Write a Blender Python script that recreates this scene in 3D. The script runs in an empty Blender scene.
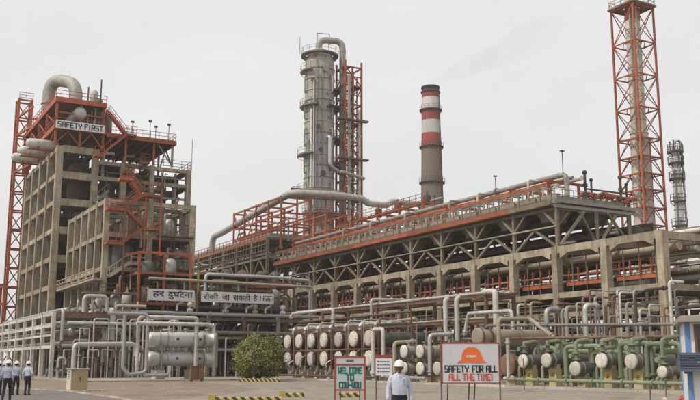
import bpy, bmesh, math, random
from mathutils import Vector, Matrix
import numpy as np

scene = bpy.context.scene
C = scene.collection
R = math.radians
PI = math.pi

# ------------------------------------------------------------------ camera
cam_data = bpy.data.cameras.new('camera')
cam = bpy.data.objects.new('camera', cam_data)
C.objects.link(cam)
scene.camera = cam
cam.location = (0, 0, 1.7)
cam.rotation_euler = (R(90) + math.atan(162.5 / 900), 0, 0)
cam_data.sensor_width = 36.0
cam_data.lens = 900 / 700 * 36
cam_data.clip_start = 0.1
cam_data.clip_end = 3000

# ------------------------------------------------------------------ sky, sun, exposure
SUN_EL, SUN_AZ = 50, -124          # azimuth clockwise from +Y (the view direction)
world = bpy.data.worlds.new('World')
scene.world = world
world.use_nodes = True
wn = world.node_tree.nodes
wl = world.node_tree.links
wn.clear()
wo = wn.new('ShaderNodeOutputWorld')
bg = wn.new('ShaderNodeBackground')
sky = wn.new('ShaderNodeTexSky')
sky.sky_type = 'NISHITA'
sky.sun_disc = False
sky.sun_elevation = R(SUN_EL)
sky.sun_rotation = R(SUN_AZ)
sky.air_density = 1.6
sky.dust_density = 6.0
sky.ozone_density = 1.0
hs = wn.new('ShaderNodeHueSaturation')
hs.inputs['Saturation'].default_value = 0.10
mixw = wn.new('ShaderNodeMix')
mixw.data_type = 'RGBA'
mixw.inputs[0].default_value = 0.78        # overcast veil: an even pale cloud layer over the clear-sky gradient
# the veil: very soft cloud mottling
tcw = wn.new('ShaderNodeTexCoord')
mpw = wn.new('ShaderNodeMapping')
mpw.inputs['Scale'].default_value = (1.2, 1.2, 3.0)
nzw = wn.new('ShaderNodeTexNoise')
nzw.inputs['Scale'].default_value = 1.6
nzw.inputs['Detail'].default_value = 4
rpw = wn.new('ShaderNodeValToRGB')
rpw.color_ramp.elements[0].position = 0.3
rpw.color_ramp.elements[1].position = 0.75
VEIL0, VEIL1 = 8.0, 9.5
rpw.color_ramp.elements[0].color = (VEIL0, VEIL0 * 1.0, VEIL0 * 1.01, 1)
rpw.color_ramp.elements[1].color = (VEIL1, VEIL1 * .995, VEIL1 * .99, 1)
wl.new(tcw.outputs['Generated'], mpw.inputs['Vector'])
wl.new(mpw.outputs['Vector'], nzw.inputs['Vector'])
wl.new(nzw.outputs['Fac'], rpw.inputs['Fac'])
wl.new(sky.outputs['Color'], hs.inputs['Color'])
wl.new(hs.outputs['Color'], mixw.inputs[6])
wl.new(rpw.outputs['Color'], mixw.inputs[7])
wl.new(mixw.outputs[2], bg.inputs['Color'])
bg.inputs['Strength'].default_value = 0.10
wl.new(bg.outputs['Background'], wo.inputs['Surface'])

sun_d = bpy.data.lights.new('sun', 'SUN')
sun_d.energy = 2.4
sun_d.angle = R(4)
sun_d.color = (1.0, 0.93, 0.82)
sun = bpy.data.objects.new('sun', sun_d)
C.objects.link(sun)
_el, _az = R(SUN_EL), R(SUN_AZ)
_sd = Vector((math.sin(_az) * math.cos(_el), math.cos(_az) * math.cos(_el), math.sin(_el)))
sun.rotation_euler = (-_sd).to_track_quat('-Z', 'Y').to_euler()

scene.view_settings.view_transform = 'Standard'
scene.view_settings.look = 'None'
scene.view_settings.exposure = 0.16
scene.view_settings.gamma = 1.0

# ------------------------------------------------------------------ plant grid: x = p (right and away), y = q (left and away)
ANG = R(29.4)
CA, SA = math.cos(ANG), math.sin(ANG)


def W(p, q, z=0.0):
    return Vector((p * CA - q * SA, p * SA + q * CA, z))


# ------------------------------------------------------------------ materials
MATS = {}


def material(name, col, rough=0.7, metal=0.0, var=0.25, scale=1.2, stain=None, stain_amt=0.0,
             streak=0.0, bump=0.0, bscale=30.0, hue=0.0, spec=0.4):
    m = bpy.data.materials.new(name)
    m.use_nodes = True
    n, l = m.node_tree.nodes, m.node_tree.links
    b = n['Principled BSDF']
    b.inputs['Roughness'].default_value = rough
    b.inputs['Metallic'].default_value = metal
    b.inputs['Specular IOR Level'].default_value = spec
    geo = n.new('ShaderNodeNewGeometry')
    oi = n.new('ShaderNodeObjectInfo')
    # broad tone variation
    n1 = n.new('ShaderNodeTexNoise')
    n1.inputs['Scale'].default_value = scale
    n1.inputs['Detail'].default_value = 6
    n1.inputs['Roughness'].default_value = 0.65
    l.new(geo.outputs['Position'], n1.inputs['Vector'])
    r1 = n.new('ShaderNodeValToRGB')
    r1.color_ramp.elements[0].position = 0.28
    r1.color_ramp.elements[1].position = 0.72
    c0 = [c * (1 - var) for c in col]
    c1 = [min(1, c * (1 + var)) for c in col]
    r1.color_ramp.elements[0].color = (*c0, 1)
    r1.color_ramp.elements[1].color = (*c1, 1)
    l.new(n1.outputs['Fac'], r1.inputs['Fac'])
    cur = r1.outputs['Color']
    if stain and stain_amt > 0:
        n2 = n.new('ShaderNodeTexNoise')
        n2.inputs['Scale'].default_value = scale * 2.3
        n2.inputs['Detail'].default_value = 8
        n2.inputs['Roughness'].default_value = 0.75
        mp = n.new('ShaderNodeMapping')
        mp.inputs['Scale'].default_value = (1, 1, 1 - 0.85 * streak)
        mp.inputs['Location'].default_value = (17, 5, 3)
        l.new(geo.outputs['Position'], mp.inputs['Vector'])
        l.new(mp.outputs['Vector'], n2.inputs['Vector'])
        r2 = n.new('ShaderNodeValToRGB')
        r2.color_ramp.elements[0].position = 0.52 - 0.1 * stain_amt
        r2.color_ramp.elements[1].position = 0.72
        r2.color_ramp.elements[0].color = (0, 0, 0, 1)
        r2.color_ramp.elements[1].color = (stain_amt,) * 3 + (1,)
        l.new(n2.outputs['Fac'], r2.inputs['Fac'])
        mx = n.new('ShaderNodeMix')
        mx.data_type = 'RGBA'
        l.new(r2.outputs['Color'], mx.inputs[0])
        l.new(cur, mx.inputs[6])
        mx.inputs[7].default_value = (*stain, 1)
        cur = mx.outputs[2]
    if name.startswith('concrete'):
        sz = n.new('ShaderNodeSeparateXYZ')
        l.new(geo.outputs['Position'], sz.inputs[0])
        wob = n.new('ShaderNodeMath')
        wob.operation = 'MULTIPLY_ADD'
        wob.inputs[1].default_value = 0.12
        l.new(n1.outputs['Fac'], wob.inputs[0])
        l.new(sz.outputs['Z'], wob.inputs[2])
        pp = n.new('ShaderNodeMath')
        pp.operation = 'PINGPONG'
        pp.inputs[1].default_value = 0.61
        l.new(wob.outputs[0], pp.inputs[0])
        jr = n.new('ShaderNodeMapRange')
        jr.inputs['From Min'].default_value = 0.0
        jr.inputs['From Max'].default_value = 0.05
        jr.inputs['To Min'].default_value = 0.45
        jr.inputs['To Max'].default_value = 0.0
        l.new(pp.outputs[0], jr.inputs['Value'])
        mj = n.new('ShaderNodeMix')
        mj.data_type = 'RGBA'
        l.new(jr.outputs['Result'], mj.inputs[0])
        l.new(cur, mj.inputs[6])
        mj.inputs[7].default_value = (0.1, 0.08, 0.06, 1)
        cur = mj.outputs[2]
    # every object of its own slight tone
    hv = n.new('ShaderNodeHueSaturation')
    mr = n.new('ShaderNodeMapRange')
    mr.inputs['To Min'].default_value = 0.84
    mr.inputs['To Max'].default_value = 1.16
    l.new(oi.outputs['Random'], mr.inputs['Value'])
    mr.inputs['To Min'].default_value = 0.74
    l.new(mr.outputs['Result'], hv.inputs['Value'])
    l.new(cur, hv.inputs['Color'])
    l.new(hv.outputs['Color'], b.inputs['Base Color'])
    # roughness breakup
    rr = n.new('ShaderNodeMapRange')
    rr.inputs['To Min'].default_value = max(0.05, rough - 0.12)
    rr.inputs['To Max'].default_value = min(1, rough + 0.15)
    l.new(n1.outputs['Fac'], rr.inputs['Value'])
    l.new(rr.outputs['Result'], b.inputs['Roughness'])
    if bump > 0:
        n3 = n.new('ShaderNodeTexNoise')
        n3.inputs['Scale'].default_value = bscale
        n3.inputs['Detail'].default_value = 5
        l.new(geo.outputs['Position'], n3.inputs['Vector'])
        bp = n.new('ShaderNodeBump')
        bp.inputs['Strength'].default_value = bump
        bp.inputs['Distance'].default_value = 0.02
        l.new(n3.outputs['Fac'], bp.inputs['Height'])
        l.new(bp.outputs['Normal'], b.inputs['Normal'])
    MATS[name] = m
    return m


RUST = (0.13, 0.06, 0.03)
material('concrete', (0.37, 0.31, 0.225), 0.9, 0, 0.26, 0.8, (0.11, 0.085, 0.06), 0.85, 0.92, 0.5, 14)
material('concrete_shaded', (0.155, 0.125, 0.09), 0.9, 0, 0.25, 0.6, (0.07, 0.055, 0.045), 0.7, 0.8, 0.5, 14)  # same concrete with the shade of the inner frames put into its colour
material('red_steel', (0.36, 0.095, 0.042), 0.75, 0, 0.3, 0.9, (0.14, 0.06, 0.035), 0.65, 0.5)
material('red_steel_far', (0.34, 0.095, 0.05), 0.75, 0, 0.3, 0.5, (0.15, 0.08, 0.06), 0.6, 0.5)
material('rusty_brown', (0.17, 0.095, 0.062), 0.85, 0, 0.35, 0.9, (0.07, 0.04, 0.03), 0.6, 0.3)
material('brown_steel', (0.20, 0.165, 0.115), 0.8, 0, 0.28, 0.8, (0.09, 0.055, 0.035), 0.6, 0.5)
material('grey_steel', (0.24, 0.23, 0.205), 0.7, 0, 0.25, 0.8, (0.11, 0.075, 0.05), 0.5, 0.6)
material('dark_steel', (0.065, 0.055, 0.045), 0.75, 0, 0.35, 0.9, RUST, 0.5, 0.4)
material('cladding', (0.46, 0.455, 0.44), 0.48, 0.45, 0.18, 1.1, (0.23, 0.19, 0.15), 0.45, 0.6, 0.2, 6)
material('cladding_dull', (0.35, 0.335, 0.305), 0.6, 0.25, 0.2, 0.9, (0.17, 0.13, 0.09), 0.55, 0.6, 0.2, 6)
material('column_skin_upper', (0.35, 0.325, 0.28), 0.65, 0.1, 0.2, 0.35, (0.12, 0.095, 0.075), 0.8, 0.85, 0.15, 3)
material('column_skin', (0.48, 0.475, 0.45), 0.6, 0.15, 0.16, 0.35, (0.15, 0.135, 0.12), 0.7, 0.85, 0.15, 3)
material('white_paint', (0.57, 0.555, 0.51), 0.6, 0, 0.18, 0.9, (0.24, 0.165, 0.11), 0.75, 0.7)
material('white_cap', (0.55, 0.525, 0.46), 0.65, 0, 0.2, 1.6, (0.24, 0.16, 0.10), 0.7, 0.5)
material('green_paint', (0.195, 0.225, 0.145), 0.6, 0, 0.2, 1.2, (0.17, 0.14, 0.08), 0.5, 0.4)
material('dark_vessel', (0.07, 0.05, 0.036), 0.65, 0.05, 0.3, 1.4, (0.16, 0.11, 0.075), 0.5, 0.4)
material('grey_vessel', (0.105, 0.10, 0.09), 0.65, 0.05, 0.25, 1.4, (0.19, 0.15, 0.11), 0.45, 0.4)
material('green_vessel', (0.11, 0.125, 0.10), 0.65, 0.05, 0.25, 1.4, (0.17, 0.13, 0.10), 0.45, 0.4)
material('tan_pipe', (0.33, 0.28, 0.21), 0.65, 0, 0.18, 0.7, (0.20, 0.13, 0.08), 0.5, 0.5)
material('yellow_paint', (0.50, 0.37, 0.09), 0.7, 0, 0.2, 1.6, (0.25, 0.18, 0.1), 0.5, 0.5)
material('ochre_concrete', (0.42, 0.35, 0.19), 0.85, 0, 0.2, 1.6, (0.2, 0.16, 0.1), 0.5, 0.5)
material('stack_red', (0.25, 0.05, 0.036), 0.8, 0, 0.15, 0.25, (0.2, 0.06, 0.045), 0.5, 0.8)
material('stack_white', (0.58, 0.56, 0.53), 0.8, 0, 0.1, 0.25, (0.34, 0.30, 0.27), 0.5, 0.8)
material('stack_concrete', (0.18, 0.145, 0.105), 0.9, 0, 0.14, 0.25, (0.16, 0.13, 0.1), 0.55, 0.9)
material('soot', (0.05, 0.042, 0.037), 0.9, 0, 0.3, 0.4)
material('flare_skin', (0.47, 0.44, 0.39), 0.7, 0.05, 0.2, 0.5, (0.2, 0.10, 0.06), 0.55, 0.7)
material('sign_white', (0.60, 0.60, 0.61), 0.55, 0, 0.05, 1.5, (0.42, 0.38, 0.34), 0.3, 0.8)
material('sign_teal', (0.42, 0.475, 0.47), 0.55, 0, 0.06, 1.5, (0.36, 0.36, 0.34), 0.3, 0.8)
material('sign_red', (0.27, 0.05, 0.045), 0.6, 0, 0.12, 2)
material('lettering_black', (0.03, 0.028, 0.03), 0.6, 0, 0.1, 2)
material('lettering_red', (0.50, 0.10, 0.08), 0.6, 0, 0.1, 2)
material('lettering_teal', (0.015, 0.105, 0.095), 0.6, 0, 0.1, 2)
material('lettering_blue', (0.08, 0.10, 0.30), 0.6, 0, 0.1, 2)
material('helmet_orange', (0.62, 0.13, 0.03), 0.55, 0, 0.05, 2)
material('helmet_white', (0.72, 0.72, 0.70), 0.35, 0, 0.03, 2)
material('banner_white', (0.58, 0.58, 0.57), 0.7, 0, 0.06, 0.8, (0.40, 0.35, 0.30), 0.4, 0.8)
material('pole_grey', (0.16, 0.12, 0.10), 0.6, 0.2, 0.2, 2, RUST, 0.4, 0.4)
material('booth_white', (0.66, 0.66, 0.64), 0.55, 0, 0.06, 0.9, (0.45, 0.40, 0.34), 0.4, 0.8)
material('booth_blue', (0.13, 0.26, 0.50), 0.55, 0, 0.1, 1)
material('booth_roof', (0.34, 0.30, 0.25), 0.7, 0, 0.15, 1, (0.2, 0.16, 0.12), 0.5, 0.3)
material('wood_brown', (0.20, 0.10, 0.055), 0.6, 0, 0.2, 3)
material('unit_grey', (0.10, 0.12, 0.17), 0.55, 0.1, 0.15, 2)
material('cabinet_cream', (0.66, 0.62, 0.47), 0.65, 0, 0.08, 1.2, (0.42, 0.33, 0.2), 0.4, 0.6)
material('cabinet_shaded', (0.46, 0.35, 0.19), 0.7, 0, 0.1, 1.2, (0.3, 0.2, 0.12), 0.5, 0.6)  # cabinet side facing away from the sun, its shade put into the colour
material('hydrant_red', (0.52, 0.07, 0.03), 0.5, 0, 0.15, 3)
material('skin', (0.20, 0.105, 0.065), 0.6, 0, 0.06, 8)
material('shirt_lavender', (0.45, 0.465, 0.56), 0.85, 0, 0.1, 7, None, 0, 0, 0.9, 11)
material('shirt_grey', (0.37, 0.39, 0.46), 0.85, 0, 0.1, 7, None, 0, 0, 0.9, 11)
material('trousers_dark', (0.022, 0.022, 0.032), 0.85, 0, 0.12, 5, None, 0, 0, 0.35, 22)
material('shoe_black', (0.015, 0.014, 0.014), 0.4, 0, 0.1, 6)
material('hair_black', (0.012, 0.010, 0.010), 0.6, 0, 0.2, 20)
material('eye_white', (0.55, 0.53, 0.5), 0.3, 0, 0.02, 6)
material('lip', (0.16, 0.06, 0.045), 0.5, 0, 0.05, 6)
material('badge_blue', (0.12, 0.2, 0.35), 0.5, 0, 0.05, 6)
material('glass_dark', (0.03, 0.035, 0.04), 0.12, 0, 0.1, 1, spec=0.8)
material('bark', (0.09, 0.065, 0.045), 0.95, 0, 0.3, 4)
material('wall_far', (0.16, 0.15, 0.13), 0.9, 0, 0.25, 0.3, (0.09, 0.08, 0.07), 0.5, 0.7)
material('black_paint', (0.025, 0.024, 0.022), 0.75, 0, 0.25, 3)
material('kerb_pale', (0.44, 0.405, 0.35), 0.9, 0, 0.15, 1.2, (0.25, 0.21, 0.17), 0.5, 0.1, 0.4, 20)
material('kerb_pink', (0.42, 0.30, 0.25), 0.9, 0, 0.2, 1.2, (0.25, 0.19, 0.15), 0.6, 0.1, 0.4, 20)


def ground_material(name, cols, scales, rough=0.95, bump=0.3, crack=0.0):
    m = bpy.data.materials.new(name)
    m.use_nodes = True
    n, l = m.node_tree.nodes, m.node_tree.links
    b = n['Principled BSDF']
    b.inputs['Roughness'].default_value = rough
    b.inputs['Specular IOR Level'].default_value = 0.2
    geo = n.new('ShaderNodeNewGeometry')
    cur = None
    for i, (c, s) in enumerate(zip(cols[1:], scales)):
        nz = n.new('ShaderNodeTexNoise')
        nz.inputs['Scale'].default_value = s
        nz.inputs['Detail'].default_value = 9
        nz.inputs['Roughness'].default_value = 0.7
        nz.inputs['Distortion'].default_value = 0.4
        l.new(geo.outputs['Position'], nz.inputs['Vector'])
        rp = n.new('ShaderNodeValToRGB')
        rp.color_ramp.elements[0].position = 0.42
        rp.color_ramp.elements[1].position = 0.68
        l.new(nz.outputs['Fac'], rp.inputs['Fac'])
        mx = n.new('ShaderNodeMix')
        mx.data_type = 'RGBA'
        l.new(rp.outputs['Color'], mx.inputs[0])
        if cur is None:
            mx.inputs[6].default_value = (*cols[0], 1)
        else:
            l.new(cur, mx.inputs[6])
        mx.inputs[7].default_value = (*c, 1)
        cur = mx.outputs[2]
    st = n.new('ShaderNodeTexNoise')
    st.inputs['Scale'].default_value = 0.33
    st.inputs['Detail'].default_value = 5
    st.inputs['Roughness'].default_value = 0.55
    mps = n.new('ShaderNodeMapping')
    mps.inputs['Location'].default_value = (31, 7, 0)
    mps.inputs['Scale'].default_value = (1.0, 0.45, 1)
    l.new(geo.outputs['Position'], mps.inputs['Vector'])
    l.new(mps.outputs['Vector'], st.inputs['Vector'])
    rs_ = n.new('ShaderNodeValToRGB')
    rs_.color_ramp.elements[0].position = 0.56
    rs_.color_ramp.elements[1].position = 0.70
    rs_.color_ramp.elements[1].color = (.6, .6, .6, 1)
    l.new(st.outputs['Fac'], rs_.inputs['Fac'])
    ms_ = n.new('ShaderNodeMix')
    ms_.data_type = 'RGBA'
    l.new(rs_.outputs['Color'], ms_.inputs[0])
    l.new(cur, ms_.inputs[6])
    ms_.inputs[7].default_value = (0.115, 0.095, 0.075, 1)
    # wandering cracks
    vo = n.new('ShaderNodeTexVoronoi')
    vo.feature = 'DISTANCE_TO_EDGE'
    vo.inputs['Scale'].default_value = 0.22
    dn = n.new('ShaderNodeTexNoise')
    dn.inputs['Scale'].default_value = 0.8
    dn.inputs['Detail'].default_value = 5
    l.new(geo.outputs['Position'], dn.inputs['Vector'])
    va = n.new('ShaderNodeVectorMath')
    va.operation = 'MULTIPLY_ADD'
    va.inputs[1].default_value = (2.2, 2.2, 0)
    l.new(dn.outputs['Color'], va.inputs[0])
    l.new(geo.outputs['Position'], va.inputs[2])
    l.new(va.outputs[0], vo.inputs['Vector'])
    cr = n.new('ShaderNodeMapRange')
    cr.inputs['From Max'].default_value = 0.012
    cr.inputs['To Min'].default_value = 0.55
    cr.inputs['To Max'].default_value = 0.0
    l.new(vo.outputs['Distance'], cr.inputs['Value'])
    mc_ = n.new('ShaderNodeMix')
    mc_.data_type = 'RGBA'
    l.new(cr.outputs['Result'], mc_.inputs[0])
    l.new(ms_.outputs[2], mc_.inputs[6])
    mc_.inputs[7].default_value = (0.09, 0.075, 0.06, 1)
    cur = mc_.outputs[2]
    l.new(cur, b.inputs['Base Color'])
    nb = n.new('ShaderNodeTexNoise')
    nb.inputs['Scale'].default_value = 9
    nb.inputs['Detail'].default_value = 8
    l.new(geo.outputs['Position'], nb.inputs['Vector'])
    bp = n.new('ShaderNodeBump')
    bp.inputs['Strength'].default_value = bump
    bp.inputs['Distance'].default_value = 0.03
    l.new(nb.outputs['Fac'], bp.inputs['Height'])
    l.new(bp.outputs['Normal'], b.inputs['Normal'])
    MATS[name] = m


ground_material('dusty_ground', [(0.235, 0.20, 0.165), (0.29, 0.255, 0.215), (0.18, 0.15, 0.12), (0.31, 0.275, 0.235)], [0.12, 0.5, 1.7])
ground_material('dirt', [(0.23, 0.185, 0.145), (0.29, 0.24, 0.19), (0.17, 0.13, 0.10)], [0.3, 1.5])
ground_material('asphalt', [(0.17, 0.155, 0.135), (0.21, 0.19, 0.165), (0.14, 0.125, 0.11)], [0.2, 1.1], 0.9, 0.25)
ground_material('pad_concrete', [(0.34, 0.30, 0.24), (0.27, 0.23, 0.18), (0.38, 0.34, 0.28)], [0.3, 1.3])


def stripe_material():
    m = bpy.data.materials.new('hazard_stripes')
    m.use_nodes = True
    n, l = m.node_tree.nodes, m.node_tree.links
    b = n['Principled BSDF']
    b.inputs['Roughness'].default_value = 0.7
    tc = n.new('ShaderNodeTexCoord')
    sx = n.new('ShaderNodeSeparateXYZ')
    l.new(tc.outputs['Object'], sx.inputs[0])
    ad = n.new('ShaderNodeMath')
    ad.operation = 'ADD'
    mu = n.new('ShaderNodeMath')
    mu.operation = 'MULTIPLY'
    mu.inputs[1].default_value = 0.9
    l.new(sx.outputs['Z'], mu.inputs[0])
    l.new(sx.outputs['X'], ad.inputs[0])
    l.new(mu.outputs[0], ad.inputs[1])
    md = n.new('ShaderNodeMath')
    md.operation = 'PINGPONG'
    md.inputs[1].default_value = 0.19
    l.new(ad.outputs[0], md.inputs[0])
    gt = n.new('ShaderNodeMath')
    gt.operation = 'GREATER_THAN'
    gt.inputs[1].default_value = 0.095
    l.new(md.outputs[0], gt.inputs[0])
    nz = n.new('ShaderNodeTexNoise')
    nz.inputs['Scale'].default_value = 5
    nz.inputs['Detail'].default_value = 6
    l.new(tc.outputs['Object'], nz.inputs['Vector'])
    mx = n.new('ShaderNodeMix')
    mx.data_type = 'RGBA'
    mx.inputs[6].default_value = (0.5, 0.36, 0.08, 1)
    mx.inputs[7].default_value = (0.03, 0.027, 0.025, 1)
    l.new(gt.outputs[0], mx.inputs[0])
    m2 = n.new('ShaderNodeMix')
    m2.data_type = 'RGBA'
    r = n.new('ShaderNodeValToRGB')
    r.color_ramp.elements[0].position = 0.5
    r.color_ramp.elements[1].position = 0.8
    r.color_ramp.elements[1].color = (0.7, 0.7, 0.7, 1)
    l.new(nz.outputs['Fac'], r.inputs['Fac'])
    l.new(r.outputs['Color'], m2.inputs[0])
    l.new(mx.outputs[2], m2.inputs[6])
    m2.inputs[7].default_value = (0.25, 0.2, 0.15, 1)
    l.new(m2.outputs[2], b.inputs['Base Color'])
    MATS['hazard_stripes'] = m


stripe_material()


def leaf_material():
    m = bpy.data.materials.new('leaves')
    m.use_nodes = True
    n, l = m.node_tree.nodes, m.node_tree.links
    b = n['Principled BSDF']
    b.inputs['Roughness'].default_value = 0.6
    geo = n.new('ShaderNodeNewGeometry')
    rp = n.new('ShaderNodeValToRGB')
    rp.color_ramp.elements[0].color = (0.095, 0.11, 0.028, 1)
    rp.color_ramp.elements[1].color = (0.32, 0.31, 0.085, 1)
    l.new(geo.outputs['Random Per Island'], rp.inputs['Fac'])
    nz = n.new('ShaderNodeTexNoise')
    nz.inputs['Scale'].default_value = 1.4
    nz.inputs['Detail'].default_value = 3
    l.new(geo.outputs['Position'], nz.inputs['Vector'])
    hv = n.new('ShaderNodeHueSaturation')
    mr = n.new('ShaderNodeMapRange')
    mr.inputs['From Min'].default_value = 0.3
    mr.inputs['From Max'].default_value = 0.7
    mr.inputs['To Min'].default_value = 0.6
    mr.inputs['To Max'].default_value = 1.35
    l.new(nz.outputs['Fac'], mr.inputs['Value'])
    l.new(mr.outputs['Result'], hv.inputs['Value'])
    l.new(rp.outputs['Color'], hv.inputs['Color'])
    l.new(hv.outputs['Color'], b.inputs['Base Color'])
    tr = n.new('ShaderNodeBsdfTranslucent')
    l.new(hv.outputs['Color'], tr.inputs['Color'])
    ms = n.new('ShaderNodeMixShader')
    ms.inputs[0].default_value = 0.25
    l.new(b.outputs[0], ms.inputs[1])
    l.new(tr.outputs[0], ms.inputs[2])
    l.new(ms.outputs[0], n['Material Output'].inputs['Surface'])
    MATS['leaves'] = m


leaf_material()

# ------------------------------------------------------------------ mesh builder


def fillet(pts, rad, n=4):
    pts = [Vector(p) for p in pts]
    if len(pts) < 3 or rad <= 0:
        return pts
    out = [pts[0]]
    for i in range(1, len(pts) - 1):
        a, b, c = pts[i - 1], pts[i], pts[i + 1]
        d0, d1 = a - b, c - b
        l0, l1 = d0.length, d1.length
        if l0 < 1e-6 or l1 < 1e-6:
            continue
        d0 /= l0
        d1 /= l1
        ang = d0.angle(d1)
        if ang > PI - 0.02:
            out.append(b)
            continue
        t = min(rad / math.tan(ang / 2), l0 * 0.49, l1 * 0.49)
        p0, p1 = b + d0 * t, b + d1 * t
        for k in range(n + 1):
            s = k / n
            out.append(p0 * (1 - s) ** 2 + b * 2 * s * (1 - s) + p1 * s * s)
    out.append(pts[-1])
    return out


class MB:
    def __init__(self):
        self.v, self.f, self.s, self.m = [], [], [], []

    def add(self, vs, fs, smooth=False, mi=0):
        o = len(self.v)
        self.v += [tuple(p) for p in vs]
        for f in fs:
            self.f.append(tuple(i + o for i in f))
            self.s.append(smooth)
            self.m.append(mi)
        return self

    def box(self, x0, x1, y0, y1, z0, z1, mi=0):
        vs = [(x, y, z) for z in (z0, z1) for y in (y0, y1) for x in (x0, x1)]
        return self.add(vs, [(0, 2, 3, 1), (4, 5, 7, 6), (0, 1, 5, 4), (2, 6, 7, 3), (0, 4, 6, 2), (1, 3, 7, 5)], False, mi)

    def bar(self, a, b, w, h=None, mi=0):
        h = w if h is None else h
        a, b = Vector(a), Vector(b)
        d = (b - a).normalized()
        up = Vector((0, 0, 1)) if abs(d.z) < 0.95 else Vector((0, 1, 0))
        s = d.cross(up).normalized()
        t = s.cross(d)
        vs = []
        for c in (a, b):
            for i, j in ((-1, -1), (1, -1), (1, 1), (-1, 1)):
                vs.append(c + s * (w / 2 * i) + t * (h / 2 * j))
        return self.add(vs, [(0, 1, 2, 3), (7, 6, 5, 4), (0, 4, 5, 1), (1, 5, 6, 2), (2, 6, 7, 3), (3, 7, 4, 0)], False, mi)

    def ring(self, c, d, r, seg, ref=None):
        d = d.normalized()
        up = ref if ref is not None else (Vector((0, 0, 1)) if abs(d.z) < 0.9 else Vector((0, 1, 0)))
        s = d.cross(up).normalized()
        t = s.cross(d)
        return [c + s * (r * math.cos(2 * PI * k / seg)) + t * (r * math.sin(2 * PI * k / seg)) for k in range(seg)]

    def tube(self, pts, r, seg=10, bend=None, caps=True, mi=0, nb=4):
        pts = fillet(pts, r * 2.6 if bend is None else bend, nb)
        n = len(pts)
        rr = r if isinstance(r, (list, tuple)) else [r] * n
        vs, fs = [], []
        s = None
        for i, p in enumerate(pts):
            d = (pts[min(i + 1, n - 1)] - pts[max(i - 1, 0)]).normalized()
            if s is None:
                up = Vector((0, 0, 1)) if abs(d.z) < 0.9 else Vector((0, 1, 0))
                s = d.cross(up).normalized()
            else:
                s = (s - d * s.dot(d)).normalized()
            t = s.cross(d)
            vs += [p + s * (rr[i] * math.cos(2 * PI * k / seg)) + t * (rr[i] * math.sin(2 * PI * k / seg)) for k in range(seg)]
        for i in range(n - 1):
            for k in range(seg):
                k2 = (k + 1) % seg
                fs.append((i * seg + k, (i + 1) * seg + k, (i + 1) * seg + k2, i * seg + k2))
        self.add(vs, fs, True, mi)
        if caps:
            self.add(vs[:seg], [tuple(range(seg))], False, mi)
            self.add(vs[-seg:], [tuple(reversed(range(seg)))], False, mi)
        return self

    def cyl(self, a, b, r, r2=None, seg=16, caps=True, mi=0):
        a, b = Vector(a), Vector(b)
        r2 = r if r2 is None else r2
        d = b - a
        v0, v1 = self.ring(a, d, r, seg), self.ring(b, d, r2, seg)
        fs = [(k, seg + k, seg + (k + 1) % seg, (k + 1) % seg) for k in range(seg)]
        self.add(v0 + v1, fs, True, mi)
        if caps:
            self.add(v0, [tuple(range(seg))], False, mi)
            self.add(v1, [tuple(reversed(range(seg)))], False, mi)
        return self

    def lathe(self, o, axis, prof, seg=20, mi=0, smooth=True):
        """prof: list of (distance along axis, radius)"""
        o, axis = Vector(o), Vector(axis).normalized()
        rings = []
        for (h, r) in prof:
            rings.append(self.ring(o + axis * h, axis, max(r, 1e-4), seg))
        vs = [p for rg in rings for p in rg]
        fs = []
        for i in range(len(rings) - 1):
            for k in range(seg):
                k2 = (k + 1) % seg
                fs.append((i * seg + k, (i + 1) * seg + k, (i + 1) * seg + k2, i * seg + k2))
        self.add(vs, fs, smooth, mi)
        self.add(rings[0], [tuple(range(seg))], False, mi)
        self.add(rings[-1], [tuple(reversed(range(seg)))], False, mi)
        return self

    def sphere(self, c, r, seg=12, rings=8, sc=(1, 1, 1), mi=0):
        c = Vector(c)
        vs, fs = [], []
        for i in range(rings + 1):
            th = PI * i / rings
            for k in range(seg):
                a = 2 * PI * k / seg
                vs.append(c + Vector((r * sc[0] * math.sin(th) * math.cos(a), r * sc[1] * math.sin(th) * math.sin(a), r * sc[2] * math.cos(th))))
        for i in range(rings):
            for k in range(seg):
                k2 = (k + 1) % seg
                fs.append((i * seg + k, (i + 1) * seg + k, (i + 1) * seg + k2, i * seg + k2))
        return self.add(vs, fs, True, mi)

    def rail(self, pts, h=1.1, step=1.5, t=0.06, closed=False):
        """a handrail: posts, knee rail, top rail"""
        pts = [Vector(p) for p in pts]
        if closed:
            pts = pts + [pts[0]]
        for a, b in zip(pts[:-1], pts[1:]):
            L = (b - a).length
            n = max(1, int(round(L / step)))
            for k in range(n + 1):
                c = a.lerp(b, k / n)
                self.bar(c, c + Vector((0, 0, h)), t)
            for hh in (h, h * 0.55, 0.12):
                self.bar(a + Vector((0, 0, hh)), b + Vector((0, 0, hh)), t)
        return self

    def mesh(self, name, base, mats):
        bx, by, bz = base
        me = bpy.data.meshes.new(name)
        me.from_pydata([(x - bx, y - by, z - bz) for x, y, z in self.v], [], self.f)
        me.polygons.foreach_set('use_smooth', self.s)
        if len(mats) > 1:
            me.polygons.foreach_set('material_index', self.m)
        for m in mats:
            me.materials.append(MATS[m])
        me.update()
        return me


BASE = {}            # root/part -> base in the coordinates its mesh builder uses


def tag(o, label, cat, group=None):
    o['label'] = label
    o['category'] = cat
    if group:
        o['group'] = group
    return o


def thing(name, label, cat, base, group=None):
    """an Empty on the plant grid; meshes are given in grid coordinates"""
    o = bpy.data.objects.new(name, None)
    C.objects.link(o)
    o.empty_display_size = 0.5
    o.location = W(*base)
    o.rotation_euler = (0, 0, ANG)
    BASE[o] = tuple(base)
    return tag(o, label, cat, group)


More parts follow.
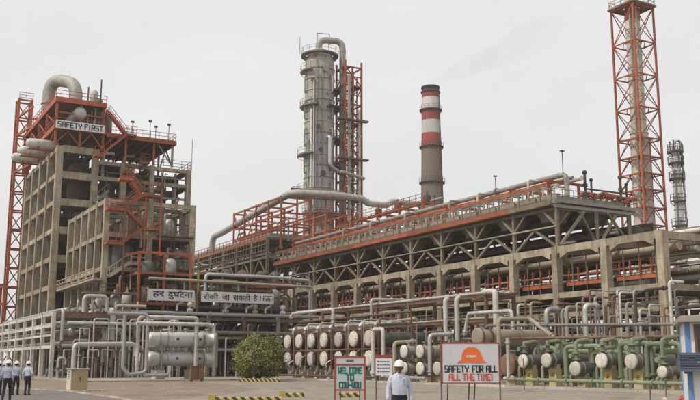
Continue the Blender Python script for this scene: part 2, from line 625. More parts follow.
def lthing(name, label, cat, loc, rz=0.0, group=None):
    """an Empty in the world; meshes are given in its own coordinates"""
    o = bpy.data.objects.new(name, None)
    C.objects.link(o)
    o.empty_display_size = 0.5
    o.location = loc
    o.rotation_euler = (0, 0, rz)
    BASE[o] = (0, 0, 0)
    return tag(o, label, cat, group)


def part(name, mb, mat, parent, label=None):
    mats = mat if isinstance(mat, (list, tuple)) else [mat]
    o = bpy.data.objects.new(name, mb.mesh(name, BASE[parent], mats))
    C.objects.link(o)
    o.parent = parent
    BASE[o] = BASE[parent]
    if label:
        o['label'] = label
    return o


def solo(name, mb, mat, label, cat, base, group=None):
    mats = mat if isinstance(mat, (list, tuple)) else [mat]
    o = bpy.data.objects.new(name, mb.mesh(name, base, mats))
    C.objects.link(o)
    o.location = W(*base)
    o.rotation_euler = (0, 0, ANG)
    return tag(o, label, cat, group)


def structure(name, mb, mat, world=True):
    mats = mat if isinstance(mat, (list, tuple)) else [mat]
    o = bpy.data.objects.new(name, mb.mesh(name, (0, 0, 0), mats))
    C.objects.link(o)
    if not world:
        o.rotation_euler = (0, 0, ANG)
    o['kind'] = 'structure'
    BASE[o] = (0, 0, 0)
    return o


BARS = {}


def bar(name, parent, a, b, w, h, mat, style=None):
    """one straight member, its mesh shared with all alike members"""
    a, b = Vector(a), Vector(b)
    d = b - a
    key = (name, round(d.x, 3), round(d.y, 3), round(d.z, 3), w, h, mat, style)
    me = BARS.get(key)
    if me is None:
        m = MB()
        if style == 'haunch':          # concrete beam with deepened ends
            m.bar((0, 0, 0), d, w, h)
            dn, L = d.normalized(), d.length
            s = Vector((-dn.y, dn.x, 0)) * (w / 2 - 0.004)
            for e0, sg in ((Vector((0, 0, 0)), 1), (d, -1)):
                x0 = e0 + dn * (0.3 * sg)
                x1 = e0 + dn * (1.35 * sg)
                z0 = Vector((0, 0, -h / 2 + 0.01))
                z1 = Vector((0, 0, -h / 2 - 0.5))
                vs = [x0 + z0 - s, x1 + z0 - s, x0 + z1 - s, x0 + z0 + s, x1 + z0 + s, x0 + z1 + s]
                m.add(vs, [(0, 1, 2), (3, 5, 4), (0, 3, 4, 1), (1, 4, 5, 2), (2, 5, 3, 0)])
        elif style == 'I':
            dn = d.normalized()
            up = Vector((0, 0, 1)) if abs(dn.z) < 0.95 else Vector((0, 1, 0))
            s = dn.cross(up).normalized()
            t = s.cross(dn)
            o1 = t * (h / 2 - 0.02)
            m.bar(o1, d + o1, w, 0.04)
            m.bar(-o1, d - o1, w, 0.04)
            m.bar((0, 0, 0), d, 0.05, h - 0.08)
        elif style == 'tube':
            m.cyl((0, 0, 0), d, w / 2, seg=8)
        else:
            m.bar((0, 0, 0), d, w, h)
        me = m.mesh(name, (0, 0, 0), [mat])
        BARS[key] = me
    o = bpy.data.objects.new(name, me)
    C.objects.link(o)
    o.parent = parent
    o.location = a - Vector(BASE[parent])
    BASE[o] = tuple(a)
    return o


def copy_tree(o, base, label=None):
    """a copy of a thing on the grid, with its parts and their sub-parts"""
    c = o.copy()
    C.objects.link(c)
    c.location = W(*base)
    if label:
        c['label'] = label
    for ch in list(o.children):
        cc = ch.copy()
        C.objects.link(cc)
        cc.parent = c
        for g in list(ch.children):
            gg = g.copy()
            C.objects.link(gg)
            gg.parent = cc
    return c


ORD = ['first', 'second', 'third', 'fourth', 'fifth', 'sixth', 'seventh', 'eighth', 'ninth', 'tenth', 'eleventh', 'twelfth']

# block lettering: strokes on a 4 x 6 grid
GL = {
    'A': [[(0, 0), (0, 5), (1, 6), (3, 6), (4, 5), (4, 0)], [(0, 3), (4, 3)]],
    'C': [[(4, 6), (0, 6), (0, 0), (4, 0)]],
    'D': [[(0, 0), (0, 6), (3, 6), (4, 5), (4, 1), (3, 0), (0, 0)]],
    'E': [[(4, 6), (0, 6), (0, 0), (4, 0)], [(0, 3), (3, 3)]],
    'F': [[(4, 6), (0, 6), (0, 0)], [(0, 3), (3, 3)]],
    'H': [[(0, 0), (0, 6)], [(4, 0), (4, 6)], [(0, 3), (4, 3)]],
    'I': [[(2, 0), (2, 6)]],
    'L': [[(0, 6), (0, 0), (4, 0)]],
    'M': [[(0, 0), (0, 6), (2, 4), (4, 6), (4, 0)]],
    'O': [[(0, 0), (0, 6), (4, 6), (4, 0), (0, 0)]],
    'R': [[(0, 0), (0, 6), (4, 6), (4, 3), (0, 3)], [(2, 3), (4, 0)]],
    'S': [[(4, 6), (0, 6), (0, 3), (4, 3), (4, 0), (0, 0)]],
    'T': [[(0, 6), (4, 6)], [(2, 6), (2, 0)]],
    'U': [[(0, 6), (0, 0), (4, 0), (4, 6)]],
    'V': [[(0, 6), (0, 2), (2, 0), (4, 2), (4, 6)]],
    'W': [[(0, 6), (0, 0), (2, 2), (4, 0), (4, 6)]],
    'Y': [[(0, 6), (0, 4), (2, 3), (4, 4), (4, 6)], [(2, 3), (2, 0)]],
    '!': [[(2, 6), (2, 2)], [(2, 0.6), (2, 0)]],
    '-': [[(0.6, 3), (3.4, 3)]],
    ' ': [],
}


def letters(mb, text, xc, z0, height, width, y, th=0.2, depth=0.006):
    """block letters centred on xc, baseline z0, facing -y"""
    u = height / 6.0
    adv = {' ': 3.0, 'I': 4.2, '!': 4.0}
    ws = [adv.get(c, 6.0) for c in text]
    sx = width / (sum(ws) - 2.0)
    x = xc - width / 2
    w = th * height
    for c, a in zip(text, ws):
        off = -1.2 if c in 'I!' else 0
        for st in GL[c]:
            for (a0, a1), (b0, b1) in zip(st[:-1], st[1:]):
                A = Vector((x + (a0 + off) * sx, y, z0 + a1 * u))
                B = Vector((x + (b0 + off) * sx, y, z0 + b1 * u))
                d = (B - A).normalized()
                A -= d * w * 0.42
                B += d * w * 0.42
                s = Vector((-d.z, 0, d.x)) * w / 2
                jit = 0.0005 * ((len(mb.f) * 7) % 5)
                yy = Vector((0, depth + jit, 0))
                vs = [A - s, B - s, B + s, A + s]
                vs = [q - yy for q in vs] + [q + yy * 0.2 for q in vs]
                mb.add(vs, [(0, 1, 2, 3), (7, 6, 5, 4), (0, 4, 5, 1), (1, 5, 6, 2), (2, 6, 7, 3), (3, 7, 4, 0)])
        x += a * sx
    return mb


def font_mesh(text, size, bold=0.0, shear=0.0):
    """outline of a line of type as (verts, faces) in x/z, centred on x"""
    cu = bpy.data.curves.new('type', 'FONT')
    cu.body = text
    cu.size = size
    cu.extrude = 0.004
    cu.offset = bold
    cu.shear = shear
    cu.resolution_u = 3
    ob = bpy.data.objects.new('type', cu)
    C.objects.link(ob)
    dg = bpy.context.evaluated_depsgraph_get()
    me = bpy.data.meshes.new_from_object(ob.evaluated_get(dg))
    vs = [(v.co.x, -v.co.z, v.co.y) for v in me.vertices]
    fs = [tuple(p.vertices) for p in me.polygons]
    bpy.data.objects.remove(ob)
    bpy.data.curves.remove(cu)
    bpy.data.meshes.remove(me)
    return vs, fs


def type_line(mb, text, x0, x1, z0, height, y, bold=0.0, shear=0.0):
    vs, fs = font_mesh(text, 1.0, bold, shear)
    if not vs:
        return mb
    a0, a1 = min(v[0] for v in vs), max(v[0] for v in vs)
    b0, b1 = min(v[2] for v in vs), max(v[2] for v in vs)
    sx, sz = (x1 - x0) / (a1 - a0), height / (b1 - b0)
    return mb.add([(x0 + (v[0] - a0) * sx, y + v[1], z0 + (v[2] - b0) * sz) for v in vs], fs)


def run_pipe(parent, pts, r, mat, seg=8, name='pipe'):
    m = MB().tube(pts, r, seg)
    if r >= .13 and name in ('pipe', 'vapour_pipe'):
        seams(m, pts, r, seg)
    return part(name, m, mat, parent)


def seams(m, pts, r, seg=10, step=2.3):
    """cladding laps and a flange pair now and then along the straight runs"""
    k = 0
    for a, b in zip(pts[:-1], pts[1:]):
        a, b = Vector(a), Vector(b)
        L = (b - a).length
        if L < 4 * r + .8:
            continue
        d = (b - a) / L
        t = 3 * r + .3
        while t < L - 3 * r - .2:
            c = a + d * t
            k += 1
            if k % 6 == 0:
                m.cyl(c, c + d * .09, r * 1.5, seg=seg)
                m.cyl(c + d * .12, c + d * .21, r * 1.5, seg=seg)
            else:
                m.cyl(c, c + d * .07, r * 1.07, seg=seg)
            t += step


PC = ['tan_pipe', 'cladding_dull', 'white_paint', 'grey_steel', 'rusty_brown', 'cladding_dull', 'brown_steel', 'tan_pipe']

rnd = random.Random(11)

# ================================================================== ground
m = MB()
m.add([(-500, -60, 0), (600, -60, 0), (600, 800, 0), (-500, 800, 0)], [(0, 1, 2, 3)])
structure('ground', m, 'dusty_ground')
m = MB()     # asphalt road at the left, in front of the rack yard
rp = [(-70, 8), (-4.2, 8), (-6.2, 28), (-9.2, 40), (-11.2, 45), (-14.4, 50.5), (-17.2, 55.7), (-21.5, 60), (-28, 64.5), (-70, 78)]
m.add([(x, y, 0.005) for x, y in rp], [tuple(range(len(rp)))])
structure('road', m, 'asphalt')
# kerb stones along the road edge
kerb = bpy.data.objects.new('kerb', None)
C.objects.link(kerb)
kerb['kind'] = 'structure'
BASE[kerb] = (0, 0, 0)
edge = [Vector((x, y, 0)) for x, y in [(-6.4, 28), (-9.4, 40), (-11.3, 44.6), (-14.4, 50.3), (-17.2, 55.5), (-21.5, 59.7), (-28, 64.1), (-44, 68.9)]]
for a, b in zip(edge[:-1], edge[1:]):
    L = (b - a).length
    n = max(1, int(L / 1.0))
    for k in range(n):
        p0, p1 = a.lerp(b, (k + 0.012) / n), a.lerp(b, (k + 0.985) / n)
        z = 0.055 + 0.012 * rnd.random()
        m = MB().bar(p0 + Vector((0, 0, z - 0.05)), p1 + Vector((0, 0, z - 0.045)), 0.22, 0.1)
        part('kerb_stone', m, 'kerb_pink' if (k % 5) else 'kerb_pale', kerb)
# dirt verge between road and the plant pad
m = MB()
vp = [(-9.2, 42), (-11.2, 46), (-14.2, 51), (-16.9, 56.2), (-21.2, 60.6), (-27.6, 65.1), (-60, 76), (-75, 120), (-33, 95), (-25, 92), (-14, 84), (-10, 74), (-6, 62), (-6.5, 50)]
m.add([(x, y, 0.004) for x, y in vp], [tuple(range(len(vp)))])
structure('dirt_verge', m, 'dirt')
# raised concrete pad under the exchangers and the pipe rack
m = MB().box(40.7, 112, 10, 172, -0.3, 0.13)
structure('pad', m, 'pad_concrete', False)
m = MB().box(19, 40.2, 82.3, 172, -0.3, 0.11)
structure('yard_slab', m, 'pad_concrete', False)
padk = structure('pad_kerb', MB().box(40.46, 40.68, 9.2, 9.98, -0.1, 0.15), 'kerb_pale', False)
kme = MB().box(-0.11, 0.11, -0.985, 0.985, -0.1, 0.155).mesh('kerb_stone', (0, 0, 0), ['kerb_pale'])
for k in range(34):
    o = bpy.data.objects.new('kerb_stone', kme)
    C.objects.link(o)
    o.parent = padk
    o.location = (40.57, 11 + 2.0 * k, 0.004 * ((k * 7) % 3))

# ================================================================== concrete pipe rack
rack = thing('pipe_rack', 'long tan concrete pipe rack of three open storeys running the whole middle ground', 'pipe rack', (55.7, 49, 0))
NQ = 14
QS = [49 + 6 * n for n in range(NQ)]
PS = [55.7, 62.4, 69.0]
LV = [(11.62, 0.62), (7.55, 0.5), (5.85, 0.42), (3.9, 0.42)]
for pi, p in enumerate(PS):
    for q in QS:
        bar('column', rack, (p, q, 0.1), (p, q, 11.95), 0.68, 0.68, 'concrete' if pi == 0 else 'concrete_shaded')
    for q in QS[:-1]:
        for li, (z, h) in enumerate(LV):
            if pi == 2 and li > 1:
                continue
            bar('beam', rack, (p, q + 0.33, z), (p, q + 5.67, z), 0.5, h, 'concrete' if pi == 0 else 'concrete_shaded', 'haunch' if li == 0 else None)
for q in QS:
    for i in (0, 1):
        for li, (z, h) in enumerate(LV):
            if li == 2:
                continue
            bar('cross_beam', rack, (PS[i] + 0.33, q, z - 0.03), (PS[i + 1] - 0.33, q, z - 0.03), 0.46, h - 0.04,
                'concrete' if q == 49 else 'concrete_shaded')
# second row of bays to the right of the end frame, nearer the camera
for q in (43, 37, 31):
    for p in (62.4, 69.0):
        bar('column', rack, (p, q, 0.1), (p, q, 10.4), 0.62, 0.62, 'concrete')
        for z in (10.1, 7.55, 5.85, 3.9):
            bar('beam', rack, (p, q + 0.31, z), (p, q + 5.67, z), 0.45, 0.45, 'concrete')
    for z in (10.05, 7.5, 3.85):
        bar('cross_beam', rack, (62.73, q, z), (68.67, q, z), 0.42, 0.42, 'concrete_shaded')
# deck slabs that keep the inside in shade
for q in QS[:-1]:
    bar('floor_slab', rack, (65.8, q + 0.3, 7.62), (65.8, q + 5.7, 7.62), 6.1, 0.16, 'concrete_shaded')
    bar('floor_slab', rack, (59.2, q + 0.3, 3.98), (59.2, q + 5.7, 3.98), 5.4, 0.14, 'concrete_shaded')
# red pipe-support walkway in front bays
for q in QS[:-1]:
    bar('walkway_beam', rack, (56.5, q + 0.36, 8.55), (56.5, q + 5.64, 8.55), 0.2, 0.3, 'red_steel')
    m = MB()
    for k in range(5):
        y = q + 0.7 + k * 1.15
        m.bar((56.45, y, 8.7), (56.45, y, 10.0), 0.13)
        m.bar((56.55, y, 8.75), (58.3, y, 8.75), 0.12)
    m.bar((56.45, q + 0.4, 9.35), (56.45, q + 5.6, 9.35), 0.09)
    part('pipe_support', m, 'red_steel', rack)
for q in (43, 37, 31):
    bar('walkway_beam', rack, (62.4, q + 0.36, 8.6), (62.4, q + 5.64, 8.6), 0.22, 0.34, 'red_steel')
    m = MB()
    for k in range(5):
        y = q + 0.7 + k * 1.15
        m.bar((62.3, y, 8.75), (62.3, y, 10.0), 0.13)
    part('pipe_support', m, 'red_steel', rack)
for q in QS[:-1]:
    m = MB()
    for z in (6.3, 6.75):
        m.bar((55.6, q + .4, z), (55.6, q + 5.6, z), .07)
    for k in range(4):
        m.bar((55.6, q + .6 + k * 1.6, 6.05), (55.6, q + .6 + k * 1.6, 6.8), .07)
    part('handrail', m, 'brown_steel' if int(q) % 4 else 'red_steel', rack)
    for k in range(3):
        y = q + 1.2 + 1.7 * k
        bar('hanger', rack, (56.2, y, 7.8), (56.2, y, 11.3), .07, .07, 'brown_steel' if k != 1 else 'rusty_brown')
    run_pipe(rack, [(56.1, q + 2.1, .2), (56.1, q + 2.1, 5.4), (57.3, q + 2.1, 5.6)], .11, ['cladding_dull', 'rusty_brown', 'tan_pipe'][int(q) % 3], 8, 'riser')
bar('edge_girder', rack, (62.0, 30, 10.75), (62.0, 48.6, 10.75), 0.25, 0.5, 'red_steel')


# pipes on the tiers
k = 0
for z0, rows in ((8.75, [(57.1, .12), (57.55, .16), (58.0, .1), (58.6, .25), (59.4, .2), (60.4, .3)]),
                 (9.35, [(56.95, .09), (57.4, .11), (58.0, .14)]),
                 (10.45, [(57.3, .3), (58.4, .18), (59.3, .25), (60.6, .2)]),
                 (6.25, [(56.5, .16), (57.2, .2), (58.1, .12), (58.9, .25), (60.0, .2)]),
                 (4.3, [(56.6, .14), (57.3, .22), (58.3, .16), (59.4, .3)]),
                 (12.0, [(59.6, .2), (60.6, .3), (61.4, .16), (63.5, .25), (65.5, .3), (67.4, .25)])):
    for p, r in rows:
        q0 = 46 - rnd.random() * 3 if p > 61 else 48.8 - rnd.random()
        q1 = 127.5 - rnd.random() * 2
        run_pipe(rack, [(p, q0, z0 + r), (p, q1, z0 + r)], r, PC[(k * 5 + int(z0)) % 8])
        k += 1
for p, r, z in ((63.2, .2, 9.0), (63.8, .3, 9.1), (64.6, .22, 9.0), (63.2, .15, 9.6), (65.6, .3, 9.1), (63.4, .25, 6.4), (64.4, .3, 6.4), (63.3, .3, 11.4)):
    run_pipe(rack, [(p, 27, z + r), (p, 49.5, z + r)], r, PC[k % 8])
    k += 1
# risers and dark equipment inside the bays, seen between the columns
for q in QS[:-1]:
    for j in range(5):
        p = 57.5 + rnd.random() * 4
        y = q + 0.8 + rnd.random() * 4.4
        r = 0.06 + 0.1 * rnd.random()
        zt = rnd.choice([5.6, 7.2, 8.9, 10.6])
        run_pipe(rack, [(p, y, 0.2), (p, y, zt), (p + 2.0, y, zt)], r, PC[(j * 3 + int(q)) % 8], 7, 'riser')
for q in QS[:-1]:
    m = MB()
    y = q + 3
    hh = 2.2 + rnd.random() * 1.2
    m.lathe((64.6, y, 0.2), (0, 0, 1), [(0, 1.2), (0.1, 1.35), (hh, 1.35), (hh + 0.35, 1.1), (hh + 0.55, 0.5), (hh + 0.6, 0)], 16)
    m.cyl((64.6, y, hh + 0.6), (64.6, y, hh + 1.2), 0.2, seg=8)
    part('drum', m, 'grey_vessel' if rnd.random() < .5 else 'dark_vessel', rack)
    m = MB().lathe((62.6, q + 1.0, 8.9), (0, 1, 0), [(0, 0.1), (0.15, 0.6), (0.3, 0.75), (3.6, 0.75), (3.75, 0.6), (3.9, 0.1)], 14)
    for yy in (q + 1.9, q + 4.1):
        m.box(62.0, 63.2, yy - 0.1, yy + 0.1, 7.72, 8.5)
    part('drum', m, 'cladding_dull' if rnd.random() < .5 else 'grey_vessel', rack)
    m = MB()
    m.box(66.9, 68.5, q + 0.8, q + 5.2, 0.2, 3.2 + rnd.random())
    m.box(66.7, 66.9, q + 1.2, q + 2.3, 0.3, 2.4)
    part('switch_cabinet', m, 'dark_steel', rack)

# dark drums and trays added on the rack's back half to close bright gaps, under the air cooler
for q in QS[2:-1]:
    m = MB().lathe((66.6, q + .3, 13.5), (0, 1, 0), [(0, .2), (.1, .9), (.35, 1.35), (5.0, 1.35), (5.25, .9), (5.35, .2)], 16)
    for yy in (q + 1.4, q + 4.4):
        m.box(65.6, 67.6, yy - .15, yy + .15, 11.96, 12.6)
    part('drum', m, 'dark_vessel' if int(q) % 4 else 'grey_vessel', rack)
    m = MB().box(68.6, 68.7, q + .4, q + 5.6, 12.0, 15.2)
    part('cable_tray', m, 'dark_steel', rack)
    bar('tray_post', rack, (62.3, q + 3, 12.0), (62.3, q + 3, 15.0), .2, .2, 'dark_steel')
for i in range(8):
    run_pipe(rack, [(62.1 + .35 * (i % 3), 58.5 + i * .4, 12.5 + .34 * i), (62.1 + .35 * (i % 3), 126, 12.5 + .34 * i)], .15, ['brown_steel', 'dark_steel', 'rusty_brown', 'grey_steel'][i % 4], 7)
# ================================================================== air cooler deck on the rack
ac = thing('air_cooler', 'long air cooler deck with red edge and underslung fan hoods above the concrete rack', 'air cooler', (55.7, 61, 11.9))
AQ = [61 + 6 * n for n in range(11)]
for q in AQ:
    for p in (55.9, 65.0):
        bar('post', ac, (p, q, 11.95), (p, q, 15.7), 0.3, 0.3, 'brown_steel')
    bar('cross_beam', ac, (56.05, q, 15.5), (64.85, q, 15.5), 0.2, 0.3, 'brown_steel')
for q in AQ[:-1]:
    bar('brace', ac, (55.9, q + 0.15, 12.0), (55.9, q + 2.9, 13.75), 0.2, 0.2, 'brown_steel')
    bar('brace', ac, (55.9, q + 5.85, 12.0), (55.9, q + 3.1, 13.75), 0.2, 0.2, 'brown_steel')
    bar('knee', ac, (55.9, q + 0.15, 14.0), (55.9, q + 1.7, 15.4), 0.2, 0.2, 'brown_steel')
    bar('knee', ac, (55.9, q + 5.85, 14.0), (55.9, q + 4.3, 15.4), 0.2, 0.2, 'brown_steel')
    bar('knee', ac, (56.05, q, 14.0), (57.4, q, 15.35), 0.18, 0.18, 'brown_steel')
    bar('brace', ac, (65.0, q + 0.15, 12.1), (65.0, q + 2.9, 15.4), 0.16, 0.16, 'brown_steel')
    bar('brace', ac, (65.0, q + 5.85, 12.1), (65.0, q + 3.1, 15.4), 0.16, 0.16, 'brown_steel')
    bar('edge_beam', ac, (55.9, q + 0.15, 15.5), (55.9, q + 5.85, 15.5), 0.2, 0.3, 'brown_steel')
    bar('strut', ac, (55.75, q, 13.85), (55.75, q + 5.98, 13.85), 0.17, 0.17, 'tan_pipe', 'tube')
    for pc in (58.3, 62.6):     # a fan ring and its tapering hood hang under each bay
        m = MB().lathe((pc, q + 3, 15.68), (0, 0, -1), [(0, 1.7), (0.1, 1.7), (0.65, 1.2), (1.0, 1.2), (1.01, 1.0)], 16)
        part('fan_hood', m, 'grey_steel', ac)
    for pc in (58.3, 62.6):
        m = MB()
        m.cyl((pc, q + 3, 14.1), (pc, q + 3, 14.5), 0.22, seg=10)
        for a in range(4):
            c_, s_ = math.cos(a * PI / 2 + q), math.sin(a * PI / 2 + q)
            m.bar((pc, q + 3, 14.42), (pc + c_ * 1.05, q + 3 + s_ * 1.05, 14.47), 0.2, 0.03)
        m.bar((pc, q + 1.5, 14.05), (pc, q + 4.5, 14.05), 0.14)
        part('fan', m, 'dark_steel', ac)
for q in AQ[:-1]:
    bar('deck_plate', ac, (60.6, q, 15.83), (60.6, q + 5.99, 15.83), 10.6, 0.24, 'brown_steel')
    bar('fascia', ac, (55.24, q, 15.98), (55.24, q + 5.99, 15.98), 0.1, 0.42, 'red_steel' if q > 62 else 'brown_steel')
m = MB().box(55.2, 66.4, 60.5, 60.62, 15.95, 16.25)
m.box(55.2, 66.4, 60.54, 60.6, 15.5, 15.75)
part('end_fascia', m, 'grey_steel', ac)
# big triangular knees carrying the deck's near end
for a, b in (((56.0, 60.7, 12.2), (59.0, 60.7, 15.4)), ((56.0, 60.7, 12.2), (56.0, 58.9, 12.2)),
             ((65.0, 60.7, 12.2), (62.0, 60.7, 15.4)), ((60.5, 60.7, 11.95), (60.5, 60.7, 15.5)), ((60.5, 60.7, 12.2), (63.0, 60.7, 15.3)), ((60.5, 60.7, 12.2), (58.4, 60.7, 15.3))):
    bar('knee', ac, a, b, 0.24, 0.2, 'brown_steel')
# tube bundles with header boxes on the deck
for q in AQ[:-1]:
    for j in (0, 1):
        y0 = q + 0.15 + j * 2.95
        m = MB().box(56.6, 64.4, y0, y0 + 2.75, 16.1, 16.75)
        m.box(56.15, 56.6, y0 + 0.05, y0 + 2.7, 16.0, 16.95)
        m.box(64.4, 64.8, y0 + 0.05, y0 + 2.7, 16.0, 16.95)
        b = part('tube_bundle', m, 'tan_pipe' if (int(q) + j) % 3 else 'cladding_dull', ac)
        m = MB()
        for e in (0.6, 2.1):
            m.tube([(56.37, y0 + e, 16.9), (56.37, y0 + e, 17.7), (57.7, y0 + e, 17.7)], 0.1, 7)
        part('nozzle', m, 'cladding_dull', b)
m = MB().rail([(55.35, 61, 16.2), (55.35, 121, 16.2)], 1.1, 1.5, 0.055)
m.rail([(55.35, 61, 16.2), (66.2, 61, 16.2), (66.2, 70, 16.2)], 1.1, 1.3, 0.055)
part('handrail', m, 'grey_steel', ac)
# pipe portal frames above the bundles, red
for q in [64 + 5.5 * n for n in range(11)]:
    for p in (57.8, 61.6):
        bar('portal_post', ac, (p, q, 16.1), (p, q, 18.65), 0.22, 0.22, 'red_steel')
    bar('portal_beam', ac, (57.2, q, 18.72), (62.2, q, 18.72), 0.2, 0.24, 'red_steel')
for q in [64 + 5.5 * n for n in range(10)]:
    bar('portal_beam', ac, (57.8, q + 0.1, 18.5), (57.8, q + 5.4, 18.5), 0.2, 0.24, 'red_steel')
    if q > 80:
        bar('portal_beam', ac, (57.7, q + 0.1, 17.5), (57.7, q + 5.4, 17.5), 0.12, 0.14, 'red_steel')
for q in [62.5 + 3.0 * n for n in range(20)]:
    bar('rail_post', ac, (56.3, q, 16.95), (56.3, q, 17.95), .12, .12, 'red_steel')
    bar('side_post', ac, (55.32, q, 16.2), (55.32, q, 17.5), .1, .1, 'brown_steel')
for q in [62.5 + 6.0 * n for n in range(10)]:
    bar('side_rail', ac, (56.3, q, 17.95), (56.3, q + 5.98, 17.95), .14, .16, 'red_steel')
    bar('side_rail', ac, (55.32, q, 17.5), (55.32, q + 5.98, 17.5), .09, .09, 'brown_steel')
    bar('side_rail', ac, (55.32, q, 16.75), (55.32, q + 5.98, 16.75), .07, .07, 'brown_steel')
run_pipe(ac, [(58.4, 62.2, 17.0), (58.4, 62.2, 19.15), (58.4, 84, 19.15), (58.4, 120, 19.15)], 0.26, 'cladding_dull', 12)
run_pipe(ac, [(59.5, 62.5, 18.98), (59.5, 120, 18.98)], 0.17, 'cladding_dull')
run_pipe(ac, [(60.6, 62.5, 19.05), (60.6, 120, 19.05)], 0.25, 'white_paint')
for q in (66, 74, 79, 88, 96, 103):
    run_pipe(ac, [(58.4, q, 19.1), (57.0, q, 19.1), (57.0, q, 16.9)], 0.13, PC[int(q) % 8])
# little vents and lamp stalks above the portals
for q, h in ((62, 2.4), (72, 1.8), (83, 1.5), (95, 1.6), (108, 1.5)):
    m = MB().cyl((57.8, q, 18.8), (57.8, q, 18.8 + h), 0.04, seg=6)
    m.box(57.6, 58.0, q - 0.12, q + 0.12, 18.8 + h, 18.9 + h)
    part('lamp_stalk', m, 'dark_steel', ac)

dv = thing('lifting_frame', 'dark twin post lifting frame standing on the near end of the air cooler deck', 'lifting frame', (62, 63, 16.2))
for p in (61.3, 66.0):
    m = MB().cyl((p, 62.8, 16.95 if p < 65 else 15.95), (p, 62.8, 19.6), 0.13, seg=8)
    m.sphere((p, 62.8, 19.7), 0.24, 8, 6)
    m.cyl((p, 62.8, 18.3), (p, 62.8, 18.6), 0.24, seg=8)
    part('post', m, 'dark_steel', dv)
    m = MB().cyl((p + 0.8, 62.8, 16.75), (p + 0.8, 62.8, 19.0), 0.1, seg=8)
    m.sphere((p + 0.8, 62.8, 19.05), 0.18, 8, 6)
    part('post', m, 'dark_steel', dv)
part('crossbar', MB().bar((61.3, 62.8, 18.1), (66.8, 62.8, 18.1), 0.14), 'dark_steel', dv)
vm = thing('valve_manifold', 'tangle of small red pipes and valves on the near end of the air cooler deck', 'valve manifold', (63, 61.5, 16.2))
for i in range(9):
    p = 59.5 + i * 0.75
    z = 17.0 + 0.5 * rnd.random()
    part('pipe', MB().tube([(p, 61.3, 16.0), (p, 61.3, z), (p + 1.1, 61.3, z), (p + 1.1, 63.0, z)], 0.12, 7), 'red_steel', vm)
    m = MB().cyl((p, 61.3, z - 0.35), (p, 61.3, z - 0.05), 0.2, seg=8)
    m.cyl((p, 61.1, z - 0.2), (p, 60.9, z - 0.2), 0.2, seg=10)
    part('valve', m, 'red_steel' if i % 3 else 'dark_steel', vm)

# ================================================================== far, taller rack with louvred top and red frames
fr = thing('steel_rack', 'tall weathered steel rack with red top edge beyond the far end of the concrete rack', 'pipe rack', (56, 124, 0))
FQ = [125 + 6 * n for n in range(8)]
for q in FQ:
    for p in (56, 62, 68):
        bar('post', fr, (p, q, 0.1), (p, q, 20.6), 0.4, 0.4, 'brown_steel')
    for z in (20.4, 17.5, 14.5, 10.5, 6.5):
        for p in (56, 62):
            bar('cross_beam', fr, (p + .2, q, z), (p + 5.8, q, z), 0.25, 0.35, 'brown_steel')
for q in FQ[:-1]:
    for z in (20.4, 17.5, 14.5, 10.5, 6.5):
        for p in (56, 68):
            bar('beam', fr, (p, q + .2, z), (p, q + 5.8, z), 0.25, 0.35, 'brown_steel' if z != 20.4 else 'red_steel_far')
    bar('brace', fr, (56, q + .2, 14.6), (56, q + 2.9, 17.3), 0.16, 0.16, 'brown_steel')
    bar('brace', fr, (56, q + 5.8, 14.6), (56, q + 3.1, 17.3), 0.16, 0.16, 'brown_steel')
    bar('floor_slab', fr, (62, q, 17.75), (62, q + 5.98, 17.75), 11.4, 0.14, 'dark_steel')
    bar('floor_slab', fr, (62, q, 10.75), (62, q + 5.98, 10.75), 11.4, 0.14, 'dark_steel')
    for z in (19.5, 18.6):
        bar('rail', fr, (55.8, q, z), (55.8, q + 5.98, z), .12, .14, 'brown_steel' if z > 19 else 'rusty_brown')
    for j in range(5):
        bar('rail_post', fr, (55.85, q + .7 + 1.15 * j, 17.85), (55.85, q + .7 + 1.15 * j, 20.2), .1, .1, 'brown_steel')
    for j in range(3):
        run_pipe(fr, [(56.6 + j * .9, q + .1, 18.2 + .5 * j), (56.6 + j * .9, q + 5.9, 18.2 + .5 * j)], .17 + .06 * j, PC[(j + int(q)) % 8], 8)
    m = MB().box(56.4, 67.6, q + 0.3, q + 5.7, 20.65, 21.3)
    part('tube_bundle', m, 'tan_pipe', fr)
part('handrail', MB().rail([(55.8, 125, 20.6), (55.8, 167, 20.6)], 1.1, 1.5, 0.07), 'red_steel_far', fr)
for i in range(16):
    z = rnd.choice([6.9, 7.3, 10.95, 11.4, 14.9])
    p = 56.5 + 10 * rnd.random()
    r = 0.12 + 0.2 * rnd.random()
    run_pipe(fr, [(p, 124, z + r), (p, 168, z + r)], r, PC[i % 8])
for i in range(22):
    p, q = 56.6 + rnd.random() * 4, 125 + rnd.random() * 40
    run_pipe(fr, [(p, q, 0.2), (p, q, 15 + rnd.random() * 4)], 0.1 + .12 * rnd.random(), PC[i % 8], 7, 'riser')

rf = thing('pipe_gantry', 'open red steel gantry with crossed braces on top of the far steel rack', 'gantry', (58, 123, 20.7))
for q in (123.5, 128.2, 133, 137.8, 142.5):
    for p in (57.5, 62.5):
        bar('post', rf, (p, q, 19.0), (p, q, 26.9), 0.28, 0.28, 'red_steel_far')
    for z in (26.7, 24.3, 22.2):
        bar('cross_beam', rf, (57.65, q, z), (62.35, q, z), 0.2, 0.26, 'red_steel_far')
for q in (123.5, 128.2, 133, 137.8):
    for p in (57.5, 62.5):
        for z in (26.7, 24.0, 22.0):
            bar('beam', rf, (p, q + 0.15, z), (p, q + 4.6, z), 0.2, 0.26, 'red_steel_far')
for q in (137.8, 133):
    bar('brace', rf, (57.5, q + .1, 20.2), (57.5, q + 4.6, 26.5), 0.13, 0.13, 'red_steel_far')
    bar('brace', rf, (57.5, q + 4.6, 20.2), (57.5, q + .1, 26.5), 0.13, 0.13, 'red_steel_far')
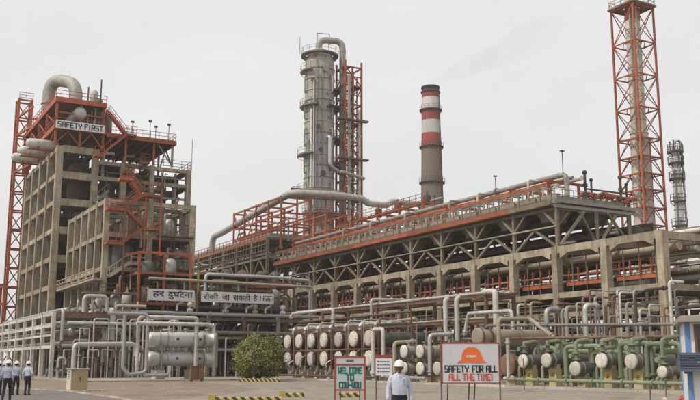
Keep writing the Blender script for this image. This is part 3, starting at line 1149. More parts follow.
for q in (124, 128, 131, 136, 141):
    run_pipe(rf, [(59, q, 20.0), (59, q, 23.5), (59, q + 3, 23.5)], 0.16, 'red_steel_far' if q % 2 else 'cladding_dull')
for z, p in ((22.6, 58.4), (22.7, 60.2), (24.6, 59)):
    run_pipe(rf, [(p, 122.5, z), (p, 143, z)], 0.17, 'red_steel_far' if p < 60 else 'tan_pipe')

rf2 = thing('pipe_gantry', 'red steel pipe gantry between the silver column and the air cooler deck', 'gantry', (60, 92, 15.9))
for q in (91.5, 97, 102.5, 108, 113.5):
    for p in (62.0, 67.0):
        bar('post', rf2, (p, q, 11.9), (p, q, 22.2 if q > 96 else 21.5), 0.26, 0.26, 'red_steel')
    for z in (21.3, 19.6):
        bar('cross_beam', rf2, (62.1, q, z), (66.9, q, z), 0.2, 0.24, 'red_steel')
for q in (91.5, 97, 102.5, 108):
    for p in (62.0, 67.0):
        for z in (21.3, 19.6):
            bar('beam', rf2, (p, q + .1, z), (p, q + 5.4, z), 0.2, 0.24, 'red_steel')
part('handrail', MB().rail([(61.8, 91.5, 21.4), (61.8, 113.5, 21.4)], 1.0, 1.4, 0.06), 'red_steel', rf2)
for q in (93, 96, 99, 104, 107, 110, 112):
    run_pipe(rf2, [(63, q, 17), (63, q, 20.6), (66, q, 20.6)], 0.15, ['cladding_dull', 'red_steel', 'tan_pipe'][q % 3])
for p, z in ((62.6, 20.1), (63.5, 20.2), (64.6, 22.0)):
    run_pipe(rf2, [(p, 91, z), (p, 116, z)], 0.22, 'tan_pipe' if p < 63 else 'cladding_dull')
for q in (94, 101, 106):
    m = MB().lathe((64.3, q, 21.6), (0, 0, 1), [(0, .45), (.1, .5), (1.1, .5), (1.3, .25), (1.35, .12), (1.8, .1)], 12)
    part('drum', m, 'dark_steel', rf2)

rf3 = thing('pipe_gantry', 'dense red gantry of posts and small pipes past the air cooler deck', 'gantry', (60, 108, 12))
for q in (103.5, 107, 110.5, 114, 117.5, 121):
    for p in (58.4, 61.4):
        bar('post', rf3, (p, q, 11.9), (p, q, 22.4 if q > 108 else 20.2), .22, .22, 'red_steel')
    for z in (17.6, 19.9, 22.2):
        if z > 20 and q < 108:
            continue
        bar('cross_beam', rf3, (58.5, q, z), (61.3, q, z), .16, .2, 'red_steel')
for q in (103.5, 107, 110.5, 114, 117.5):
    for p in (58.4, 61.4):
        for z in (17.6, 18.8, 19.9, 22.2):
            if z > 20 and q < 108:
                continue
            bar('beam', rf3, (p, q + .1, z), (p, q + 3.4, z), .15, .2, 'red_steel')
    run_pipe(rf3, [(59.2, q + 1, 16.2), (59.2, q + 1, 19.0 + .6 * (int(q) % 3)), (60.8, q + 1.4, 19.0 + .6 * (int(q) % 3))], .14, ['red_steel', 'cladding', 'tan_pipe'][int(q) % 3], 8)
    run_pipe(rf3, [(58.6, q + 2.2, 16.2), (58.6, q + 2.2, 18.4), (58.6, q + 3.2, 18.4)], .16, ['white_paint', 'red_steel', 'cladding'][int(q) % 3], 8)
    m = MB().lathe((60, q + 2.4, 16.2), (0, 0, 1), [(0, .5), (.1, .6), (1.6, .6), (1.9, .3), (1.95, .1)], 12)
    part('drum', m, ['cladding_dull', 'dark_steel', 'red_steel'][int(q) % 3], rf3)
part('handrail', MB().rail([(58.3, 108, 22.4), (58.3, 121, 22.4)], 1.0, 1.2, .06), 'red_steel', rf3)
for i in range(6):
    run_pipe(rf3, [(58.8 + .45 * i, 102, 18.0 + .35 * (i % 3)), (58.8 + .45 * i, 122.5, 18.0 + .35 * (i % 3))], .11 + .03 * (i % 3), ['tan_pipe', 'red_steel', 'cladding'][i % 3], 8)
# long overhead transfer pipe
m = MB().tube([(58, 154, 19.5), (58, 154, 24.2), (58, 149, 24.4), (58, 121, 27.0), (63, 119.5, 27.0), (66.3, 119.5, 27.0)], 0.55, 12, 1.8)
m.tube([(58.4, 157, 20), (58.4, 157, 22.3), (58.4, 154.4, 22.3)], 0.4, 10, 1.0)
m.tube([(66, 119.5, 27.0), (69.5, 119.5, 26.9), (70.5, 119.5, 26.2), (74, 119.5, 26.2), (75, 119.5, 26.9), (80.5, 119.5, 26.9), (81, 119.5, 25.2)], 0.5, 12, 1.0)
tp = solo('transfer_pipe', m, 'cladding_dull', 'thick pale pipe climbing from the far rack across the front of the silver column', 'pipe', (58, 149, 19.5))

# ================================================================== tall distillation column
cb = (73.3, 141.5, 0)
col = thing('distillation_column', 'tall silver banded distillation column with ring platforms and an overhead vapour pipe', 'column', cb)
H = 59.2
prof = [(0, 3.0), (6, 3.0), (6.1, 2.72), (43, 2.72)]
prof2 = [(43, 2.72), (H - 3.4, 2.72), (H - 3.0, 2.6), (H - 1.6, 2.3), (H - .6, 1.3), (H - .2, 0.3)]
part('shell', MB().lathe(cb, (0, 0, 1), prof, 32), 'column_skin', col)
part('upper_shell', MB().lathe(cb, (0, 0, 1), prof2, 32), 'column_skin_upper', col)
z = 8.0
i = 0
while z < 56:
    m = MB().lathe((cb[0], cb[1], z), (0, 0, 1), [(0, 2.73), (0.02, 2.82), (0.2, 2.82), (0.22, 2.73)], 32)
    part('band', m, 'grey_steel' if i % 3 else 'cladding', col)
    z += 1.9 + 0.25 * (i % 2)
    i += 1


def ring_platform(parent, c, z, r0, r1, a0, a1, mat='grey_steel', rmat='grey_steel', posts=14, seg=24, t=0.07):
    m = MB()
    n = max(3, int(seg * (a1 - a0) / (2 * PI)))
    vs, fs = [], []
    for i in range(n + 1):
        a = a0 + (a1 - a0) * i / n
        for (r, zz) in ((r0, z), (r1, z), (r1, z - 0.25), (r0, z - 0.25)):
            vs.append((c[0] + r * math.cos(a), c[1] + r * math.sin(a), zz))
    for i in range(n):
        o, p = i * 4, i * 4 + 4
        for j in range(4):
            fs.append((o + j, o + (j + 1) % 4, p + (j + 1) % 4, p + j))
    fs += [(0, 3, 2, 1), (n * 4, n * 4 + 1, n * 4 + 2, n * 4 + 3)]
    m.add(vs, fs)
    for i in range(0, n + 1, 3):
        a = a0 + (a1 - a0) * i / n
        m.bar((c[0] + (r0 - .1) * math.cos(a), c[1] + (r0 - .1) * math.sin(a), z - 1.0), (c[0] + r1 * math.cos(a), c[1] + r1 * math.sin(a), z - 0.26), 0.1)
    o = part('platform', m, mat, parent)
    m = MB()
    pts = [(c[0] + (r1 - .05) * math.cos(a0 + (a1 - a0) * i / n), c[1] + (r1 - .05) * math.sin(a0 + (a1 - a0) * i / n), z) for i in range(n + 1)]
    for i, p_ in enumerate(pts):
        if i % 2 == 0 or i == n:
            m.bar(p_, (p_[0], p_[1], z + 1.1), t)
    for h in (1.1, 0.6):
        m.tube([(x, y, z + h) for x, y, _ in pts], t / 2, 4, 0, False)
    part('handrail', m, rmat, o)
    return o


FULL = 2 * PI
ring_platform(col, cb, 57.6, 2.5, 3.5, 0, FULL, 'brown_steel')
ring_platform(col, cb, 54.4, 2.8, 3.6, PI * .75, PI * 1.2)
ring_platform(col, cb, 50.8, 2.8, 3.9, -PI * .35, PI * .35, 'dark_steel', 'dark_steel')
ring_platform(col, cb, 47.7, 2.8, 3.6, PI * .65, PI * 1.3)
ring_platform(col, cb, 47.4, 2.8, 3.9, -PI * .5, PI * .2, 'dark_steel', 'dark_steel')
ring_platform(col, cb, 41.6, 2.8, 3.9, -PI * .4, PI * .3, 'dark_steel', 'dark_steel')
ring_platform(col, cb, 38.6, 2.8, 4.0, PI * .8, PI * 1.25)
ring_platform(col, cb, 32.0, 2.8, 4.0, PI * .8, PI * 1.25)
ring_platform(col, cb, 27.8, 2.8, 4.2, -PI * .9, PI * .1)
ring_platform(col, cb, 36.5, 2.8, 3.9, -PI * .4, PI * .3, 'dark_steel', 'dark_steel')


def cyl_pt(c, r, a, z):
    return (c[0] + r * math.cos(a), c[1] + r * math.sin(a), z)


# small-bore risers hugging the shell (angles measured on the plant grid; the camera looks from about -118 degrees)
for a, z0, z1, r, mt in ((-2.55, 8, 46.5, .22, 'white_paint'), (-2.38, 8, 52, .16, 'cladding'), (-2.75, 8, 41, .14, 'tan_pipe'), (-2.05, 12, 53, .09, 'grey_steel'), (-2.25, 26, 56, .1, 'grey_steel')):
    run_pipe(col, [cyl_pt(cb, 3.02, a, z0), cyl_pt(cb, 3.02, a, z1), cyl_pt(cb, 2.6, a, z1)], r, mt)
run_pipe(col, [cyl_pt(cb, 2.7, -1.45, 41.5), cyl_pt(cb, 3.4, -1.45, 41.5), cyl_pt(cb, 3.4, -1.45, 36.3), cyl_pt(cb, 3.6, -0.8, 35.6), cyl_pt(cb, 4.4, -0.3, 35.6)], 0.33, 'cladding', 10)
m = MB()
for zz in range(16, 110):
    z = zz * 0.5
    a, b = cyl_pt(cb, 2.9, -1.93, z), cyl_pt(cb, 2.9, -1.82, z)
    m.bar(a, b, 0.04)
for a in (-1.93, -1.82):
    m.bar(cyl_pt(cb, 2.9, a, 8), cyl_pt(cb, 2.9, a, 55), 0.06)
part('ladder', m, 'grey_steel', col)
for k in range(22):
    z = 9 + k * 2.15
    a = -2.6 + ((k * 5) % 11) * .16
    m = MB().cyl(cyl_pt(cb, 2.6, a, z), cyl_pt(cb, 3.1, a, z), .3 if k % 3 else .42, seg=12)
    m.cyl(cyl_pt(cb, 3.05, a, z), cyl_pt(cb, 3.13, a, z), .42 if k % 3 else .55, seg=12)
    part('manhole' if k % 3 == 0 else 'nozzle', m, 'grey_steel' if k % 2 else 'dark_steel', col)
for k in range(9):
    z = 10 + k * 5
    for a in (-3.0, -1.25):
        m = MB().tube([cyl_pt(cb, 2.6, a, z), cyl_pt(cb, 3.3, a, z), cyl_pt(cb, 3.3, a, z + 3.2), cyl_pt(cb, 2.6, a, z + 3.2)], .12, 7, .3)
        part('pipe', m, 'grey_steel' if k % 2 else 'cladding_dull', col)
# overhead vapour line
run_pipe(col, [(cb[0] - .3, cb[1] - .2, 57.8), (cb[0] - .3, cb[1] - .2, 60.6), (cb[0] + 4.0, cb[1] - 1.5, 60.6), (cb[0] + 4.0, cb[1] - 1.5, 24)], 0.6, 'cladding_dull', 14, 'vapour_pipe')
m = MB().tube([(cb[0] + 1, cb[1] + 3, 58), (cb[0] + 1, cb[1] + 3, 63.2), (cb[0] + 3.3, cb[1] + 2.4, 63.2), (cb[0] + 3.3, cb[1] + 2.4, 61)], 0.06, 6)
m.tube([cyl_pt(cb, 3.7, 2.6, 58), cyl_pt(cb, 3.7, 2.6, 61.3)], 0.05, 6)
part('lightning_rod', m, 'dark_steel', col)
# red stair and pipe lattice beside the column; extra mid-side members make it dense
lt = thing('lattice_tower', 'red steel lattice tower with stair flights standing right beside the silver column', 'lattice tower', (78.3, 139.5, 0))
LP = ((76.9, 138.2), (80.3, 138.2), (80.3, 141.6), (76.9, 141.6))
LZ = [2 + 3.55 * i for i in range(16)]
for p, q in LP:
    bar('leg', lt, (p, q, 0), (p, q, 56.4), 0.3, 0.3, 'red_steel')
for zi, z in enumerate(LZ):
    for i in range(4):
        (p0, q0), (p1, q1) = LP[i], LP[(i + 1) % 4]
        bar('beam', lt, (p0, q0, z), (p1, q1, z), 0.2, 0.26, 'red_steel')
        if zi < len(LZ) - 1:
            if (zi + i) % 2:
                bar('brace', lt, (p0, q0, z), (p1, q1, z + 3.55), 0.14, 0.14, 'red_steel')
            else:
                bar('brace', lt, (p1, q1, z), (p0, q0, z + 3.55), 0.14, 0.14, 'red_steel')
    m = MB().box(77.1, 78.3, 138.3, 141.5, z + .02, z + 0.1) if zi % 2 else MB().box(79.0, 80.2, 138.3, 141.5, z + .02, z + 0.1)
    part('landing', m, 'rusty_brown', lt)
    if zi < len(LZ) - 1:
        q = 138.9 if zi % 2 else 140.6
        m = MB()
        a, b = ((78.0, q, z), (79.4, q, z + 3.55)) if zi % 2 else ((79.4, q, z), (78.0, q, z + 3.55))
        m.bar(a, b, 0.8, 0.12)
        m.bar((a[0], q - .4, a[2] + 1), (b[0], q - .4, b[2] + 1), 0.06)
        part('stair_flight', m, 'red_steel', lt)
for p, q in ((78.6, 138.2), (78.6, 141.6), (76.9, 139.9), (80.3, 139.9)):
    bar('leg', lt, (p, q, 0), (p, q, 54.0), .18, .18, 'red_steel')
for zi, z in enumerate(LZ[:-1]):
    for p0, p1, q in ((76.9, 78.6, 138.2), (78.6, 80.3, 138.2), (76.9, 78.6, 141.6)):
        bar('beam', lt, (p0, q, z + 1.78), (p1, q, z + 1.78), .12, .14, 'red_steel')
for dx, r, mt in ((0.5, .35, 'cladding_dull'), (1.3, .2, 'rusty_brown'), (2.6, .25, 'cladding')):
    run_pipe(lt, [(77.1 + dx, 138.0, 2), (77.1 + dx, 138.0, 55 - dx * 3)], r, mt)
for z in (30.5, 37.8, 45):
    part('walkway', MB().bar((74.8, 137.6, z), (81.2, 137.6, z), 1.0, 0.3), 'rusty_brown', lt)
run_pipe(lt, [(75.5, 137.4, 35.2), (80.5, 137.6, 34.4)], 0.3, 'tan_pipe')

# red piping gallery in front of the column
pg = thing('piping_gallery', 'rusty red piping gallery just left of the foot of the silver column', 'gallery', (66.5, 136, 30))
part('deck', MB().bar((65.0, 136, 29.9), (73.0, 134.6, 29.9), 2.2, 0.35), 'rusty_brown', pg)
for p in (66, 68.6, 71.5):
    bar('post', pg, (p, 135.4, 20), (p, 135.4, 29.7), 0.22, 0.22, 'red_steel_far')
part('handrail', MB().rail([(65.0, 135, 30.05), (73.0, 133.6, 30.05)], 1.0, 1.2, 0.07), 'red_steel_far', pg)
for z in (29.3, 30.6):
    run_pipe(pg, [(64.6, 135, z), (73.4, 133.5, z)], 0.22, 'rusty_brown')

# ================================================================== chimney
ch = thing('chimney', 'tall round concrete chimney painted with red and white bands near the top', 'chimney', (131.6, 190.0, 0))
cc = (131.6, 190.0, 0)
zs = [(0, 5.2), (41, 2.95), (57.0, 2.62)]


def stack(z0, r0, z1, r1, mat, name):
    part(name, MB().lathe((cc[0], cc[1], z0), (0, 0, 1), [(0, r0), (z1 - z0, r1)], 32), mat, ch)


stack(0, 3.9, 30, 3.15, 'stack_concrete', 'shaft')
stack(30, 3.15, 57.6, 2.62, 'stack_concrete', 'shaft')
stack(57.6, 2.62, 60.9, 2.56, 'stack_red', 'band')
stack(60.9, 2.56, 64.4, 2.49, 'stack_white', 'band')
stack(64.4, 2.49, 67.5, 2.43, 'stack_red', 'band')
stack(67.5, 2.43, 70.6, 2.36, 'stack_white', 'band')
stack(70.6, 2.36, 72.0, 2.33, 'stack_red', 'band')
part('cap', MB().lathe((cc[0], cc[1], 72.0), (0, 0, 1), [(0, 2.34), (0.1, 2.6), (0.4, 2.6), (0.5, 2.32), (1.2, 2.3), (1.3, 2.5), (1.75, 2.45), (1.76, 1.6), (1.2, 1.5)], 32), 'soot', ch)
for z, r in ((57.4, 2.62), (67.4, 2.43), (47.9, 2.83)):
    ring_platform(ch, cc, z, r - .05, r + 0.55, 0, FULL, 'soot', 'dark_steel', 14, 32, 0.06)
m = MB()
for a in (-1.2, -1.12):
    m.bar(cyl_pt(cc, 3.35, a, 30), cyl_pt(cc, 2.6, a, 72), 0.09)
part('ladder', m, 'dark_steel', ch)

# ================================================================== flare stack in its lattice tower
fb = (99.9, 90.9, 0)
fl = thing('flare_tower', 'tall red lattice tower around a pale flare stack, top cut by the picture edge', 'flare tower', fb)
hw = 2.12
FC = ((fb[0] - hw, fb[1] - hw), (fb[0] + hw, fb[1] - hw), (fb[0] + hw, fb[1] + hw), (fb[0] - hw, fb[1] + hw))
ZF = [0, 4.2, 8.4, 12.2, 15.8, 18.4, 20.9, 23.4, 26.0, 28.4, 30.9, 33.6, 38.2, 43.2, 48.3, 53.9]
for p, q in FC:
    bar('leg', fl, (p, q, 0), (p, q, 54.1), 0.25, 0.25, 'red_steel')
for zi, z in enumerate(ZF):
    if z == 0:
        continue
    for i in range(4):
        (p0, q0), (p1, q1) = FC[i], FC[(i + 1) % 4]
        bar('beam', fl, (p0, q0, z), (p1, q1, z), 0.15, 0.18, 'red_steel')
        mid = ((p0 + p1) / 2, (q0 + q1) / 2, z - .03)
        (pm, qm) = FC[(i + 2) % 4]
        mid2 = ((p1 + pm) / 2, (q1 + qm) / 2, z - .03)
        bar('tie', fl, mid, mid2, 0.11, 0.14, 'red_steel')
for z0, z1 in zip(ZF[:-1], ZF[1:]):
    for i in range(4):
        (p0, q0), (p1, q1) = FC[i], FC[(i + 1) % 4]
        if z1 - z0 > 4:
            bar('brace', fl, (p0, q0, z0), (p1, q1, z1), 0.1, 0.1, 'red_steel')
            bar('brace', fl, (p1, q1, z0), (p0, q0, z1), 0.1, 0.1, 'red_steel')
        else:
            pm, qm = (p0 + p1) / 2, (q0 + q1) / 2
            bar('brace', fl, (p0, q0, z0), (pm, qm, z1), 0.1, 0.1, 'red_steel')
            bar('brace', fl, (p1, q1, z0), (pm, qm, z1), 0.1, 0.1, 'red_steel')
part('stack', MB().lathe(fb, (0, 0, 1), [(0, 1.5), (20, 1.45), (34, 1.32), (36, 1.12), (56, 1.05), (56.2, 0.8), (62, 0.75)], 20), 'flare_skin', fl)
for z in range(10, 54, 2):
    r = 1.47 - max(0, z - 20) * 0.009 if z < 35 else 1.12
    part('band', MB().lathe((fb[0], fb[1], z + .6), (0, 0, 1), [(0, r), (.03, r + .05), (.13, r + .05), (.16, r)], 20), 'flare_skin' if z % 3 else 'red_steel', fl)
for z in (33.8, 31.0, 28.5, 26.1, 23.5):
    m = MB()
    for (p, q) in FC:
        m.bar((fb[0], fb[1], z + 0.02), (p, q, z + 0.02), 0.7, 0.1)
    part('platform', m, 'rusty_brown', fl)
m = MB().box(fb[0] - 2.5, fb[0] + 2.5, fb[1] - 2.5, fb[1] - 1.1, 54.0, 54.25)
m.box(fb[0] - 2.5, fb[0] + 2.5, fb[1] + 1.1, fb[1] + 2.5, 54.0, 54.25)
m.box(fb[0] - 2.5, fb[0] - 1.1, fb[1] - 1.1, fb[1] + 1.1, 54.0, 54.25)
m.box(fb[0] + 1.1, fb[0] + 2.5, fb[1] - 1.1, fb[1] + 1.1, 54.0, 54.25)
o = part('top_platform', m, 'rusty_brown', fl)
e = 2.3
part('handrail', MB().rail([(fb[0] - e, fb[1] - e, 54.25), (fb[0] + e, fb[1] - e, 54.25), (fb[0] + e, fb[1] + e, 54.25), (fb[0] - e, fb[1] + e, 54.25)], 1.1, 1.2, 0.07, True), 'grey_steel', o)
part('collar', MB().lathe((fb[0], fb[1], 52.1), (0, 0, 1), [(0, 1.05), (.05, 1.12), (1.8, 1.12), (1.85, 1.05)], 20), 'red_steel', fl)
for dp, dq in ((-1.3, -.7), (-.7, -1.4), (1.4, -.6)):
    run_pipe(fl, [(fb[0] + dp, fb[1] + dq, 0.2), (fb[0] + dp, fb[1] + dq, 55 if dp < 0 else 34)], 0.14, 'tan_pipe' if dp < 0 else 'red_steel')

# ================================================================== slender column at the right
sc_ = (122.0, 103.3, 0)
s2 = thing('slender_column', 'slender grey process column with small platforms at the right edge', 'column', sc_)
part('shell', MB().lathe(sc_, (0, 0, 1), [(0, .9), (20, .9), (20.5, .78), (37, .74), (38, .5), (38.3, .2)], 20), 'column_skin', s2)
for i in range(15):
    part('band', MB().lathe((sc_[0], sc_[1], 9 + 2 * i), (0, 0, 1), [(0, .78), (.02, .95 if i < 6 else .84), (.2, .95 if i < 6 else .84), (.22, .78)], 20), 'grey_steel', s2)
for z, a0, a1 in ((37.2, 0, FULL), (35.2, 0, FULL), (32.5, 0, FULL), (28.6, PI * .8, PI * 1.6), (24.4, PI * .8, PI * 1.6)):
    ring_platform(s2, sc_, z, 0.72, 1.35, a0, a1, 'dark_steel', 'dark_steel', 8, 18, 0.08)
run_pipe(s2, [(sc_[0] - .9, sc_[1] - .4, 5), (sc_[0] - .9, sc_[1] - .4, 34)], 0.12, 'grey_steel')
run_pipe(s2, [(sc_[0], sc_[1], 38), (sc_[0], sc_[1], 39.0), (sc_[0] + .9, sc_[1] - .6, 39.0), (sc_[0] + .9, sc_[1] - .6, 20)], 0.18, 'cladding_dull')
for a in (0.6, 2.2, 3.6, 5.0):
    m = MB().cyl(cyl_pt(sc_, .8, a, 37.2), cyl_pt(sc_, .8, a, 38.8), 0.1, seg=8)
    m.sphere(cyl_pt(sc_, .8, a, 38.9), 0.17, 8, 6)
    part('relief_valve', m, 'dark_steel', s2)

# low process block behind the right end of the rack
rb = thing('process_block', 'rusty open process block behind the flare tower at the right edge', 'plant block', (100, 70, 0))
for p in (92, 99, 106, 113):
    for q in (72, 79):
        bar('post', rb, (p, q, 0), (p, q, 18.4), 0.35, 0.35, 'brown_steel')
for z in (18.2, 14, 9):
    for p in (92, 99, 106):
        bar('beam', rb, (p + .2, 72, z), (p + 6.8, 72, z), 0.3, 0.4, 'red_steel' if z > 15 else 'brown_steel')
        bar('floor_slab', rb, (p + .2, 75.5, z - .3), (p + 6.8, 75.5, z - .3), 6.6, 0.16, 'dark_steel')
    for p in (92, 99, 106, 113):
        bar('cross_beam', rb, (p, 72.2, z), (p, 78.8, z), 0.3, 0.36, 'brown_steel')
part('handrail', MB().rail([(92, 71.8, 18.4), (113, 71.8, 18.4)], 1.1, 1.4, 0.07), 'red_steel', rb)
for i in range(8):
    p = 93 + i * 2.4
    run_pipe(rb, [(p, 73.5, 18.3), (p, 73.5, 19.3 + rnd.random()), (p + 1.6, 73.5, 19.3)], 0.16, ['red_steel', 'tan_pipe', 'rusty_brown'][i % 3])
for i in range(3):
    m = MB().lathe((94.5 + i * 6.5, 75.5, 18.1), (0, 0, 1), [(0, 1.0), (1.8, 1.0), (2.1, .6), (2.2, .2)], 14)
    part('drum', m, 'rusty_brown' if i != 1 else 'tan_pipe', rb)

# ================================================================== concrete reactor structure at the left
rt = thing('reactor_structure', 'tall open concrete tower of many storeys with red steel decks on top at the left', 'tower', (23.9, 122, 0))
TP = [23.9, 28.7, 32.6, 36.6, 42.0]
TQ = [122, 127.7, 133.5, 139.2, 145]
TZ = [3.9, 7.7, 11.4, 15.2, 19.0, 22.8, 26.5, 30.1]


def ttop(p):
    return 30.4 if p < 30 else 29.0


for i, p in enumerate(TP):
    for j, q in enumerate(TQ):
        bar('column', rt, (p, q, 0), (p, q, ttop(p)), 0.85 if i in (0, 1) else 0.7, 0.85, 'concrete' if (i == 0 or j == 0) else 'concrete_shaded')
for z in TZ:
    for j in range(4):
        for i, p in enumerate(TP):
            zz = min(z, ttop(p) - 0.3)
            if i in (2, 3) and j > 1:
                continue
            bar('beam', rt, (p, TQ[j] + .42, zz), (p, TQ[j + 1] - .42, zz), 0.55, 0.6, 'concrete' if i == 0 else 'concrete_shaded')
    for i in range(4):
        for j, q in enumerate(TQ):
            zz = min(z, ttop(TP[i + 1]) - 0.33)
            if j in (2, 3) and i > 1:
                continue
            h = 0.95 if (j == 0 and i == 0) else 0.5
            bar('cross_beam', rt, (TP[i] + .42, q, zz), (TP[i + 1] - .35, q, zz), 0.55, h, 'concrete' if j == 0 else 'concrete_shaded')
for k, z in enumerate(TZ):  # slabs added at some levels to darken the storeys
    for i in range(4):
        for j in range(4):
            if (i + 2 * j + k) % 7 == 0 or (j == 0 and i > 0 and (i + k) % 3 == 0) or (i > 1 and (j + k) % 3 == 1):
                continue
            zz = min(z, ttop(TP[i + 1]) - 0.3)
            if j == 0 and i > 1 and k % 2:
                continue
            bar('floor_slab', rt, ((TP[i] + TP[i + 1]) / 2, TQ[j] + .3, zz - 0.02), ((TP[i] + TP[i + 1]) / 2, TQ[j + 1] - .3, zz - 0.02), TP[i + 1] - TP[i] - .6, 0.14, 'concrete_shaded')
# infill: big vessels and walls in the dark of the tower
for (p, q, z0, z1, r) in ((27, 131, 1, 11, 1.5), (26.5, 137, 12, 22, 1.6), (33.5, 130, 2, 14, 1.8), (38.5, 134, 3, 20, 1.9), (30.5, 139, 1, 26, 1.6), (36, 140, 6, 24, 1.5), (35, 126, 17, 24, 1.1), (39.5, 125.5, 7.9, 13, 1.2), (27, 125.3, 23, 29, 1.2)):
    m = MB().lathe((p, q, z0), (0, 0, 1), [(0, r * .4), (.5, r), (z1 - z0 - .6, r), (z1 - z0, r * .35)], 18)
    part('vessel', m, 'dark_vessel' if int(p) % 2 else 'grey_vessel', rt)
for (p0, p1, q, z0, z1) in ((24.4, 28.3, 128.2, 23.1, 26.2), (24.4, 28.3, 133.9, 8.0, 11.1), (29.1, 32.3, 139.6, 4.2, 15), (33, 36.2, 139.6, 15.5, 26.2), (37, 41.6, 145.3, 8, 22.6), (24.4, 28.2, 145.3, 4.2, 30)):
    part('wall', MB().box(p0, p1, q, q + 0.2, z0, z1), 'concrete_shaded', rt)
# lattice of small steel in the right half of the tower's front
for z in (24.6, 20.9, 17.1, 13.3, 9.6):
    bar('girt', rt, (36.9, 122.1, z), (41.6, 122.1, z), 0.25, 0.3, 'grey_steel')
    bar('girt', rt, (33, 124.6, z - .8), (41.6, 124.6, z - .8), 0.25, 0.3, 'brown_steel')
for p in (38.3, 40.2):
    bar('mullion', rt, (p, 122.3, 15.4), (p, 122.3, 28.3), 0.26, 0.26, 'concrete')
for i, (p, z) in enumerate(((37.5, 11.6), (39, 15.4), (40.5, 19.2), (37.6, 23.0), (33.4, 19.2), (34.5, 11.6), (33.7, 26.7), (30.6, 22.9))):
    m = MB().lathe((p, 123.6, z), (0, 0, 1), [(0, .5), (.1, .62), (1.5, .62), (1.8, .3), (1.85, .12), (2.5, .12)], 14)
    part('drum', m, ['cladding', 'grey_steel', 'green_vessel', 'cladding_dull'][i % 4], rt)
for i in range(26):
    p = 29.2 + rnd.random() * 12.2
    q = 122.9 + rnd.random() * 4
    z = rnd.choice(TZ[:-1])
    L = 1.5 + 3 * rnd.random()
    run_pipe(rt, [(p, q, z), (p, q, z + L), (p + (1.5 if p < 38 else -1.5), q, z + L)], .1 + .14 * rnd.random(), PC[i % 8])
for z in TZ[1:7]:
    run_pipe(rt, [(29, 121.8, z + .9), (36.4, 121.8, z + .9)], .09, 'rusty_brown', 6, 'handrail')
    run_pipe(rt, [(36.8, 121.7, z + .9), (41.8, 121.7, z + .9)], .09, 'grey_steel', 6, 'handrail')

# --- the lower wing in front
WQ = [102.5, 106.2, 109.9, 113.6, 117.3, 121.0]
WP = [25.7, 30.8, 36.0]
for i, p in enumerate(WP):
    for j, q in enumerate(WQ[:-1] if i else WQ):
        bar('column', rt, (p, q, 0), (p, q, 20.3), 0.62, 0.62, 'concrete' if i == 0 or j == 0 else 'concrete_shaded')
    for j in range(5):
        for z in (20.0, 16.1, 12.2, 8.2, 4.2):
            bar('beam', rt, (p, WQ[j] + .31, z), (p, WQ[j + 1] - .31, z), .45, .5, 'concrete' if i == 0 else 'concrete_shaded')
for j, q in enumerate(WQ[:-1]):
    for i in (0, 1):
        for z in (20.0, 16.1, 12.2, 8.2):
            bar('cross_beam', rt, (WP[i] + .31, q, z), (WP[i + 1] - .31, q, z), .45, .46, 'concrete' if j == 0 else 'concrete_shaded')
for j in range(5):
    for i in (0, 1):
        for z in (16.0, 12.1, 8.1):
            bar('floor_slab', rt, ((WP[i] + WP[i + 1]) / 2, WQ[j] + .25, z), ((WP[i] + WP[i + 1]) / 2, WQ[j + 1] - .25, z), 4.6, .14, 'concrete_shaded')
for j, q in enumerate((104.4, 108, 111.8, 115.5)):
    m = MB().lathe((28.3, q, 12.4), (0, 0, 1), [(0, 1), (.3, 1.25), (2.6, 1.25), (3.0, .7), (3.1, .2)], 16)
    part('drum', m, 'grey_vessel', rt)
    m = MB().lathe((28.3, q, 4.3), (0, 0, 1), [(0, 1), (.3, 1.2), (2.9, 1.2), (3.3, .7), (3.4, .2)], 16)
    part('drum', m, 'dark_vessel', rt)
part('wall', MB().box(26.0, 30.5, 119, 119.2, 4.4, 19.6), 'concrete_shaded', rt)
# walkway along the wing's left side
m = MB().bar((24.9, 101.5, 10.9), (24.9, 121, 10.9), 1.2, .25)
o = part('walkway', m, 'tan_pipe', rt)
part('handrail', MB().rail([(24.35, 101.5, 11.05), (24.35, 121, 11.05)], 1.05, 1.6, .09), 'tan_pipe', o)

# --- zigzag stair on the wing's front
SQ = 101.2


def flight(a, b, mat='red_steel', q=SQ, w=0.9):
    m = MB()
    A, B = Vector((a[0], q, a[1])), Vector((b[0], q, b[1]))
    for s in (-w / 2, w / 2):
        o = Vector((0, s, 0))
        m.bar(A + o, B + o, 0.07, 0.34)
        m.bar(A + o + Vector((0, 0, 1.0)), B + o + Vector((0, 0, 1.0)), 0.06)
        for k in range(4):
            c = A.lerp(B, k / 3) + o
            m.bar(c, c + Vector((0, 0, 1.0)), 0.05)
    n = max(4, int((B - A).length / 0.32))
    for k in range(n):
        c = A.lerp(B, (k + .5) / n)
        m.box(c.x - .14, c.x + .14, q - w / 2 + .05, q + w / 2 - .05, c.z - .03, c.z + .01)
    return part('stair_flight', m, mat, rt)


def landing(p0, p1, z, mat='red_steel', q=SQ, w=1.3):
    o = part('landing', MB().box(p0, p1, q - w / 2, q + w / 2, z - .3, z), mat, rt)
    part('handrail', MB().rail([(p0, q - w / 2, z), (p1, q - w / 2, z)], 1.05, .9, .06), mat, o)
    return o


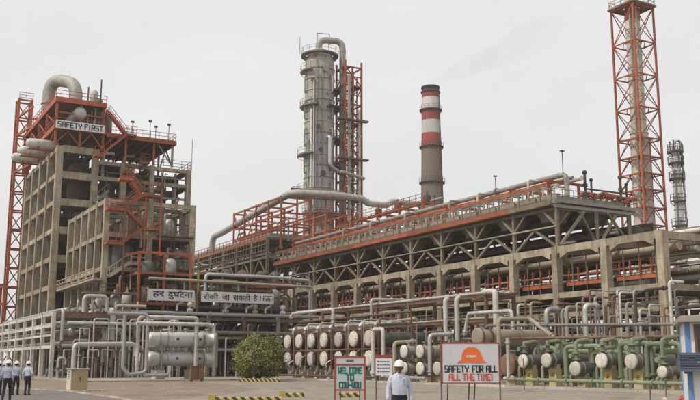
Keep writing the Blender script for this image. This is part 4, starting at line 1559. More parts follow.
landing(25.3, 27.4, 19.0)
flight((27.4, 19.0), (29.7, 17.0))
landing(29.6, 31.2, 17.0)
flight((27.2, 19.0), (29.5, 20.9))
landing(29.4, 31.6, 20.9)
flight((29.6, 17.0), (27.2, 15.1))
landing(25.4, 27.4, 15.1)
flight((29.5, 20.9), (28.0, 22.8), 'red_steel', SQ + 1.1)
landing(26.9, 28.4, 22.8, 'red_steel', SQ + 1.1)
flight((28.4, 22.8), (30.3, 24.6), 'brown_steel', 120.6)
flight((28.2, 12.9), (25.9, 11.2), 'tan_pipe')
landing(28.2, 29.8, 12.9, 'tan_pipe')
for p in (27.35, 29.7, 31.5):
    bar('stair_post', rt, (p, SQ - .5, 11.5 if p < 28 else 14), (p, SQ - .5, 20.8 if p > 28 else 18.7), .16, .16, 'red_steel' if p > 28 else 'rusty_brown')
for i, (a, b) in enumerate((((33.0, 23.2), (35.2, 25.4)), ((35.2, 25.4), (33.0, 27.6)), ((33.0, 27.6), (35.2, 29.2)))):
    flight(a, b, 'rusty_brown', 121.0)
    landing(b[0] - .6, b[0] + .6, b[1], 'rusty_brown', 121.0)

# clutter on the wing's front and in the tower's right half: ladders, conduits, small platforms
for i in range(46):
    p = 26.4 + rnd.random() * 15.2
    q = (101.9 + rnd.random() * .4) if p < 36 else (121.2 + rnd.random() * .6)
    zmax = 19 if p < 36 else 28
    z = 6 + rnd.random() * (zmax - 8)
    L = 1.5 + 4.5 * rnd.random()
    mt = ['rusty_brown', 'brown_steel', 'cladding_dull', 'dark_steel', 'red_steel', 'tan_pipe'][i % 6]
    if i % 3 == 0:
        run_pipe(rt, [(p, q, z), (min(p + L, 36 if p < 36 else 42), q, z)], .07 + .08 * rnd.random(), mt, 7)
    else:
        run_pipe(rt, [(p, q, z), (p, q, min(z + L, zmax)), (p + .5, q + .6, min(z + L, zmax))], .06 + .09 * rnd.random(), mt, 7)
for p, z0, z1 in ((33.2, 8, 19.5), (37.4, 4, 27), (41.4, 8, 24)):
    m = MB()
    q = 101.9 if p < 36 else 121.3
    for dx in (0, .5):
        m.bar((p + dx, q, z0), (p + dx, q, z1), .06)
    for k in range(int((z1 - z0) / .4)):
        m.bar((p, q, z0 + .4 * k), (p + .5, q, z0 + .4 * k), .04)
    part('ladder', m, 'rusty_brown', rt)
for p0, p1, z in ((31.5, 35.8, 16.3), (31.5, 35.8, 12.4), (30.9, 35.8, 8.4), (37, 41.8, 19.2), (37, 41.8, 11.6), (32, 36, 23)):
    q = 101.6 if p0 < 36 and z < 20 else 121.2
    o = part('platform', MB().box(p0, p1, q - .5, q + .5, z - .12, z), 'rusty_brown', rt)
    part('handrail', MB().rail([(p0, q - .48, z), (p1, q - .48, z)], 1.05, 1.1, .06), 'brown_steel' if z < 18 else 'red_steel', o)
for i, (p, z, r, h, mt) in enumerate(((33.4, 16.4, .6, 2.2, 'cladding'), (34.6, 12.5, .7, 2.6, 'cladding_dull'), (32.2, 8.5, .7, 2.5, 'dark_vessel'), (38.6, 19.3, .7, 2.4, 'cladding'), (40.6, 11.7, .7, 2.4, 'tan_pipe'), (33.6, 4.4, .8, 3, 'cladding_dull'))):
    q = 103.4 if p < 36 else 122.6
    part('vessel', MB().lathe((p, q, z), (0, 0, 1), [(0, r * .5), (.2, r), (h - .4, r), (h - .05, r * .5), (h, .15)], 14), mt, rt)

# --- red steel decks on the tower top
for z, q1 in ((33.0, 146), (36.8, 146)):
    o = part('steel_deck', MB().box(22.9, 29.6, 121.0, q1, z - .18, z), 'rusty_brown', rt)
    m = MB().box(22.78, 22.9, 120.9, q1, z - .55, z + .05)
    m.box(22.9, 29.7, 120.88, 121.0, z - .55, z + .05)
    m.box(29.6, 29.72, 121, q1, z - .5, z + .04)
    part('fascia', m, 'red_steel', o)
    part('handrail', MB().rail([(22.85, q1, z), (22.85, 121, z), (29.6, 121, z)], 1.1, 1.5, .065), 'red_steel', o)
for p in (23.1, 26.3, 29.4):
    for q in (121.3, 127.7, 133.5, 139.5, 145.5):
        bar('steel_post', rt, (p, q, 30.4), (p, q, 36.3), .3, .3, 'red_steel')
for q0, q1 in ((121.3, 127.7), (127.7, 133.5), (133.5, 139.5), (139.5, 145.5)):
    bar('steel_brace', rt, (23.1, q0, 33.1), (23.1, q1, 36.0), .15, .15, 'red_steel')
    bar('steel_brace', rt, (23.1, q1, 30.5), (23.1, q0, 32.6), .15, .15, 'red_steel')
for p0, p1 in ((23.1, 26.3), (26.3, 29.4)):
    bar('steel_brace', rt, (p0, 121.3, 30.5), ((p0 + p1) / 2, 121.3, 32.4), .14, .14, 'red_steel')
    bar('steel_brace', rt, (p1, 121.3, 30.5), ((p0 + p1) / 2, 121.3, 32.4), .14, .14, 'red_steel')
    bar('steel_beam', rt, (p0 + .1, 121.3, 34.9), (p1 - .1, 121.3, 34.9), .16, .2, 'red_steel')
# round vessel end above the banner, smaller drums and valves beside
m = MB().lathe((26.2, 120.9, 35.1), (0, 1, 0), [(0, .05), (.05, .5), (.2, .82), (.4, .9), (7, .9), (7.3, .5)], 20)
part('vessel', m, 'cladding', rt)
for (p, q, z0, z1, r) in ((28.2, 122.4, 36.7, 39.0, .55), (29.2, 123.5, 33.1, 38.2, .5), (30.3, 122.6, 33.0, 36.2, .6), (28.8, 126, 36.7, 38.6, .4)):
    m = MB().lathe((p, q, z0), (0, 0, 1), [(0, r * .6), (.3, r), (z1 - z0 - .3, r), (z1 - z0, r * .3)], 14)
    part('drum', m, 'cladding_dull' if p < 29 else 'grey_steel', rt)
for p, q, h in ((29.0, 122, 40.5), (27.5, 123, 39.5)):
    part('vent_pipe', MB().tube([(p, q, 36.7), (p, q, h)], .1, 7), 'dark_steel', rt)
for i in range(7):
    p = 27.3 + i * .5
    run_pipe(rt, [(p, 121.6, 33.1), (p, 121.6, 35.2 + .5 * (i % 3)), (p + .6, 122.6, 35.2 + .5 * (i % 3))], .11, 'rusty_brown' if i % 2 else 'grey_steel')
# wide red deck to the right with braced posts
o = part('steel_deck', MB().box(29.8, 39.6, 120.9, 136, 32.4, 32.65), 'rusty_brown', rt)
m = MB().box(29.8, 39.7, 120.75, 120.9, 32.15, 32.7)
m.box(39.6, 39.72, 120.8, 136, 32.15, 32.7)
part('fascia', m, 'red_steel', o)
for k in range(9):
    bar('deck_joist', o, (30.6 + k * 1.1, 121, 32.25), (30.6 + k * 1.1, 136, 32.25), .14, .28, 'red_steel')
part('handrail', MB().rail([(29.8, 120.9, 32.65), (39.6, 120.9, 32.65), (39.6, 136, 32.65)], 1.1, 1.3, .06), 'red_steel', o)
for p in (32.6, 36.6, 39.3):
    for q in (121.3, 127.7, 134):
        bar('steel_post', rt, (p, q, 29.0), (p, q, 32.2), .26, .26, 'red_steel' if p < 38 else 'grey_steel')
bar('steel_brace', rt, (39.3, 121.3, 29.1), (39.3, 124.4, 32.1), .15, .15, 'grey_steel')
bar('steel_brace', rt, (39.3, 127.7, 29.1), (39.3, 124.6, 32.1), .15, .15, 'grey_steel')
bar('steel_brace', rt, (39.3, 121.3, 29.1), (37.2, 121.3, 32.1), .15, .15, 'grey_steel')
part('handrail', MB().rail([(36.9, 121.7, 29.1), (42.2, 121.7, 29.1), (42.2, 128, 29.1)], 1.0, 1.2, .06), 'grey_steel', rt)
for p, q in ((36.0, 121.5), (37.6, 124), (38.9, 122), (33.9, 123)):
    m = MB().cyl((p, q, 32.6), (p, q, 35.2), .05, seg=6)
    m.box(p - .22, p + .22, q - .12, q + .12, 35.2, 35.45)
    part('deck_lamp', m, 'dark_steel', rt)
flight((29.8, 35.4), (32.2, 32.7), 'red_steel', 120.3)
landing(32.1, 33.6, 32.7, 'red_steel', 120.3)
flight((32.3, 32.6), (28.9, 29.3), 'red_steel', 120.0)
landing(28.0, 29.2, 29.3, 'red_steel', 120.0)
run_pipe(rt, [(42.3, 121.5, 29), (42.3, 121.5, 33.4)], .04, 'dark_steel', 5, 'antenna')
# big ducting arch
m = MB().tube([(24.2, 134, 36.9), (24.2, 134, 43.3), (27.1, 129, 41.6), (27.1, 129, 36.9)], .92, 16, 2.75, True, 0, 10)
d = part('duct', m, 'cladding_dull', rt)
m = MB()
for z in (37.3, 39.2):
    m.lathe((24.2, 134, z), (0, 0, 1), [(0, .92), (.02, 1.04), (.2, 1.04), (.22, .92)], 16)
m.lathe((27.1, 129, 38.0), (0, 0, 1), [(0, .92), (.02, 1.04), (.2, 1.04), (.22, .92)], 16)
part('flange', m, 'grey_steel', d)
# white drums that stick out at the left
for q, z in ((124.6, 31.0), (130.5, 31.2), (136.5, 31.4)):
    m = MB().lathe((19.9, q, z), (1, 0, 0), [(0, .05), (.08, .32), (.35, .55), (.7, .62), (4.2, .62), (4.3, .3)], 18)
    o = part('vessel', m, 'white_paint', rt)
    m = MB().box(21.4, 21.6, q - .5, q + .5, z - .75, z - .45)
    m.bar((20.2, q - .3, z - .8), (24, q - .3, z - .8), .14)
    m.bar((20.2, q + .3, z - .8), (24, q + .3, z - .8), .14)
    part('saddle', m, 'red_steel', o)

# --- red lattice hoist tower behind
ht = thing('lattice_tower', 'narrow red lattice hoist tower at the far left behind the concrete tower', 'lattice tower', (23.2, 148, 0))
HC = ((22.1, 147.2), (24.1, 147.2), (24.1, 149.2), (22.1, 149.2))
for p, q in HC:
    bar('leg', ht, (p, q, 0), (p, q, 43.4), .36, .36, 'red_steel')
for k in range(15):
    z = 1.2 + k * 3
    for i in range(4):
        (p0, q0), (p1, q1) = HC[i], HC[(i + 1) % 4]
        bar('beam', ht, (p0, q0, z), (p1, q1, z), .2, .24, 'red_steel')
        if k < 14:
            a, b = ((p0, q0), (p1, q1)) if (k + i) % 2 else ((p1, q1), (p0, q0))
            bar('brace', ht, (a[0], a[1], z), (b[0], b[1], z + 3), .15, .15, 'red_steel')
for z in (31.2, 34.2, 37.2, 40.2):
    bar('tie_beam', ht, (24.1, 147.4, z), (27.5, 143.5, z), .22, .26, 'red_steel')
    bar('tie_beam', ht, (22.1, 147.0, z), (22.9, 138.5, z - .3), .22, .26, 'red_steel')
part('handrail', MB().rail([(22.1, 147, 43.4), (24.2, 147, 43.4)], 1, 1, .07), 'red_steel', ht)
h2 = thing('pipe_gantry', 'low red steel gantry at the far left edge beside the foot of the hoist tower', 'gantry', (17, 146, 0))
for p in (15, 18.4, 21.4):
    for q in (144, 148):
        bar('post', h2, (p, q, 0), (p, q, 13.4), .4, .4, 'red_steel')
    for z in (13.2, 10.4, 7.4):
        bar('beam', h2, (p, 144.2, z), (p, 147.8, z), .25, .3, 'red_steel')
for z in (13.2, 10.4, 7.4):
    for p in (15, 18.4):
        bar('cross_beam', h2, (p + .2, 144, z), (p + 2.9, 144, z), .25, .3, 'red_steel')
for i in range(8):
    p = 15.3 + i * .8
    run_pipe(h2, [(p, 145.5, .2), (p, 145.5, 8 + 4 * rnd.random())], .16, ['cladding', 'grey_steel', 'tan_pipe'][i % 3])
fb_ = thing('plant_building', 'plain dull plant building in the distance at the far left edge', 'building', (10, 190, 0))
part('wall', MB().box(-14, 20, 186, 200, 0, 19), 'wall_far', fb_)
part('roof', MB().box(-14.4, 20.4, 185.6, 200.4, 19, 19.5), 'dark_steel', fb_)
for zz in (3, 7.5, 12, 16):
    for k in range(7):
        part('window', MB().box(-12.5 + k * 4.6, -10.3 + k * 4.6, 185.86, 185.97, zz, zz + 1.8), 'glass_dark', fb_)

# SAFETY FIRST banner on the lower steel deck
sb = thing('banner', 'long white SAFETY FIRST board on the red deck edge of the concrete tower', 'banner', (26.1, 120.5, 32.4))
part('board', MB().box(22.9, 29.4, 120.48, 120.54, 32.5, 33.6), 'sign_white', sb)
part('lettering', letters(MB(), 'SAFETY FIRST', 26.15, 32.72, .66, 5.9, 120.47, .2, .02), 'lettering_black', sb)

# ================================================================== low pipe rack at the left foreground
wr = thing('pipe_rack', 'low pipe rack of white painted beams at the left edge near the walking men', 'pipe rack', (19.4, 97, 0))
RQ = [97 + 5.4 * n for n in range(8)]
RP = [19.4, 23.6, 28.0]
for i, p in enumerate(RP):
    for j, q in enumerate(RQ):
        bar('post', wr, (p, q, 0), (p, q, 6.85), .38, .38, 'white_paint' if i == 0 else ('rusty_brown' if i == 1 and j == 0 else 'grey_steel'))
    for q in RQ[:-1]:
        for z in (6.7, 5.5, 4.5, 3.3):
            bar('beam', wr, (p, q + .25, z), (p, q + 5.15, z), .26, .34 if z != 4.5 else .22, 'white_paint' if i == 0 else 'brown_steel')
for j, q in enumerate(RQ):
    for i in (0, 1):
        for z, h in ((6.62, .55), (5.3, .2), (4.2, .4)):
            bar('cross_beam', wr, (RP[i] + .25, q, z), (RP[i + 1] - .21, q, z), .24, h, 'rusty_brown' if j == 0 else 'brown_steel')
for i, (p, z, r) in enumerate(((20.2, 6.95, .18), (20.9, 6.95, .25), (21.7, 6.95, .2), (22.6, 6.95, .3), (24.4, 6.95, .22), (25.4, 6.95, .3), (26.6, 6.95, .25), (20.3, 4.7, .2), (21.2, 4.7, .28), (22.3, 4.7, .22), (24.6, 4.7, .3), (26.0, 4.7, .22), (20.6, 5.75, .16), (22.8, 5.75, .2), (20.4, 3.5, .2), (21.6, 3.5, .24))):
    run_pipe(wr, [(p, 97.5, z + r), (p, 135, z + r)] if i % 5 else [(p, 96.5, z - 3), (p, 96.5, z + r), (p, 135, z + r)], r, ['cladding', 'white_paint', 'cladding_dull', 'tan_pipe'][i % 4], 9)
for i in range(16):
    p, q = 20.2 + rnd.random() * 7, 98 + rnd.random() * 24
    run_pipe(wr, [(p, q, .2), (p, q, 3 + rnd.random()), (p, q + 1.5, 3.6)], .12 + .12 * rnd.random(), ['cladding', 'grey_steel', 'rusty_brown', 'cladding_dull'][i % 4])
for z, h, mt in ((6.55, .5, 'rusty_brown'), (4.15, .38, 'rusty_brown'), (5.35, .2, 'grey_steel')):
    bar('front_beam', wr, (19.7, 96.6, z), (32.2, 96.6, z), .2, h, mt)
run_pipe(wr, [(20.6, 96.1, 5.75), (31.5, 96.1, 5.75)], .19, 'cladding')
run_pipe(wr, [(20.2, 96.1, 3.4), (28.6, 96.1, 3.4), (28.6, 96.1, .4)], .19, 'cladding_dull')
run_pipe(wr, [(22.2, 96.2, 6.9), (22.2, 96.2, 8.6), (24.6, 96.2, 8.6), (24.6, 96.2, 7.0)], .2, 'cladding')
run_pipe(wr, [(25.6, 96.4, 6.9), (25.6, 96.4, 7.7), (28.9, 96.4, 7.7)], .16, 'tan_pipe')
for i in range(20):
    p = 20.2 + i * .62
    r = .07 + .1 * rnd.random()
    run_pipe(wr, [(p, 97.0 + rnd.random(), .2), (p, 97.3, 2.2 + 2.2 * rnd.random())], r, ['cladding_dull', 'grey_steel', 'rusty_brown', 'dark_steel', 'cladding'][i % 5], 7, 'riser')
for i, p in enumerate((21.4, 23.0, 25.2, 26.6)):
    m = MB().lathe((p, 97.6, 4.45), (0, 0, 1), [(0, .2), (.1, .38), (.7, .38), (.9, .15), (1.0, .1)], 12)
    part('filter_pot', m, ['cladding', 'white_paint', 'cladding_dull', 'cladding'][i], wr)
for i, (p, q, z, r, h, mt) in enumerate(((26.2, 99.2, 6.9, .75, 2.2, 'cladding'), (27.7, 99.8, 6.9, .55, 2.6, 'white_paint'), (24.6, 100.2, 6.9, .5, 1.7, 'cladding_dull'), (23.0, 99.0, 6.9, .4, 1.3, 'tan_pipe'))):
    m = MB().lathe((p, q, z), (0, 0, 1), [(0, r * .5), (.25, r), (h - .5, r), (h - .1, r * .5), (h, .12), (h + .5, .1)], 16)
    part('vessel', m, mt, wr)
for k in range(10):
    p = 21 + k * .8
    run_pipe(wr, [(p, 97.2, 6.9), (p, 97.2, 7.6 + .8 * rnd.random()), (p + .7, 98.4, 7.6)], .1, ['rusty_brown', 'cladding', 'tan_pipe', 'cladding_dull'][k % 4], 7)
o = part('platform', MB().bar((22.5, 98.2, 9.1), (28.2, 98.2, 9.1), 1.2, .14), 'rusty_brown', wr)
part('handrail', MB().rail([(22.5, 97.7, 9.15), (28.2, 97.7, 9.15)], 1.0, 1.2, .06), 'rusty_brown', o)
for p in (22.6, 25.4, 28.1):
    bar('platform_post', wr, (p, 98.2, 6.8), (p, 98.2, 9.0), .14, .14, 'rusty_brown')
for i, (p, q) in enumerate(((21, 99), (22.3, 102), (21.4, 107), (24.8, 99.5), (26.6, 100), (25.4, 104))):
    m = MB().box(p - .6, p + .6, q - .35, q + .35, 0, .35)
    m.cyl((p - .5, q, .7), (p + .15, q, .7), .32, seg=12)
    m.cyl((p + .15, q, .7), (p + .5, q, .7), .16, seg=10)
    m.cyl((p + .5, q, .7), (p + .75, q, .7), .36, seg=12)
    m.tube([(p + .62, q, .9), (p + .62, q, 1.9), (p + .62, q + 1, 1.9)], .1, 7)
    part('pump', m, 'dark_vessel' if i % 2 else 'grey_steel', wr)

for i in range(26):
    p = 19.9 + i * .48
    q = 95.6 + .5 * rnd.random()
    z1 = rnd.choice([2.2, 3.0, 4.0, 5.2, 6.2])
    w = .5 + 1.2 * rnd.random()
    r = .05 + .07 * rnd.random()
    mt = ['white_paint', 'cladding', 'rusty_brown', 'cladding_dull', 'white_paint', 'tan_pipe'][i % 6]
    pts = [(p, q, .1), (p, q, z1), (p + w, q, z1), (p + w, q, .1 if i % 3 else z1 - .7)]
    run_pipe(wr, pts, r, mt, 8, 'small_pipe')
    m = MB().cyl((p, q, z1 * .45), (p, q, z1 * .45 + .22), r * 2, seg=8)
    m.cyl((p, q, z1 * .45 + .11), (p, q - .3, z1 * .45 + .11), r * .6, seg=6)
    m.lathe((p, q - .3, z1 * .45 + .11), (0, -1, 0), [(0, .13), (.03, .14), (.04, .1)], 10)
    part('valve', m, ['rusty_brown', 'grey_steel', 'dark_steel'][i % 3], wr)
for i in range(12):
    p = 33.2 + i * 1.35
    q = 97.2 + .4 * rnd.random()
    z1 = rnd.choice([2.2, 3.2, 4.4, 6.0])
    r = .05 + .07 * rnd.random()
    solo('pipe', MB().tube([(p, q, .1), (p, q, z1), (p + .8, q + .8, z1)], r, 8, .3), ['cladding', 'white_paint', 'rusty_brown', 'cladding_dull'][i % 4],
         '%s %s thin upright pipe behind the bush, %s from the left' % ('short' if z1 < 4 else 'tall', ['silver', 'white', 'rusty', 'dull grey'][i % 4], ORD[i]), 'pipe', (p, q, 0), 'thin upright pipes behind the bush')
mr = thing('pipe_rack', 'rusty brown pipe rack behind the silver exchangers left of the bush', 'pipe rack', (28.2, 97, 0))
MP = [32.6, 37.0, 41.4, 45.8, 50.2]
for i, p in enumerate(MP):
    for q in (98.8, 105):
        bar('post', mr, (p, q, 0), (p, q, 7.0), .38, .38, 'grey_steel' if i % 2 else 'rusty_brown')
    for z in (6.5, 4.6, 2.7):
        bar('cross_beam', mr, (p, 99, z), (p, 104.8, z), .24, .3, 'brown_steel')
for i in range(4):
    for q in (98.8, 105):
        for z in (6.6, 4.5):
            bar('beam', mr, (MP[i] + .19, q, z), (MP[i + 1] - .19, q, z), .22, .3, 'brown_steel')
bar('beam', mr, (28.2, 98.8, 6.6), (32.4, 98.8, 6.6), .22, .3, 'brown_steel')
bar('beam', mr, (28.2, 98.8, 4.5), (32.4, 98.8, 4.5), .22, .3, 'rusty_brown')
for i, (q, z, r) in enumerate(((98.0, 6.95, .2), (99.8, 7.0, .2), (100.8, 7.0, .28), (101.9, 7.0, .18), (98.3, 4.95, .17), (99.9, 4.9, .24), (101.4, 4.9, .2), (98.3, 2.95, .17), (100.2, 2.95, .26), (102, 2.9, .2))):
    run_pipe(mr, [(24.4, q, z + r), (50.8, q, z + r)], r, ['cladding', 'tan_pipe', 'cladding_dull', 'rusty_brown', 'cladding_dull'][i % 5], 9)
for i in range(24):
    p, q = 32 + rnd.random() * 18, 99.5 + rnd.random() * 5
    run_pipe(mr, [(p, q, .1), (p, q, 3 + 4 * rnd.random()), (p + 1, q, 6.8)], .08 + .12 * rnd.random(), ['cladding_dull', 'grey_steel', 'rusty_brown', 'dark_steel'][i % 4], 7, 'riser')
for i, p in enumerate((34.4, 38.7, 42.6, 46.8, 49)):
    m = MB().lathe((p, 102.5, .2), (0, 0, 1), [(0, .9), (.2, 1.1), (4.2, 1.1), (4.6, .6), (4.7, .2)], 14)
    part('drum', m, 'dark_vessel' if i % 2 else 'grey_vessel', mr)
# white ball floats / control valves standing on the top tier
for i, (p, z) in enumerate(((38.9, 7.35), (42.6, 7.35), (46.2, 7.35), (34.6, 7.35))):
    m = MB().cyl((p, 98.4, z), (p, 98.4, z + .55), .14, seg=8)
    m.sphere((p, 98.4, z + .8), .34, 10, 8)
    m.cyl((p - .3, 98.4, z + .18), (p + .3, 98.4, z + .18), .22, seg=10)
    part('control_valve', m, 'white_paint', mr)

# red equipment frame with vessels, above the rack, carrying the banners
ef = thing('equipment_rack', 'open red steel equipment rack in front of the concrete tower above the left banner', 'equipment rack', (28.7, 99, 6))
for p in (28.7, 31.6, 34.7):
    for q in (98.9, 105):
        if q < 100:
            bar('post', ef, (p, q, 7.1), (p, q, 14.0), .26, .26, 'red_steel')
        else:
            bar('post', ef, (p, q, 0.1), (p, q, 14.0), .26, .26, 'red_steel')
for z in (13.9, 11.6, 8.2):
    for q in (98.9, 105):
        for p0, p1 in ((28.7, 31.6), (31.6, 34.7)):
            bar('beam', ef, (p0 + .13, q, z), (p1 - .13, q, z), .2, .28, 'red_steel')
    for p in (28.7, 31.6, 34.7):
        bar('cross_beam', ef, (p, 99.05, z), (p, 104.85, z), .2, .26, 'red_steel')
bar('beam', ef, (27.1, 98.9, 13.5), (28.6, 98.9, 13.9), .16, .2, 'red_steel')
part('floor_slab', MB().box(28.8, 34.6, 99.1, 104.8, 11.4, 11.5), 'dark_steel', ef)
part('floor_slab', MB().box(28.8, 34.6, 99.1, 104.8, 8.0, 8.1), 'dark_steel', ef)
for i, (p, q, z0, h, r) in enumerate(((30.2, 100.6, 11.5, 1.7, .7), (32.9, 100.9, 11.5, 2.1, .75), (30.4, 101, 8.2, 2.4, .8), (33.4, 101.5, 8.2, 2.6, .7))):
    m = MB().lathe((p, q, z0), (0, 0, 1), [(0, r * .8), (.15, r), (h - .4, r), (h - .1, r * .6), (h, .15)], 16)
    part('vessel', m, ['green_vessel', 'cladding', 'dark_vessel', 'tan_pipe'][i], ef)
for k in range(6):
    p = 28.9 + k * 1.05
    run_pipe(ef, [(p, 99.3, 8.2), (p, 99.3, 9.3 + .7 * (k % 3)), (p, 101, 9.3 + .7 * (k % 3))], .11, ['red_steel', 'cladding_dull', 'tan_pipe'][k % 3], 7)

ef2 = thing('equipment_rack', 'rusty equipment rack with grey pipes above the long right banner', 'equipment rack', (35.6, 99, 6.9))
for p in (35.7, 38.7, 41.8, 45.0, 48.0):
    for q in (99.1, 104.5):
        bar('post', ef2, (p, q, 7.1), (p, q, 12.2 if p < 46 else 11.2), .22, .22, 'rusty_brown' if p > 36 else 'yellow_paint')
for z in (11.9, 10.1, 8.0):
    for q in (99.1, 104.5):
        for p in (35.7, 38.7, 41.8, 45.0):
            bar('beam', ef2, (p + .11, q, z if p < 45 else z - .8), (p + 2.9, q, z if p < 45 else z - .8), .18, .24, 'rusty_brown' if z < 11 else 'red_steel')
part('floor_slab', MB().box(35.8, 47.9, 99.3, 104.4, 7.75, 7.85), 'dark_steel', ef2)
part('floor_slab', MB().box(35.8, 44.8, 99.3, 104.4, 11.65, 11.75), 'dark_steel', ef2)
run_pipe(ef2, [(36.2, 98.0, 9.8), (36.2, 98.0, 11.7), (45.9, 98.0, 11.7), (49.6, 98.0, 11.5), (49.6, 98.0, 7.3)], .2, 'cladding', 9)
run_pipe(ef2, [(29.5, 97.6, 10.9), (49.5, 97.6, 10.7)], .16, 'tan_pipe', 8)
run_pipe(ef2, [(36.9, 98.1, 9.9), (36.9, 98.1, 11.0), (40.3, 98.1, 11.0), (40.3, 98.1, 9.9)], .2, 'cladding_dull', 9)
for i, p in enumerate((37.3, 40.2, 43.2, 46.4)):
    m = MB().lathe((p, 101.5, 7.9), (0, 0, 1), [(0, .6), (.1, .8), (2.3, .8), (2.6, .4), (2.7, .15)], 14)
    part('vessel', m, ['dark_vessel', 'grey_vessel', 'dark_vessel', 'cladding_dull'][i], ef2)
    run_pipe(ef2, [(p + .9, 99.6, 7.9), (p + .9, 99.6, 9.6), (p + .9, 101, 9.6)], .13, 'grey_steel')
for k, (p, z) in enumerate(((33.6, 8.4), (39.4, 8.2), (42.0, 8.2), (44.4, 8.2))):
    run_pipe(ef2, [(p, 97.9, 9.0), (p, 97.9, z), (p - .7, 97.9, z - .25), (p - .7, 97.9, 7.4)], .14, 'cladding', 8)

# dim process plant filling the gap behind: tall brown frames
bf = thing('process_block', 'dim brown process block deep between the concrete tower and the pipe rack', 'plant block', (40, 112, 0))
for p in (38, 43, 48, 53):
    for q in (112, 119):
        bar('post', bf, (p, q, 0), (p, q, 12.2 if p > 40 else 11.5), .4, .4, 'brown_steel')
for z in (11.2, 7.6, 3.8):
    for p in (43, 48):
        for q in (112, 119):
            bar('beam', bf, (p + .2, q, z), (p + 4.8, q, z), .3, .36, 'brown_steel')
        part('floor_slab', MB().box(p, p + 4.95, 112.3, 118.7, z - .1, z + .06), 'dark_steel', bf)
    if z < 14:
        bar('beam', bf, (38.2, 112, z), (42.8, 112, z), .3, .36, 'brown_steel')
        part('floor_slab', MB().box(38, 42.9, 112.3, 118.7, z - .1, z + .06), 'dark_steel', bf)
for i, p in enumerate((39.6, 42.2, 45, 47.4, 50.2, 52.2)):
    for z in (4, 7.8, 11.4):
        if z > 11 and p < 43:
            continue
        m = MB().lathe((p, 114, z), (0, 0, 1), [(0, .6), (.1, .85), (2.3, .85), (2.7, .3)], 12)
        part('vessel', m, ['dark_vessel', 'grey_vessel', 'rusty_brown'][(i + int(z)) % 3], bf)
for i in range(14):
    z = rnd.choice([4.2, 8.0, 11.6])
    q = 111 + rnd.random() * 3
    run_pipe(bf, [(40 if z > 14 else 37, q, z + .3), (54, q, z + .3)], .12 + .14 * rnd.random(), PC[i % 8])

# horizontal white banners with the Hindi safety message
DEV = 'हर दुर्घटना रोकी जा सकती है !'
b1 = thing('banner', 'shorter left banner with black Hindi lettering hung on red steel', 'banner', (32, 97.3, 9.0), 'Hindi safety banners')
part('board', MB().box(29.4, 34.7, 97.28, 97.34, 8.45, 9.72), 'banner_white', b1)
b2 = thing('banner', 'longer right banner with black Hindi lettering above the bush', 'banner', (40, 97.3, 9.0), 'Hindi safety banners')
part('board', MB().box(35.5, 44.5, 97.28, 97.34, 8.48, 9.68), 'banner_white', b2)
part('lettering', type_line(MB(), 'हर', 29.85, 31.2, 8.75, .72, 97.265, .02), 'lettering_black', b1)
m = type_line(MB(), 'दुघटना', 31.6, 34.5, 8.6, .87, 97.265, .02)
# the hook of the half letter r above the third letter
hk = [(33.0 + .16 * math.cos(a), 97.262, 9.5 + .12 * math.sin(a)) for a in [PI * (1.0 - .22 * i) for i in range(6)]]
m.tube(hk, .035, 5, 0)
part('lettering', m, 'lettering_black', b1)
for wd, x0, x1, hh in (('रोकी', 35.75, 37.55, .82), ('जा', 38.0, 38.95, .66), ('सकती', 39.35, 41.5, .82), ('है !', 41.85, 42.85, .82)):
    part('lettering', type_line(MB(), wd, x0, x1, 8.72, hh, 97.265, .02), 'lettering_black', b2)
m = MB()
m.box(43.1, 44.25, 97.25, 97.27, 9.33, 9.4)
for k in range(6):
    m.box(43.12 + k * .19, 43.22 + k * .19, 97.25, 97.27, 8.78 + .05 * (k % 2), 9.2 - .06 * (k % 3))
part('small_print', m, 'lettering_black', b2)

for bq, xs in ((b1, (29.6, 32.1, 34.5)), (b2, (35.7, 38.6, 41.6, 44.3))):
    for x in xs:
        bar('bracket', bq, (x, 97.36, 9.1), (x, 98.9, 9.1), .08, .08, 'rusty_brown')
        bar('bracket', bq, (x, 98.86, 7.1), (x, 98.86, 9.6), .1, .1, 'rusty_brown')

# ================================================================== silver horizontal exchangers at the left


def silver_exchanger(base, z, label):
    p, q = base
    t = thing('heat_exchanger', label, 'heat exchanger', (p, q, 0), 'silver clad exchangers')
    part('shell', MB().lathe((p, q, z), (1, 0, 0), [(0, .2), (.1, .55), (.35, .74), (5.5, .74)], 24), 'cladding', t)
    m = MB()
    for dx in (1.15, 1.9, 4.9, 5.5, 5.7):
        m.lathe((p + dx, q, z), (1, 0, 0), [(0, .74), (.01, .84 if dx > 5 else .765), (.12, .84 if dx > 5 else .765), (.13, .74)], 24)
    part('flange', m, 'cladding_dull', t)
    part('channel_head', MB().lathe((p + 5.83, q, z), (1, 0, 0), [(0, .7), (.75, .7), (.76, .82), (.88, .82), (.89, .72), (.95, .3)], 24), 'cladding', t)
    for dx in (1.3, 4.6):
        m = MB().box(p + dx - .18, p + dx + .18, q - .62, q + .62, z - 1.05, z - .45)
        part('saddle', m, 'grey_steel', t)
    for dx, s in ((2.4, 1), (4.0, 1), (3.2, -1), (6.2, 1)):
        m = MB().cyl((p + dx, q, z + .6 * s), (p + dx, q, z + 1.12 * s), .16, seg=10)
        m.cyl((p + dx, q, z + 1.0 * s), (p + dx, q, z + 1.1 * s), .27, seg=12)
        part('nozzle', m, 'cladding_dull', t)
    for dx in (2.9, 5.2):
        part('manway', MB().cyl((p + dx, q - .66, z + .05), (p + dx, q - .82, z + .05), .13, seg=10), 'dark_steel', t)
    return t


